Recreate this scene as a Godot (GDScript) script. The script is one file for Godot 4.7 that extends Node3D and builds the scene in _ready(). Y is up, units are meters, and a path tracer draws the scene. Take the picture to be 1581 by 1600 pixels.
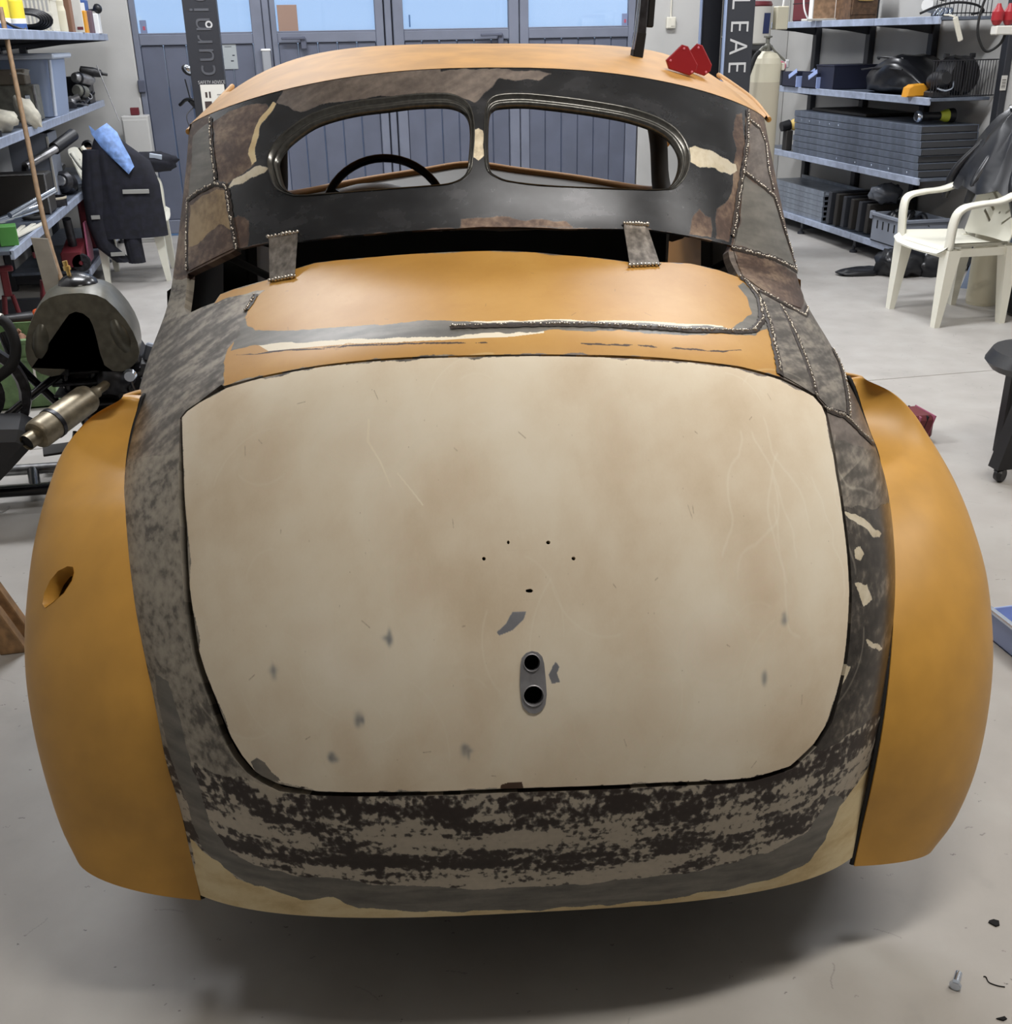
extends Node3D
# A workshop with a half-finished coupe body seen from behind. World axes follow the room; metres, y up.
const CAR_BASIS := [0.99011, 0.01301, -0.1397, -0.01262, 0.99991, 0.00366, 0.13974, -0.00186, 0.99019]
const CAR_AT := Vector3(0.3088, -0.0067, -1.3744)
const PANEL: Array[float] = [-0.5803,0,-0.4552,0,-0.3302,0,-0.2052,0,-0.0801,0,0.0449,0,0.17,0,0.295,0,0.4201,0,0.5451,0,0.5116,0.7629,0.4726,1.1486,0.4373,1.5175,0.3837,2.0687,0.3634,2.0545,0.2784,2.0042,0.1922,1.9672,0.1476,1.9913,0.061,2.0398,-0.0104,1.9967,-0.0322,2.0145,-0.1395,2.0146,-0.2714,1.9865,-0.3444,1.9389,-0.4394,1.9518,-0.467,1.5623,-0.4947,1.2322,-0.533,1.1685,-0.563,0.6241]
const TAIL: Array[float] = [-1,0,-0.5803,0,-0.563,0.6241,-0.533,1.1685,-0.4947,1.2322,-0.467,1.5623,-0.4394,1.9518,-0.4391,1.9612,-0.5216,2.0816,-0.6362,2.2158,-0.619,2.7645,-0.6081,3.0226,-0.5766,3.197,-0.5147,3.1531,-0.47,3.1455,-0.4206,3.1241,-0.3531,3.1506,-0.3322,3.2026,-0.3463,3.3679,-0.3619,3.5379,-0.3675,3.6878,-0.3601,3.9211,-0.3755,4.0225,-0.3857,4.1651,-0.3856,4.5348,-0.3898,4.7991,-0.4133,4.8604,-0.4415,4.9285,-0.4781,4.9828,-0.4952,5.0593,-0.4806,5.518,-0.4732,5.951,-0.4694,6.0969,-0.4672,6.4806,-0.4662,6.7628,-0.4611,7.04,-0.4517,7.1903,-0.4398,7.3568,-0.4215,7.6612,-0.4041,7.8113,-0.3774,7.941,-0.3466,8.0106,-0.3145,8.0663,-0.2429,8.0608,-0.1294,8.0295,-0.018,8.0184,0.0034,8.024,0.1203,8.0503,0.265,8.1351,0.3471,8.1096,0.4022,7.9578,0.4379,7.7755,0.4506,7.5857,0.4643,7.3341,0.4678,7.1768,0.4729,6.7741,0.4703,6.5042,0.4646,6.2076,0.4614,5.8171,0.4717,5.2303,0.4677,5.1249,0.4456,5.0293,0.3588,4.9446,0.3561,4.9363,0.3711,4.3972,0.377,4.1601,0.3732,4.0058,0.3708,3.8679,0.4007,3.4479,0.397,3.2354,0.3869,3.0741,0.3712,3.0189,0.3676,2.7271,0.3662,2.4287,0.3693,2.2055,0.3837,2.0687,0.4373,1.5175,0.4726,1.1486,0.5116,0.7629,0.5451,0,1,0,1,10,0.8,10,0.5,10,0,10,-0.5,10,-0.8,10,-1,10]
const DECK: Array[float] = [-0.47,3.1455,-0.4576,2.9958,-0.4168,2.9714,-0.3229,2.9686,-0.235,2.7514,-0.1312,2.9026,-0.0524,2.9581,-0.0024,2.9725,0.0521,3.0938,0.1349,3.1476,0.255,2.9336,0.3177,2.9519,0.3712,3.0189,0.3869,3.0741,0.397,3.2354,0.4007,3.4479,0.3708,3.8679,0.3342,4.1443,0.2995,4.2637,0.1899,4.5103,0.109,4.5795,0.0469,4.6065,-0,4.6214,-0.0464,4.6184,-0.1019,4.5611,-0.1671,4.4733,-0.25,4.2774,-0.3256,4.0768,-0.3601,3.9211,-0.3675,3.6878,-0.3619,3.5379,-0.3463,3.3679,-0.3322,3.2026,-0.3531,3.1506,-0.4206,3.1241]
const LIP: Array[float] = [-0.3601,3.9211,-0.3256,4.0768,-0.25,4.2774,-0.1671,4.4733,-0.1019,4.5611,-0.0464,4.6184,-0,4.6214,0.0469,4.6065,0.109,4.5795,0.1899,4.5103,0.2995,4.2637,0.3342,4.1443,0.3708,3.8679,0.3732,4.0058,0.377,4.1601,0.3711,4.3972,0.3561,4.9363,0.2726,4.9385,0.1781,4.9864,0.0428,5.0314,-0.0009,5.0259,-0.0488,5.0083,-0.1979,4.9151,-0.3035,4.8614,-0.3833,4.8315,-0.3898,4.7991,-0.3856,4.5348,-0.3857,4.1651,-0.3755,4.0225]
const LID: Array[float] = [-0.4871,5.0628,-0.4725,5.0069,-0.4408,4.9543,-0.3766,4.8807,-0.3032,4.8921,-0.1978,4.9429,-0.1192,4.9915,-0.0489,5.0324,-0.001,5.0496,0.0425,5.0553,0.1134,5.0452,0.1775,5.0129,0.2714,4.9725,0.3538,4.9811,0.4369,5.0645,0.4566,5.1529,0.4614,5.2481,0.451,5.8216,0.4545,6.2083,0.4602,6.5021,0.4627,6.7695,0.4555,7.1677,0.4519,7.3186,0.4382,7.5628,0.4255,7.7448,0.3919,7.9146,0.3399,8.0632,0.2612,8.0899,0.12,8.0073,0.0034,7.9829,-0.0179,7.9776,-0.1288,7.9879,-0.245,8.0153,-0.3144,7.9854,-0.3439,7.9366,-0.3564,7.9061,-0.3788,7.7855,-0.397,7.643,-0.4178,7.3441,-0.4308,7.1799,-0.4399,7.0309,-0.4448,6.7579,-0.4486,6.5734,-0.4493,6.1037,-0.4625,5.6505]
const HOLE_A: Array[float] = [0.0029,7.1151,0.0026,7.1328,0.002,7.1482,0.0012,7.1593,0.0004,7.1649,-0.0001,7.1642,-0.0008,7.1573,-0.0015,7.1452,-0.002,7.1291,-0.0022,7.1112,-0.002,7.0935,-0.0014,7.0781,-0.0007,7.0669,-0,7.0613,0.0005,7.062,0.0013,7.0688,0.0021,7.081,0.0027,7.0971]
const HOLE_B: Array[float] = [0.004,7.3236,0.0037,7.3451,0.0029,7.3638,0.0017,7.3773,0.0006,7.3841,-0.0001,7.3831,-0.0009,7.3747,-0.0019,7.3598,-0.0026,7.3403,-0.0028,7.3185,-0.0025,7.2972,-0.0017,7.2787,-0.0008,7.2654,-0,7.2588,0.0008,7.2596,0.0019,7.2679,0.003,7.2826,0.0038,7.3019]
const PLATE: Array[float] = [-0.0038,7.1284,-0.0031,7.0805,-0.0012,7.0494,0.0002,7.0387,0.0021,7.0482,0.004,7.0774,0.0048,7.1181,0.0054,7.2149,0.0057,7.3163,0.0049,7.3774,0.0029,7.4177,0.0005,7.4368,-0.001,7.4268,-0.0032,7.388,-0.004,7.3382,-0.0044,7.2487]
const DRILL: Array[float] = [-0.0077,6.3897,0.0100,6.3979,-0.0247,6.4793,0.0275,6.4951,0.0003,6.6748]
const WIN_L: Array[float] = [-0.3398,1.1107,-0.3424,1.0153,-0.3304,0.899,-0.3077,0.779,-0.2618,0.6211,-0.2172,0.5507,-0.1694,0.5139,-0.1252,0.5054,-0.0862,0.4876,-0.0509,0.4889,-0.0328,0.514,-0.0222,0.579,-0.0173,0.7015,-0.0169,0.9116,-0.0188,1.1447,-0.0205,1.284,-0.0248,1.3641,-0.0344,1.4192,-0.0538,1.4465,-0.1262,1.456,-0.2152,1.4475,-0.2813,1.4287,-0.3076,1.3819,-0.3268,1.2891]
const WIN_L_OUT: Array[float] = [-0.3614,1.1166,-0.3656,0.9658,-0.3504,0.8002,-0.3233,0.65,-0.2722,0.474,-0.2226,0.3953,-0.172,0.3588,-0.1266,0.3523,-0.0868,0.3357,-0.0502,0.3379,-0.0296,0.372,-0.0164,0.4929,-0.0124,0.6836,-0.0122,0.9128,-0.0141,1.1505,-0.016,1.2986,-0.0223,1.3921,-0.0336,1.4448,-0.0536,1.4704,-0.1259,1.4797,-0.2147,1.4712,-0.2811,1.452,-0.3114,1.4139,-0.3427,1.3154]
const WIN_R: Array[float] = [-0.0022,1.1122,-0.0016,0.8575,-0.0005,0.6194,0.0007,0.5501,0.0046,0.5209,0.023,0.5065,0.0482,0.524,0.1008,0.5669,0.1615,0.6151,0.1999,0.6596,0.2361,0.7265,0.2658,0.8288,0.2824,0.9688,0.285,1.1045,0.2742,1.263,0.2542,1.3941,0.2377,1.4391,0.1982,1.4628,0.1251,1.4774,0.0476,1.4695,0.0097,1.4259,0.0004,1.3678,-0.0016,1.2953]
const WIN_R_OUT: Array[float] = [-0.0054,1.1145,-0.0047,0.8545,-0.0033,0.6039,-0.0009,0.4493,0.0041,0.3722,0.0237,0.3552,0.0504,0.3727,0.1043,0.4139,0.167,0.4594,0.2083,0.505,0.2486,0.5791,0.2841,0.7074,0.3049,0.896,0.3076,1.0901,0.2914,1.2852,0.2623,1.4319,0.2377,1.464,0.1975,1.4869,0.1246,1.5015,0.0471,1.4935,0.0092,1.4502,-0,1.3947,-0.0043,1.3107]
const PATCH_A: Array[float] = [-0.706,0.2871,-0.5792,0.1372,-0.5645,0.7301,-0.5366,1.1443,-0.6054,1.217,-0.6978,1.2888]
const PATCH_B: Array[float] = [-0.6874,1.3321,-0.5319,1.2055,-0.4944,1.2464,-0.467,1.5623,-0.4419,1.9318,-0.5231,2.0383,-0.6259,2.1719]
const PATCH_C: Array[float] = [0.5541,0.2614,0.6206,0.3211,0.6465,0.6007,0.6293,1.076,0.6307,1.3067,0.5444,1.2258,0.4826,1.1198,0.5247,0.6991]
const PATCH_D: Array[float] = [0.4712,1.172,0.5315,1.2531,0.6261,1.3716,0.6589,1.6525,0.6992,2.0148,0.7225,2.2436,0.5512,2.1356,0.4586,2.1019,0.3898,2.0626,0.4422,1.5151]
const PATCH_E: Array[float] = [0.3853,2.1834,0.4543,2.1967,0.5387,2.222,0.7276,2.4272,0.7504,2.9585,0.6005,3.2869,0.4987,3.2962,0.4282,3.159,0.3839,2.9583]
const PATCH_F: Array[float] = [0.4148,3.2663,0.4744,3.3615,0.4543,4.0459,0.4448,4.7404,0.4411,5.0355,0.3647,4.9222,0.379,4.3779,0.4074,3.6535]
const PATCH_G: Array[float] = [0.4895,3.4106,0.5635,3.4253,0.6988,3.2823,0.6628,4.0195,0.6211,4.6157,0.5592,5.1213,0.478,5.1355,0.4562,5.0547,0.4652,4.7026,0.4803,3.9985]
const WELD_0: Array[float] = [-0.5799,0.0892,-0.5662,0.621,-0.5363,1.1519]
const WELD_1: Array[float] = [-0.7033,1.3025,-0.6248,1.2251,-0.5359,1.167,-0.4902,1.2206]
const WELD_2: Array[float] = [-0.4902,1.2206,-0.4689,1.4949,-0.449,1.7453,-0.4328,1.9761]
const WELD_3: Array[float] = [-0.6964,1.3381,-0.6784,1.6245,-0.6565,1.9235,-0.6382,2.1785]
const WELD_4: Array[float] = [0.554,0.0459,0.5205,0.6489,0.4822,1.0802,0.4322,1.4859,0.3911,1.9375]
const WELD_5: Array[float] = [0.5584,0.256,0.6155,0.3138,0.6544,0.5953,0.6293,1.076,0.6439,1.3038]
const WELD_6: Array[float] = [0.4736,1.1327,0.5276,1.2184,0.5971,1.3154,0.6401,1.3616]
const WELD_7: Array[float] = [0.6401,1.3616,0.6755,1.651,0.7275,2.0169,0.7547,2.3762]
const WELD_8: Array[float] = [0.3802,2.1089,0.4568,2.1407,0.5486,2.1746,0.7804,2.3834]
const WELD_9: Array[float] = [0.3712,3.0189,0.3869,3.0741,0.397,3.2354,0.4007,3.4479,0.3708,3.8679,0.3342,4.1443,0.2991,4.2714,0.1899,4.5103,0.109,4.5795,0.0469,4.6065,-0,4.6214,-0.0463,4.6065]
const WELD_10: Array[float] = [0.4059,3.4996,0.3976,3.6961,0.3711,4.3972,0.3557,4.9455]
const WELD_11: Array[float] = [0.4766,3.4073,0.4683,4.0197,0.4548,4.7219,0.4468,5.0669]
const WELD_12: Array[float] = [0.7134,3.954,0.7086,4.2331,0.6497,4.5907,0.5671,5.1855]
const WELD_13: Array[float] = [0.4658,5.1717,0.5423,5.1757,0.6153,5.3242,0.7171,5.4575]
const WELD_14: Array[float] = [0.4139,3.2282,0.4882,3.3133,0.54,3.3956,0.594,3.4383,0.6971,3.1969]
const WELD_15: Array[float] = [-0.3493,3.2709,-0.3552,3.4213,-0.3644,3.5558]
const WELDS := [WELD_0,WELD_1,WELD_2,WELD_3,WELD_4,WELD_5,WELD_6,WELD_7,WELD_8,WELD_9,WELD_10,WELD_11,WELD_12,WELD_13,WELD_14,WELD_15]
const TAB_L: Array[float] = [-0.3472,1.8753,-0.2812,1.8666,-0.3443,1.9436,-0.2799,1.9575,-0.3213,3.0045,-0.2664,3.0463,-0.3202,3.053,-0.2655,3.0947]
const TAB_R: Array[float] = [0.1489,1.9219,0.1897,1.9148,0.1476,1.9946,0.1906,1.9842,0.136,3.2243,0.1881,3.092,0.1345,3.2872,0.1873,3.1578]
const TAN_B: Array[float] = [-0.6807,1.3398,-0.5317,1.2128,-0.4965,1.2592,-0.4748,1.5249,-0.4608,1.7024,-0.4998,1.6259,-0.5369,1.677,-0.5878,1.7705,-0.6444,1.7994]
const PRIMER: Array[float] = [-0.5972,9.1108,-0.5424,9.2082,-0.4937,9.318,-0.4514,9.4819,-0.3802,9.5246,-0.3066,9.6855,-0.2456,9.5902,-0.2032,9.7936,-0.0756,9.8976,0.0043,9.9404,0.1042,9.9151,0.2032,9.8448,0.3315,9.8109,0.4302,9.7013,0.4849,9.3668,0.5236,8.9509,0.5815,8.8044,0.6687,8.7193,0.7985,9.2161,0.6883,9.717,0.7,10.3,0,10.3,-0.63,10.3,-0.5928,9.7252]
const SMOOTH: Array[float] = [-0.5031,8.7552,-0.459,9.0553,-0.3682,9.2261,-0.2424,9.2346,-0.1239,9.3564,-0.0117,9.4651,0.0618,9.4415,0.1988,9.3683,0.323,9.2494,0.4175,9.1135,0.4803,8.6643,0.5423,8.8992,0.4891,9.5427,0.4222,9.7794,0.3178,9.8736,0.204,9.9243,0.1045,9.982,0.0043,9.994,-0.0757,9.9511,-0.2034,9.8329,-0.246,9.6546,-0.3072,9.7483,-0.381,9.5846,-0.4948,9.362,-0.5616,9.1018,-0.6098,7.8148,-0.598,7.3021,-0.5458,7.3052]
const CREAM_L: Array[float] = [-0.4734,1.1363,-0.4255,1.0775,-0.3813,1.0159,-0.3631,1.0933,-0.3746,1.1297,-0.4239,1.1757,-0.4714,1.2243,-0.4947,1.2322]
const CREAM_R: Array[float] = [0.2986,0.9483,0.3229,0.9033,0.378,0.9658,0.4535,1.0237,0.453,1.1291,0.4227,1.1621,0.3524,1.1451,0.3003,1.1177]
const BROWN_A: Array[float] = [-0.5722,0.1467,-0.477,0.0601,-0.3791,0.1067,-0.3682,0.2261,-0.3914,0.5032,-0.4089,0.8251,-0.4014,1.0076,-0.4778,1.1484,-0.5267,1.1937]
const STREAK_A: Array[float] = [-0.3682,0.1643,-0.3578,0.1188,-0.3475,0.1545,-0.3823,0.4638,-0.3997,0.7878,-0.3944,0.9713,-0.409,1.0014,-0.4223,0.8583,-0.412,0.6298,-0.3861,0.3558]
const BROWN_B: Array[float] = [0.4852,0.2349,0.5191,0.1646,0.505,0.7685,0.4617,1.1547,0.4255,1.5233,0.3804,2.0054,0.3413,1.9783,0.3594,1.6277,0.4106,1.3948,0.4395,1.1061,0.4635,0.8038,0.4548,0.5538]
const BROWN_C: Array[float] = [0.2779,1.9732,0.2959,1.7005,0.3104,1.6485,0.3275,1.7186,0.3409,1.7253,0.3273,1.9908]
const BROWN_D: Array[float] = [-0.4399,1.9335,-0.4616,1.5988,-0.4415,1.5632,-0.4084,1.6441,-0.3989,1.7422,-0.4018,1.9305]
const BROWN_E: Array[float] = [-0.0283,2.0053,-0.0263,1.8574,-0.0127,1.8281,0.008,1.8705,0.0379,1.9078,0.0671,1.9209,0.0735,2.0263]
const SAND_TOP: Array[float] = [-0.3475,0.1342,-0.3247,-0.0302,-0.2128,-0.0077,-0.1066,-0.0065,-0.0263,0.0065,-0.0011,0.0135,0.0599,0.0464,0.043,0.1526,0.0046,0.1764,-0.0052,0.3895,-0.0115,0.4767,-0.0372,0.3616,-0.1263,0.3054,-0.2176,0.3262,-0.2854,0.3891]
const DIVIDER: Array[float] = [-0.0147,0.8709,-0.0085,0.8224,-0.0044,0.8734,-0.0046,1.1263,-0.0096,1.1827,-0.0149,1.1385]
const GREY_SEAM: Array[float] = [-0.3755,4.0225,-0.3601,3.9211,-0.3755,3.7269,-0.365,3.6705,-0.3278,3.9644,-0.2509,4.1677,-0.167,4.3365,-0.1012,4.4158,-0.0453,4.4514,-0.0133,4.5588,0.0477,4.5298,0.1103,4.4995,0.1925,4.4095,0.2768,4.2318,0.3158,3.9841,0.3475,3.7734,0.3645,3.4583,0.3497,3.2261,0.3759,3.0981,0.4206,3.4092,0.3813,3.965,0.3279,4.2664,0.1878,4.5909,0.1078,4.6535,0.0462,4.6885,-0.0002,4.7224,-0.0472,4.7396,-0.1025,4.6892,-0.1672,4.5871,-0.2382,4.4463,-0.323,4.2359,-0.3767,4.2264]
const CREAM_SEAM: Array[float] = [-0.323,4.2359,-0.2382,4.4463,-0.1672,4.575,-0.1024,4.6783,-0.0471,4.7293,-0.0001,4.7118,0.018,4.6743,0.0176,4.7493,-0.0003,4.8021,-0.0476,4.8077,-0.1029,4.7714,-0.1674,4.679,-0.2377,4.5733,-0.2949,4.4731]
const CREAM_SEAM_B: Array[float] = [-0.0453,4.4514,-0.0131,4.52,0.0481,4.4893,0.1112,4.4431,0.1941,4.3495,0.2651,4.206,0.261,4.3132,0.1917,4.4389,0.1099,4.5268,0.0474,4.556,-0.0134,4.5839]
const LINE_SEAM: Array[float] = [-0.3747,4.3199,-0.3204,4.424,-0.2069,4.6417,-0.1029,4.7811,-0.0478,4.8351,-0.015,4.8551,-0.0142,4.8815,-0.0479,4.8614,-0.103,4.8094,-0.2069,4.6752,-0.3199,4.4631]
const LINE_SEAM_B: Array[float] = [0.0442,4.8915,0.1166,4.8652,0.1903,4.8141,0.2456,4.7566,0.286,4.6512,0.2846,4.688,0.2446,4.7887,0.1895,4.8432,0.1161,4.8915,0.044,4.9121]
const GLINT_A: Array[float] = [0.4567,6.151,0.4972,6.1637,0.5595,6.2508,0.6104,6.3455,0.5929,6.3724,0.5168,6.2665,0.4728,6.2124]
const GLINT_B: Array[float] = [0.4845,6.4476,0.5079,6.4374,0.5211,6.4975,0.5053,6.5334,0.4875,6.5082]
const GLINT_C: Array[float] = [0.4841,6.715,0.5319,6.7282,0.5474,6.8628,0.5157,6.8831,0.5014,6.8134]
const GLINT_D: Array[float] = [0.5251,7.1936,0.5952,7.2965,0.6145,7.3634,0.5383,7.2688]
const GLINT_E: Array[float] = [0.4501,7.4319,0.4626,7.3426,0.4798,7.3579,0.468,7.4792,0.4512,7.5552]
const BARE_LID: Array[float] = [-0.0071,6.7986,-0.0007,6.7979,-0.0017,6.8431,-0.0075,6.9062,-0.0157,6.9345,-0.0174,6.9142,-0.0112,6.8659]
const BARE_LID_B: Array[float] = [0.0099,7.1363,0.0116,7.1127,0.014,7.1458,0.0122,7.1854,0.0141,7.2427,0.0088,7.2487,0.0071,7.1955]
const GREY_LID: Array[float] = [-0.3631,7.8276,-0.3482,7.7849,-0.3364,7.8091,-0.3247,7.8942,-0.3125,7.9663,-0.3325,7.975,-0.3537,7.9212]
const GREY_LID_B: Array[float] = [-0.0199,7.9997,-0.0183,7.9437,-0.0123,7.9247,-0.0049,7.9292,-0.004,7.986]
const SPOT_0: Array[float] = [-0.1612,7.4531,-0.1641,7.4807,-0.1699,7.4924,-0.1753,7.4813,-0.177,7.4537,-0.1741,7.4261,-0.1683,7.4147,-0.163,7.4258]
const SPOT_1: Array[float] = [-0.2064,7.7222,-0.2094,7.7507,-0.2153,7.7639,-0.2206,7.7537,-0.2222,7.7262,-0.2192,7.6979,-0.2133,7.6852,-0.208,7.6953]
const SPOT_2: Array[float] = [-0.0419,7.6762,-0.0433,7.6987,-0.0464,7.7075,-0.0493,7.6972,-0.0504,7.6741,-0.049,7.6519,-0.0459,7.6433,-0.043,7.6533]
const SPOT_3: Array[float] = [-0.1198,6.9114,-0.1216,6.9309,-0.1255,6.9384,-0.1292,6.9294,-0.1306,6.9093,-0.1288,6.89,-0.1249,6.8827,-0.1212,6.8915]
const SPOT_4: Array[float] = [0.3125,6.8999,0.3107,6.9151,0.3062,6.9202,0.3017,6.9123,0.2999,6.8961,0.3017,6.8811,0.3062,6.8759,0.3107,6.8837]
const SPOT_5: Array[float] = [0.281,7.3043,0.2779,7.3344,0.2696,7.3432,0.2612,7.3258,0.2574,7.2927,0.2603,7.2629,0.2684,7.2537,0.277,7.2708]
const SPOT_6: Array[float] = [-0.2895,7.1381,-0.292,7.157,-0.297,7.1655,-0.3016,7.1585,-0.303,7.1401,-0.3005,7.121,-0.2955,7.1126,-0.291,7.1197]
const SPOTS := [SPOT_0,SPOT_1,SPOT_2,SPOT_3,SPOT_4,SPOT_5,SPOT_6]
const SCRATCH: Array[float] = [-0.1394,5.497,-0.1411,5.6645,-0.1264,5.8121,-0.1135,5.9972,-0.1121,6.0067,-0.1233,5.823,-0.1379,5.6668,-0.137,5.5039]
const SCRATCH_B: Array[float] = [-0.1058,5.9133,-0.0791,6.1402,-0.0777,6.1367,-0.1043,5.9097]
const BODY: Array[float] = [1.5692,-1.1887,0.7996,0.1568,0.7814,0.7463,1.4245,-1.0450,0.7946,0.1220,0.7773,0.7523,1.2654,-0.9049,0.8039,0.1457,0.7156,0.7422,1.2239,-0.8450,0.8222,0.2132,0.7019,0.7263,1.1778,-0.6212,0.8237,0.2440,0.6519,0.7366,1.1267,-0.4126,0.8093,0.2608,0.6060,0.7520,0.9591,-0.2352,0.7995,0.1844,0.5609,0.7477,0.7320,-0.0850,0.7626,0.0738,0.5140,0.7374,0.5124,0.0008,0.7154,-0.0026,0.4584,0.7297,0.3708,0.0103,0.6968,0.0110,0.4182,0.7321,0.2544,0.0016,0.6961,0.0332,0.3505,0.7318]
const FENDER_L_J: Array[float] = [-0.754,0.948,-0.776,-0.760,0.926,-0.755,-0.766,0.891,-0.706,-0.761,0.861,-0.638,-0.746,0.836,-0.556,-0.727,0.815,-0.485,-0.707,0.770,-0.397,-0.682,0.706,-0.306,-0.654,0.631,-0.227,-0.630,0.547,-0.175,-0.613,0.446,-0.142,-0.600,0.340,-0.126,-0.585,0.224,-0.100]
const FENDER_L_O: Array[float] = [-0.786,0.956,-0.737,-0.840,0.928,-0.725,-0.880,0.891,-0.709,-0.906,0.854,-0.688,-0.923,0.804,-0.648,-0.933,0.761,-0.613,-0.942,0.694,-0.558,-0.943,0.596,-0.475,-0.932,0.522,-0.408,-0.909,0.448,-0.337,-0.880,0.383,-0.272,-0.847,0.320,-0.212,-0.814,0.279,-0.172]
const FENDER_R_J: Array[float] = [0.760,0.946,-0.780,0.777,0.887,-0.742,0.781,0.852,-0.696,0.778,0.826,-0.634,0.749,0.791,-0.526,0.726,0.749,-0.434,0.708,0.694,-0.351,0.694,0.646,-0.291,0.680,0.603,-0.248,0.664,0.542,-0.204,0.647,0.463,-0.165,0.632,0.371,-0.140,0.620,0.282,-0.127,0.609,0.215,-0.112]
const FENDER_R_O: Array[float] = [0.780,0.956,-0.750,0.835,0.930,-0.743,0.877,0.892,-0.728,0.912,0.843,-0.710,0.939,0.796,-0.685,0.959,0.745,-0.648,0.973,0.688,-0.607,0.982,0.624,-0.558,0.980,0.543,-0.496,0.967,0.463,-0.430,0.938,0.376,-0.355,0.899,0.300,-0.284,0.846,0.232,-0.222,0.790,0.190,-0.182]
const LAMP_HOLE: Array[float] = [6.124,0.311,6.103,0.349,6.177,0.416,6.329,0.475,6.519,0.517,6.687,0.529,6.756,0.503,6.683,0.441,6.551,0.366,6.364,0.316,6.230,0.304]

var M := {}
var taken := {}
var car_xf := Transform3D()
var rng := RandomNumberGenerator.new()


# ---------------------------------------------------------------- mesh building
class Geo:
	var v := PackedVector3Array()
	var n := PackedVector3Array()
	var t := PackedVector2Array()
	var i := PackedInt32Array()

	func vert(p: Vector3, nn := Vector3.ZERO, uv := Vector2.ZERO) -> int:
		v.append(p)
		n.append(nn)
		t.append(uv)
		return v.size() - 1

	# a flat face given as a loop; turned so that it faces along "out"
	func face(loop: Array, out: Vector3) -> void:
		var c := Vector3.ZERO
		for k in loop.size():
			var a: Vector3 = loop[k]
			var b: Vector3 = loop[(k + 1) % loop.size()]
			c += a.cross(b)
		var nn := c.normalized()
		if nn == Vector3.ZERO:
			return
		var flip := nn.dot(out) < 0.0
		if flip:
			nn = -nn
		var s := v.size()
		for p in loop:
			vert(p, nn)
		for k in range(1, loop.size() - 1):
			if flip:
				i.append_array([s, s + k, s + k + 1])
			else:
				i.append_array([s, s + k + 1, s + k])

	# a box with chamfered edges
	func box(xf: Transform3D, size: Vector3, bev := 0.004) -> Geo:
		var h := size * 0.5
		var b: float = minf(bev, minf(h.x, minf(h.y, h.z)) * 0.6)
		var ax := [Vector3.RIGHT, Vector3.UP, Vector3.BACK]
		for a in 3:
			var e: Vector3 = ax[a]
			var f: Vector3 = ax[(a + 1) % 3]
			var g: Vector3 = ax[(a + 2) % 3]
			var he := h[a]
			var hf := h[(a + 1) % 3]
			var hg := h[(a + 2) % 3]
			for s in [-1.0, 1.0]:
				var o: Vector3 = e * s * he
				face([xf * (o + f * (hf - b) + g * (hg - b)), xf * (o - f * (hf - b) + g * (hg - b)), xf * (o - f * (hf - b) - g * (hg - b)), xf * (o + f * (hf - b) - g * (hg - b))], xf.basis * (e * s))
				for s2 in [-1.0, 1.0]:
					var e1: Vector3 = e * s * he + f * s2 * (hf - b)
					var e2: Vector3 = e * s * (he - b) + f * s2 * hf
					var gg: Vector3 = g * (hg - b)
					face([xf * (e1 + gg), xf * (e1 - gg), xf * (e2 - gg), xf * (e2 + gg)], xf.basis * (e * s + f * s2))
		for sx in [-1.0, 1.0]:
			for sy in [-1.0, 1.0]:
				for sz in [-1.0, 1.0]:
					var q := Vector3(sx, sy, sz)
					face([xf * (q * Vector3(h.x, h.y - b, h.z - b)), xf * (q * Vector3(h.x - b, h.y, h.z - b)), xf * (q * Vector3(h.x - b, h.y - b, h.z))], xf.basis * q)
		return self

	func smooth(from := 0, from_v := 0) -> void:
		for k in range(from, i.size(), 3):
			var a := i[k]
			var b := i[k + 1]
			var c := i[k + 2]
			var fn := (v[c] - v[a]).cross(v[b] - v[a])
			n[a] += fn
			n[b] += fn
			n[c] += fn
		for k in range(from_v, v.size()):
			n[k] = n[k].normalized() if n[k].length_squared() > 1e-20 else Vector3.UP

	# a smooth sheet: rows of points, each row the same length
	func rows(r: Array, closed := false, cap0 := false, cap1 := false) -> Geo:
		var fi := i.size()
		var fv := v.size()
		var m: int = r[0].size()
		for a in r.size():
			for k in m:
				vert(r[a][k], Vector3.ZERO, Vector2(float(k) / maxi(m - 1, 1), float(a) / maxi(r.size() - 1, 1)))
		for a in r.size() - 1:
			for k in (m if closed else m - 1):
				var p := fv + a * m + k
				var q := fv + a * m + (k + 1) % m
				i.append_array([p, q, p + m, q, q + m, p + m])
		smooth(fi, fv)
		for e in 2:
			if (cap0 if e == 0 else cap1):
				var row: Array = r[0] if e == 0 else r[r.size() - 1]
				var inner: Array = r[1] if e == 0 else r[r.size() - 2]
				var c := Vector3.ZERO
				var d := Vector3.ZERO
				for k in m:
					c += row[k] / m
					d += inner[k] / m
				face(row, c - d)
		return self

	func tube(path: Array, rad, seg := 8, caps := true) -> Geo:
		var r := []
		var side := Vector3.ZERO
		for k in path.size():
			var d: Vector3 = (path[mini(k + 1, path.size() - 1)] - path[maxi(k - 1, 0)]).normalized()
			if side == Vector3.ZERO:
				side = d.cross(Vector3.UP if absf(d.y) < 0.9 else Vector3.RIGHT).normalized()
			side = (side - d * side.dot(d)).normalized()
			var up := side.cross(d)
			var row := []
			var rr: float = rad[k] if rad is Array else rad
			for s in seg:
				var a := TAU * s / seg
				row.append(path[k] + side * cos(a) * rr + up * sin(a) * rr)
			r.append(row)
		return rows(r, true, caps, caps)

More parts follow.
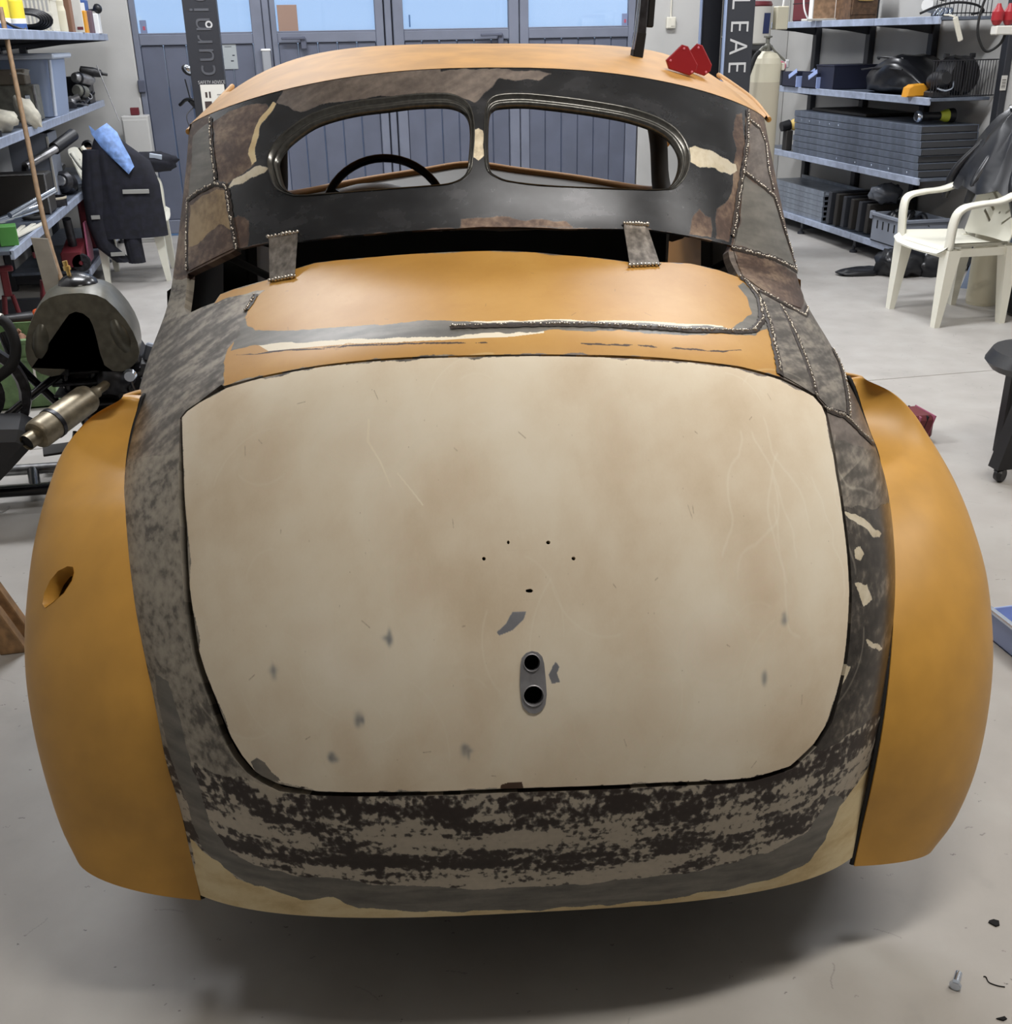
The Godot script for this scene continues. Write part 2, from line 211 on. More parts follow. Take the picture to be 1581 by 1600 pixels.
	# profile: points (radius, height) turned about the y axis of xf
	func lathe(profile: Array, xf := Transform3D(), seg := 20) -> Geo:
		for k in profile.size() - 1:
			var r := []
			for e in 2:
				var q: Vector2 = profile[k + e]
				var row := []
				for s in seg:
					var a := TAU * s / seg
					row.append(xf * Vector3(cos(a) * q.x, q.y, sin(a) * q.x))
				r.append(row)
			rows(r, true)
		return self

	# an outline in the xy plane of xf, given depth along z
	func prism(outline: Array, depth: float, xf := Transform3D(), bev := 0.0) -> Geo:
		var pts := PackedVector2Array()
		for p in outline:
			pts.append(p)
		if Geometry2D.is_polygon_clockwise(pts):
			pts.reverse()
		var inner := pts
		if bev > 0.0:
			var off := Geometry2D.offset_polygon(pts, -bev)
			if off.size() == 1 and off[0].size() == pts.size():
				inner = off[0]
				# start the inner loop at the point nearest to the outer start
				var best := 0
				for k in inner.size():
					if inner[k].distance_to(pts[0]) < inner[best].distance_to(pts[0]):
						best = k
				var turned := PackedVector2Array()
				for k in inner.size():
					turned.append(inner[(k + best) % inner.size()])
				inner = turned
				if Geometry2D.is_polygon_clockwise(inner):
					inner.reverse()
			else:
				bev = 0.0
		var h := depth * 0.5
		var m := pts.size()
		for k in m:
			var q := (k + 1) % m
			var d := pts[q] - pts[k]
			var out := xf.basis * Vector3(d.y, -d.x, 0)
			face([xf * Vector3(pts[k].x, pts[k].y, h - bev), xf * Vector3(pts[q].x, pts[q].y, h - bev), xf * Vector3(pts[q].x, pts[q].y, -h + bev), xf * Vector3(pts[k].x, pts[k].y, -h + bev)], out)
			if bev > 0.0:
				for s in [-1.0, 1.0]:
					face([xf * Vector3(pts[k].x, pts[k].y, s * (h - bev)), xf * Vector3(pts[q].x, pts[q].y, s * (h - bev)), xf * Vector3(inner[q].x, inner[q].y, s * h), xf * Vector3(inner[k].x, inner[k].y, s * h)], out + xf.basis * Vector3(0, 0, s) * d.length())
		var tri := Geometry2D.triangulate_polygon(inner)
		for s in [-1.0, 1.0]:
			for k in range(0, tri.size(), 3):
				face([xf * Vector3(inner[tri[k]].x, inner[tri[k]].y, s * h), xf * Vector3(inner[tri[k + 1]].x, inner[tri[k + 1]].y, s * h), xf * Vector3(inner[tri[k + 2]].x, inner[tri[k + 2]].y, s * h)], xf.basis * Vector3(0, 0, s))
		return self

	# a rounded lump
	func blob(at: Vector3, rad: Vector3, amp := 0.0, sd := 1, seg := 12, bas := Basis()) -> Geo:
		var nz := FastNoiseLite.new()
		nz.seed = sd
		nz.frequency = 1.1
		var r := []
		for a in seg / 2 + 1:
			var row := []
			var ph := PI * a / (seg / 2)
			for s in seg:
				var th := TAU * s / seg
				var d := Vector3(sin(ph) * cos(th), cos(ph), sin(ph) * sin(th))
				row.append(at + bas * (d * rad * (1.0 + amp * nz.get_noise_3dv(d * 1.3))))
			r.append(row)
		return rows(r, true)

	func mesh() -> ArrayMesh:
		var a := []
		a.resize(Mesh.ARRAY_MAX)
		a[Mesh.ARRAY_VERTEX] = v
		a[Mesh.ARRAY_NORMAL] = n
		a[Mesh.ARRAY_TEX_UV] = t
		a[Mesh.ARRAY_INDEX] = i
		var m := ArrayMesh.new()
		m.add_surface_from_arrays(Mesh.PRIMITIVE_TRIANGLES, a)
		return m


# ---------------------------------------------------------------- scene objects
func numbered(called: String) -> String:
	var k: int = taken.get(called, 0)
	taken[called] = k + 1
	return called if k == 0 else "%s_%03d" % [called, k]


func tag(o: Node, label: String, category: String, group := "") -> Node:
	o.set_meta("label", label)
	o.set_meta("category", category)
	if group:
		o.set_meta("group", group)
	return o


func thing(called: String, label: String, category: String, at := Vector3.ZERO, turn := 0.0, group := "") -> Node3D:
	var o := Node3D.new()
	o.name = numbered(called)
	add_child(o, true)
	o.position = at
	o.rotation.y = turn
	tag(o, label, category, group)
	return o


func part(parent: Node, called: String, g: Geo, mat: Material, at := Vector3.ZERO, label := "") -> MeshInstance3D:
	var o := MeshInstance3D.new()
	o.name = called
	o.mesh = g.mesh()
	o.material_override = mat
	o.position = at
	parent.add_child(o, true)
	if label:
		o.set_meta("label", label)
	return o


# a thing that is one mesh
func solo(called: String, label: String, category: String, g: Geo, mat: Material, at := Vector3.ZERO, turn := 0.0, group := "") -> MeshInstance3D:
	var o := part(self, numbered(called), g, mat, at)
	o.rotation.y = turn
	tag(o, label, category, group)
	return o


func struct(called: String, g: Geo, mat: Material, parent: Node = null, at := Vector3.ZERO) -> MeshInstance3D:
	var o := part(parent if parent else self, called, g, mat, at)
	if parent == null:
		o.set_meta("kind", "structure")
	return o


func copy_of(o: Node3D, at: Vector3, turn: float, label: String, group := "") -> Node3D:
	var c: Node3D = o.duplicate()
	var base := String(o.name)
	if base.length() > 4 and base[base.length() - 4] == "_" and base.right(3).is_valid_int():
		base = base.left(base.length() - 4)
	c.name = numbered(base)
	add_child(c, true)
	c.position = at
	c.rotation.y = turn
	c.set_meta("label", label)
	if group:
		c.set_meta("group", group)
	return c


func at(p: Vector3, e := Vector3.ZERO) -> Transform3D:
	return Transform3D(Basis.from_euler(e), p)


func B(p: Vector3, size: Vector3, bev := 0.004, e := Vector3.ZERO) -> Geo:
	return Geo.new().box(at(p, e), size, bev)


# a smooth curve through the given points
func curve(p: Array, per := 6, closed := false) -> Array:
	var out := []
	var m := p.size()
	for k in (m if closed else m - 1):
		var a: Vector3 = p[(k - 1 + m) % m] if closed or k > 0 else 2.0 * p[0] - p[1]
		var b: Vector3 = p[k]
		var c: Vector3 = p[(k + 1) % m]
		var d: Vector3 = p[(k + 2) % m] if closed or k + 2 < m else 2.0 * c - b
		for s in per:
			out.append(b.cubic_interpolate(c, a, d, float(s) / per))
	if not closed:
		out.append(p[m - 1])
	return out


# ---------------------------------------------------------------- materials
func rgb(r: float, g: float, b: float) -> Color:
	return Color(r / 255.0, g / 255.0, b / 255.0)


func plain(c: Color, rough := 0.6, metal := 0.0) -> StandardMaterial3D:
	var m := StandardMaterial3D.new()
	m.albedo_color = c
	m.roughness = rough
	m.metallic = metal
	return m


func noise_tex(freq: float, stops: Array, cols: Array, sd := 1, octaves := 4, size := 512, kind := FastNoiseLite.TYPE_SIMPLEX_SMOOTH) -> ImageTexture:
	var nz := FastNoiseLite.new()
	nz.noise_type = kind
	nz.seed = sd
	nz.frequency = freq
	nz.fractal_octaves = octaves
	var im := nz.get_seamless_image(size, size)
	im.convert(Image.FORMAT_L8)
	var src := im.get_data()
	var lut := PackedByteArray()
	for k in 256:
		var c := ramp(k / 255.0, stops, cols)
		lut.append_array([int(c.r * 255), int(c.g * 255), int(c.b * 255)])
	var dst := PackedByteArray()
	dst.resize(size * size * 3)
	for k in size * size:
		var q := src[k] * 3
		dst[k * 3] = lut[q]
		dst[k * 3 + 1] = lut[q + 1]
		dst[k * 3 + 2] = lut[q + 2]
	return ImageTexture.create_from_image(Image.create_from_data(size, size, false, Image.FORMAT_RGB8, dst))


func ramp(x: float, stops: Array, cols: Array) -> Color:
	for k in stops.size() - 1:
		if x <= stops[k + 1]:
			return cols[k].lerp(cols[k + 1], clampf((x - stops[k]) / (stops[k + 1] - stops[k]), 0.0, 1.0))
	return cols[cols.size() - 1]


func mottled(c: Color, spread: float, scale: float, rough := 0.6, metal := 0.0, sd := 1, freq := 0.012) -> StandardMaterial3D:
	var m := plain(Color.WHITE, rough, metal)
	var d := Color(c.r * (1.0 - spread), c.g * (1.0 - spread), c.b * (1.0 - spread))
	var l := Color(minf(1.0, c.r * (1.0 + spread)), minf(1.0, c.g * (1.0 + spread)), minf(1.0, c.b * (1.0 + spread)))
	m.albedo_texture = noise_tex(freq, [0.2, 0.5, 0.8], [d, c, l], sd, 5, 256)
	m.uv1_triplanar = true
	m.uv1_scale = Vector3.ONE * scale
	return m


func _ready() -> void:
	rng.seed = 7
	car_xf = Transform3D(Basis(Vector3(CAR_BASIS[0], CAR_BASIS[3], CAR_BASIS[6]), Vector3(CAR_BASIS[1], CAR_BASIS[4], CAR_BASIS[7]), Vector3(CAR_BASIS[2], CAR_BASIS[5], CAR_BASIS[8])).orthonormalized(), CAR_AT)
	view_and_light()
	materials()
	more_materials()
	room()
	car()
	doors()
	lift_posts()
	left_side()
	right_side()


# ---------------------------------------------------------------- camera, sky, lamps
func view_and_light() -> void:
	var cam := Camera3D.new()
	cam.name = "camera"
	cam.fov = 50.95
	cam.near = 0.05
	cam.far = 100.0
	cam.position = Vector3(0, 1.62, 0)
	cam.basis = Basis.from_euler(Vector3(deg_to_rad(-23.82), deg_to_rad(-11.385), -0.0183))
	add_child(cam)
	cam.current = true
	var we := WorldEnvironment.new()
	we.name = "world"
	var e := Environment.new()
	e.background_mode = Environment.BG_SKY
	e.tonemap_mode = Environment.TONE_MAPPER_LINEAR
	e.tonemap_exposure = 1.0
	e.sdfgi_enabled = true
	e.ssao_enabled = true
	e.ssil_enabled = true
	var sm := ProceduralSkyMaterial.new()
	sm.sky_top_color = rgb(120, 170, 235)
	sm.sky_horizon_color = rgb(166, 204, 252)
	sm.sky_curve = 0.2
	sm.ground_horizon_color = rgb(150, 165, 185)
	sm.ground_bottom_color = rgb(110, 115, 120)
	sm.sky_energy_multiplier = 1.0
	var sky := Sky.new()
	sky.sky_material = sm
	e.sky = sky
	we.environment = e
	add_child(we)


const LAMPS := [Vector3(1.15, 0, -1.3), Vector3(3.5, 0, -1.6), Vector3(-0.6, 0, -5.6), Vector3(2.9, 0, -5.2), Vector3(-0.2, 0, -8.8), Vector3(2.9, 0, -8.8)]
const LAMP_POWER := [0.66, 0.42, 1.4, 1.2, 0.8, 1.1]
const CEIL := 3.7


func ceiling_lamps() -> void:
	var where := ["above the right half of the boot lid", "above the open floor right of the car", "above the middle of the left shelves", "above the middle of the right shelves", "nearest the folding doors on the left", "nearest the folding doors on the right"]
	for k in LAMPS.size():
		var p: Vector3 = LAMPS[k]
		var t := thing("ceiling_lamp", "white glowing rectangular ceiling lamp " + where[k], "lamp", Vector3(p.x, CEIL, p.z), 0.0, "ceiling lamps")
		part(t, "housing", B(Vector3(0, -0.03, 0), Vector3(1.56, 0.06, 0.36), 0.008), M.white)
		part(t, "diffuser", B(Vector3(0, -0.068, 0), Vector3(1.5, 0.016, 0.3), 0.004), M.lamp_glow)
		var l := AreaLight3D.new()
		l.name = "lamp_light"
		l.area_size = Vector2(1.5, 0.3)
		l.light_color = Color(1.0, 0.975, 0.94) if k < 2 else Color(0.97, 0.98, 1.0)
		l.light_energy = 9.0 * LAMP_POWER[k]
		l.area_range = 30.0
		l.shadow_enabled = true
		l.position = Vector3(p.x, CEIL - 0.085, p.z)
		l.rotation.x = -PI / 2
		add_child(l, true)


# ---------------------------------------------------------------- the car body
# Cross-body curves, from the top of the rear window panel (v = 0) to the bottom edge (v = 10):
# centre height, centre z, half width, drop at the side, depth of the wrap, roundness.
func body_row(v: float) -> Array:
	var k := clampi(int(floor(v)), 0, 9)
	var f := v - k
	var out := []
	for c in 6:
		var b := BODY[k * 6 + c]
		var d := BODY[(k + 1) * 6 + c]
		var a := BODY[(k - 1) * 6 + c] if k > 0 else 2.0 * b - d
		var e := BODY[(k + 2) * 6 + c] if k < 9 else 2.0 * d - b
		out.append(0.5 * (2.0 * b + (d - a) * f + (2.0 * a - 5.0 * b + 4.0 * d - e) * f * f + (3.0 * b - a - 3.0 * d + e) * f * f * f))
	return out


func body_at(u: float, v: float) -> Vector3:
	var p := body_row(v)
	var t := clampf(absf(u), 0.0, 1.0) * PI / 2
	var sx := pow(sin(t), p[5])
	var cz := 1.0 - pow(maxf(cos(t), 1e-9), p[5])
	return Vector3(signf(u) * p[2] * sx, p[0] - p[3] * pow(sx, 2.3), p[1] - p[4] * cz)


func body_normal(u: float, v: float) -> Vector3:
	var uu := clampf(u, -0.985, 0.985)
	var e := 0.006
	var du := body_at(uu + e, v) - body_at(uu - e, v)
	var dv := body_at(uu, v + 0.02) - body_at(uu, v - 0.02)
	return dv.cross(du).normalized()


func body_off(u: float, v: float, d: float) -> Vector3:
	return body_at(u, v) + body_normal(u, v) * d


func body_uv(u: float, v: float) -> Vector2:
	return Vector2(0.5 + 0.5 * signf(u) * pow(sin(absf(u) * PI / 2), 0.74), v / 10.4)


func loop_of(list: Array) -> PackedVector2Array:
	var out := PackedVector2Array()
	for k in range(0, list.size(), 2):
		out.append(Vector2(list[k], list[k + 1]))
	return out


# Cuts a piece with the given outline (and holes) out of the surface "surf" and gives it an edge of the given depth.
func cut_piece(surf: Callable, norm: Callable, tex: Callable, outline: PackedVector2Array, holes: Array, step: Vector2, lift := 0.0, depth := 0.012) -> Geo:
	var g := Geo.new()
	var lo := outline[0]
	var hi := outline[0]
	for p in outline:
		lo = lo.min(p)
		hi = hi.max(p)
	var cnt := Vector2i(maxi(2, int(ceil((hi.x - lo.x) / step.x))), maxi(2, int(ceil((hi.y - lo.y) / step.y))))
	var st := Vector2((hi.x - lo.x) / cnt.x, (hi.y - lo.y) / cnt.y)
	var touched := {}
	for lp in [outline] + holes:
		for k in lp.size():
			var a: Vector2 = lp[k]
			var b: Vector2 = lp[(k + 1) % lp.size()]
			var m := int(ceil(maxf(absf(b.x - a.x) / st.x, absf(b.y - a.y) / st.y) * 6.0)) + 1
			for s in m + 1:
				var q := (a.lerp(b, float(s) / m) - lo) / st
				for ex in [-0.02, 0.02]:
					for ey in [-0.02, 0.02]:
						touched[Vector2i(clampi(int(floor(q.x + ex)), 0, cnt.x - 1), clampi(int(floor(q.y + ey)), 0, cnt.y - 1))] = true
	var known := {}
	var put := func(p: Vector2) -> int:
		if known.has(p):
			return known[p]
		var nn: Vector3 = norm.call(p.x, p.y)
		known[p] = g.vert(surf.call(p.x, p.y) + nn * lift, nn, tex.call(p.x, p.y))
		return known[p]
	var add := func(a: int, b: int, c: int) -> void:
		var fn := (g.v[c] - g.v[a]).cross(g.v[b] - g.v[a])
		if fn.dot(g.n[a] + g.n[b] + g.n[c]) < 0.0:
			g.i.append_array([a, c, b])
		else:
			g.i.append_array([a, b, c])
	for cy in cnt.y:
		for cx in cnt.x:
			var p0 := lo + Vector2(cx * st.x, cy * st.y)
			var p1 := lo + Vector2((cx + 1) * st.x, cy * st.y)
			var p2 := lo + Vector2((cx + 1) * st.x, (cy + 1) * st.y)
			var p3 := lo + Vector2(cx * st.x, (cy + 1) * st.y)
			if not touched.has(Vector2i(cx, cy)):
				var mid := (p0 + p2) * 0.5
				if not Geometry2D.is_point_in_polygon(mid, outline):
					continue
				var inside := true
				for h in holes:
					if Geometry2D.is_point_in_polygon(mid, h):
						inside = false
				if inside:
					var q := [put.call(p0), put.call(p1), put.call(p2), put.call(p3)]
					add.call(q[0], q[1], q[2])
					add.call(q[0], q[2], q[3])
				continue
			var bits: Array = Geometry2D.intersect_polygons(PackedVector2Array([p0, p1, p2, p3]), outline)
			for h in holes:
				var rest := []
				for b in bits:
					if Geometry2D.is_polygon_clockwise(b):
						continue
					var cut: Array = Geometry2D.clip_polygons(b, h)
					var whole := true
					for c in cut:
						if Geometry2D.is_polygon_clockwise(c):
							whole = false
					if whole:
						rest.append_array(cut)
					else:  # a hole that lies wholly inside this cell: cut the cell in four about the hole's centre
						var hc := Vector2.ZERO
						for q in h:
							hc += q / h.size()
						for quarter in [[p0, hc], [hc, p2], [Vector2(hc.x, p0.y), Vector2(p2.x, hc.y)], [Vector2(p0.x, hc.y), Vector2(hc.x, p2.y)]]:
							var qa: Vector2 = quarter[0]
							var qb: Vector2 = quarter[1]
							for piece in Geometry2D.intersect_polygons(b, PackedVector2Array([qa, Vector2(qb.x, qa.y), qb, Vector2(qa.x, qb.y)])):
								rest.append_array(Geometry2D.clip_polygons(piece, h))
				bits = rest
			for b in bits:
				var tri := Geometry2D.triangulate_polygon(b)
				for k in range(0, tri.size(), 3):
					add.call(put.call(b[tri[k]]), put.call(b[tri[k + 1]]), put.call(b[tri[k + 2]]))
	if depth > 0.0:
		for lp in [outline] + holes:
			for k in lp.size():
				var a: Vector2 = lp[k]
				var b: Vector2 = lp[(k + 1) % lp.size()]
				var m := maxi(1, int(ceil(maxf(absf(b.x - a.x) / st.x, absf(b.y - a.y) / st.y))))
				for s in m:
					var qa := a.lerp(b, float(s) / m)
					var qb := a.lerp(b, float(s + 1) / m)
					var na: Vector3 = norm.call(qa.x, qa.y)
					var nb: Vector3 = norm.call(qb.x, qb.y)
					var pa: Vector3 = surf.call(qa.x, qa.y) + na * lift
					var pb: Vector3 = surf.call(qb.x, qb.y) + nb * lift
					var s0 := g.v.size()
					g.face([pa, pb, pb - nb * depth, pa - na * depth], (pb - pa).cross(na))
					if g.v.size() > s0:
						var ta: Vector2 = tex.call(qa.x, qa.y)
						for e in range(s0, g.v.size()):
							g.t[e] = ta
	return g


func body_piece(list: Array, holes: Array, lift := 0.0, depth := 0.012, step := Vector2(0.02, 0.1)) -> Geo:
	var hs := []
	for h in holes:
		hs.append(h if h is PackedVector2Array else loop_of(h))
	return cut_piece(body_at, body_normal, body_uv, loop_of(list), hs, step, lift, depth)


func circle_uv(c: Vector2, r: float) -> PackedVector2Array:
	# a round hole of radius r metres about a point of the body
	var p := body_at(c.x, c.y)
	var lu := (body_at(c.x + 0.01, c.y) - p).length() / 0.01
	var lv := (body_at(c.x, c.y + 0.05) - p).length() / 0.05
	var out := PackedVector2Array()
	for k in 10:
		out.append(c + Vector2(cos(TAU * k / 10) * r / lu, sin(TAU * k / 10) * r / lv))
	return out


# points along a line on the body, about "gap" metres apart
func along(list: Array, gap: float, lift: float) -> Array:
	var pts := loop_of(list)
	var out := []
	for k in pts.size() - 1:
		var a := body_at(pts[k].x, pts[k].y)
		var b := body_at(pts[k + 1].x, pts[k + 1].y)
		var m := maxi(1, int(round(a.distance_to(b) / gap)))
		for s in m:
			var q := pts[k].lerp(pts[k + 1], float(s) / m)
			out.append([body_off(q.x, q.y, lift), body_normal(q.x, q.y), (b - a).normalized()])
	return out


func weld(root: Node3D, list: Array, size := 0.0032) -> void:
	var heat := Geo.new()
	var beads := Geo.new()
	var row := along(list, 0.0055, 0.0)
	var strip := []
	for k in row.size():
		var p: Vector3 = row[k][0]
		var nn: Vector3 = row[k][1]
		var side: Vector3 = nn.cross(row[k][2]).normalized()
		var w := 0.006 + rng.randf() * 0.004
		strip.append([p - side * w + nn * 0.0016, p - side * w * 0.4 + nn * 0.0034, p + side * w * 0.4 + nn * 0.0034, p + side * w + nn * 0.0016])
		if rng.randf() < 0.8:
			var r := size * rng.randf_range(0.55, 1.15)
			beads.blob(p + nn * 0.0036 + side * rng.randf_range(-0.0022, 0.0022), Vector3(r, r, r), 0.0, 1, 6)
	if strip.size() > 1:
		heat.rows(strip)
	var o := part(root, "weld_seam", heat, M.heat)
	part(o, "weld_bead", beads, M.bead).set_meta("kind", "stuff")


# ---------------------------------------------------------------- fenders
func fender_at(rows_j: Array, rows_o: Array, s: float, t: float) -> Vector3:
	var k := clampi(int(floor(s)), 0, rows_j.size() - 2)
	var f := s - k
	var m := rows_j.size()
	var q := []
	for r in [rows_j, rows_o]:
		var b: Vector3 = r[k]
		var c: Vector3 = r[k + 1]
		var a: Vector3 = r[k - 1] if k > 0 else 2.0 * b - c
		var d: Vector3 = r[k + 2] if k + 2 < m else 2.0 * c - b
		q.append(b.cubic_interpolate(c, a, d, f))
	var dl: Vector3 = q[1] - q[0]
	var aa := Vector3(dl.x, dl.y * 0.5, dl.z * 0.12)
	var th := t * PI / 2
	if t > 1.0:  # the rolled edge goes on forwards
		return q[1] + aa * (sin(th) - 1.0) + Vector3(0, -0.03, -0.16) * -cos(th)
	return q[0] + aa * sin(th) + (dl - aa) * (1.0 - cos(th))


func fender(root: Node3D, called_label: String, lj: Array, lo_: Array, hole: PackedVector2Array) -> MeshInstance3D:
	var sx := signf(lj[0])
	var j := [Vector3(sx * 0.73, 0.66, -1.26), Vector3(sx * 0.74, 0.85, -1.0), Vector3(lj[0] - sx * 0.004, lj[1] - 0.012, lj[2] - 0.05)]
	var o := [Vector3(sx * 0.90, 0.66, -1.2), Vector3(sx * 0.84, 0.85, -0.97), Vector3(lo_[0] + sx * 0.012, lo_[1] - 0.014, lo_[2] - 0.08)]
	for k in range(0, lj.size(), 3):
		j.append(Vector3(lj[k], lj[k + 1], lj[k + 2]))
		o.append(Vector3(lo_[k], lo_[k + 1], lo_[k + 2]))
	var sg := signf(lj[0])
	var surf := func(s: float, t: float) -> Vector3: return fender_at(j, o, s, t)
	var norm := func(s: float, t: float) -> Vector3:
		var ds := fender_at(j, o, minf(s + 0.04, j.size() - 1.0), t) - fender_at(j, o, maxf(s - 0.04, 0.0), t)
		var dt := fender_at(j, o, s, t + 0.02) - fender_at(j, o, s, t - 0.02)
		return (ds.cross(dt) * sg).normalized()
	var tex := func(s: float, t: float) -> Vector2: return Vector2(t / 1.7, s / (j.size() - 1.0))
	var top := j.size() - 1.0
	var outline := PackedVector2Array([Vector2(0, 0), Vector2(0, 1.7), Vector2(top, 1.7), Vector2(top, 0)])
	var g := cut_piece(surf, norm, tex, outline, [hole] if hole.size() else [], Vector2(0.2, 0.06), 0.0, 0.012)
	var made := part(root, "rear_fender", g, M.ochre, Vector3.ZERO, called_label)
	# black strip standing in for the shade in the gap between fender and body
	var line := []
	for k in 60:
		line.append(fender_at(j, o, lerpf(2.6, top, k / 59.0), 0.0) + Vector3(-sg * 0.003, 0.0, -0.006))
	part(root, "joint_shade_strip", Geo.new().tube(line, 0.0045, 6), M.rubber)
	if hole.size():
		# the rolled rim of the lamp hole
		var ring := []
		var c := Vector2.ZERO
		for p in hole:
			c += p / hole.size()
		var rr := []
		for e in [[1.0, 0.001], [0.96, -0.004], [0.93, -0.014], [0.92, -0.028]]:
			var row := []
			for p in hole:
				var q: Vector2 = c + (p - c) * e[0]
				row.append(surf.call(q.x, q.y) + norm.call(q.x, q.y) * e[1])
			rr.append(row)
		part(made, "lamp_opening_rim", Geo.new().rows(rr, true), M.ochre)
	return made


# ---------------------------------------------------------------- window frames
func window_flange(root: Node3D, inner: Array, outer: Array) -> void:
	var a := loop_of(outer)
	var b := loop_of(inner)
	var rr := []
	var prof := [[-0.06, 0.0004], [0.06, 0.004], [0.16, 0.0015], [0.32, -0.005], [0.52, -0.0055], [0.64, -0.001], [0.74, -0.003], [0.92, -0.007], [0.94, -0.016]]
	for e in prof:
		var row := []
		for k in a.size():
			var q := a[k].lerp(b[k], e[0])
			row.append(body_off(q.x, q.y, e[1]))
		rr.append(curve(row, 4, true))
	part(root, "window_flange", Geo.new().rows(rr, true), M.dark_steel)


func car() -> void:
	var root := thing("coupe_body", "ochre and bare steel vintage coupe body seen from behind, cream boot lid and welded patches", "car")
	root.transform = car_xf
	# main shell
	var wl := loop_of(WIN_L_OUT)
	var wr := loop_of(WIN_R_OUT)
	part(root, "rear_window_panel", body_piece(PANEL, [wl, wr], 0.0, 0.006), M.body, Vector3.ZERO, "dark bare steel panel around the split rear window")
	window_flange(root, WIN_L, WIN_L_OUT)
	window_flange(root, WIN_R, WIN_R_OUT)
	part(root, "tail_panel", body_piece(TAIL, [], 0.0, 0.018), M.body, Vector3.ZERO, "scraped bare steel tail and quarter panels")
	part(root, "deck_panel", body_piece(DECK, [], 0.0, 0.01), M.body, Vector3.ZERO, "ochre deck panel below the open slot")
	part(root, "deck_lip", body_piece(LIP, [], 0.0, 0.018), M.body, Vector3.ZERO, "ochre strip above the boot lid")
	var holes := [loop_of(HOLE_A), loop_of(HOLE_B)]
	for k in range(0, DRILL.size(), 2):
		holes.append(circle_uv(Vector2(DRILL[k], DRILL[k + 1]), 0.0032))
	var lid := part(root, "boot_lid", body_piece(LID, holes, 0.001, 0.02), M.body, Vector3.ZERO, "cream primed boot lid")
	part(lid, "handle_plate", body_piece(PLATE, [holes[0], holes[1]], 0.0028, 0.003, Vector2(0.004, 0.03)), M.grey_metal, Vector3.ZERO, "bare grey oval around the handle holes")
	for h in [holes[0], holes[1]]:
		var rr := []
		for e in [[1.12, 0.0028], [1.06, 0.0046], [0.98, 0.004], [0.95, -0.001], [0.95, -0.02]]:
			var row := []
			var c := Vector2.ZERO
			for p in h:
				c += p / h.size()
			for p in h:
				var q: Vector2 = c + (p - c) * e[0]
				row.append(body_off(q.x, q.y, e[1]))
			rr.append(row)
		part(lid, "handle_hole_collar", Geo.new().rows(rr, true), M.grey_metal)
	# welded-in patches, a sheet's thickness proud of the shell
	for e in [[PATCH_A, "grey patch on the left pillar"], [PATCH_B, "beige and brown patch low on the left pillar"], [PATCH_C, "upper patch on the right pillar"], [PATCH_D, "lower patch on the right pillar"], [PATCH_E, "brown patch on the right shoulder"], [PATCH_F, "narrow grey strip patch beside the deck"], [PATCH_G, "wide grey strip patch on the right shoulder"]]:
		part(root, "steel_patch", body_piece(e[0], [], 0.0018, 0.0022), M.body, Vector3.ZERO, e[1])
	for w in WELDS:
		weld(root, w)
	# black shell added inside to block light, so that gaps and holes look dark
	var rr := []
	for k in 33:
		var row := []
		for s in 41:
			row.append(body_off(lerpf(-0.97, 0.97, s / 40.0), lerpf(3.25, 9.9, k / 32.0), -0.055))
		rr.append(row)
	part(root, "added_dark_shell", Geo.new().rows(rr), M.black)
	# the two tabs that hold the window panel to the deck
	for e in [TAB_L, TAB_R]:
		var q := loop_of(e)
		var top := []
		for r in 4:
			var a := body_off(q[r * 2].x, q[r * 2].y, 0.004)
			var b := body_off(q[r * 2 + 1].x, q[r * 2 + 1].y, 0.004)
			top.append([a, a.lerp(b, 0.5) + Vector3(0, 0.001, 0.001), b])
		var g := Geo.new().rows(top)
		var under := []
		for r in top:
			under.append([r[2] + Vector3(0, -0.003, -0.002), r[1] + Vector3(0, -0.003, -0.002), r[0] + Vector3(0, -0.003, -0.002)])
		g.rows(under)
		for s in [0, 2]:
			for r in 3:
				g.face([top[r][s], top[r + 1][s], top[r + 1][s] + Vector3(0, -0.003, -0.002), top[r][s] + Vector3(0, -0.003, -0.002)], Vector3(-1 if s == 0 else 1, 0, 0))
		var tab := part(root, "support_tab", g, M.tab_steel)
		var bd := Geo.new()
		for r in [0, 2]:
			for k in 9:
				var p: Vector3 = top[r][0].lerp(top[r][2], k / 8.0) if r == 0 else top[3][0].lerp(top[3][2], k / 8.0)
				bd.blob(p + Vector3(0, 0.001, 0.001), Vector3.ONE * rng.randf_range(0.003, 0.006), 0.2, k, 6)
		part(tab, "weld_bead", bd, M.bead).set_meta("kind", "stuff")
	roof(root)
	# fenders
	var lamp := PackedVector2Array()
	for k in range(0, LAMP_HOLE.size(), 2):
		lamp.append(Vector2(LAMP_HOLE[k] + 3.0, LAMP_HOLE[k + 1]))
	fender(root, "left ochre rear fender with an open tail lamp hole", FENDER_L_J, FENDER_L_O, lamp)
	fender(root, "right ochre rear fender", FENDER_R_J, FENDER_R_O, PackedVector2Array())
	interior(root)


func roof_at(a: float, b: float) -> Vector3:
	# b 0: the upper edge of the shell all the way round; 1: across the roof where that edge ends; 2: above the windscreen
	var e := body_at(a, 0.0)
	var w := BODY[2]
	var sx := pow(sin(absf(a) * PI / 2), BODY[5])
	var zf := BODY[1] - BODY[4]
	var full := 4.0 if a < 0.0 else 5.5  # the right shoulder is a little fuller
	var q := Vector3(signf(a) * w * sx, 1.615 - (1.615 - (BODY[0] - BODY[3])) * pow(sx, full), zf)
	if b <= 1.0:
		var p := e.lerp(q, b)
		p.y += 0.075 * b * (1.0 - b) * (1.0 - pow(sx, full))
		return p
	var c := b - 1.0
	return Vector3(q.x * (1.0 - 0.09 * c * c), q.y - 0.13 * c * c * c - 0.02 * c, zf - 0.75 * c)


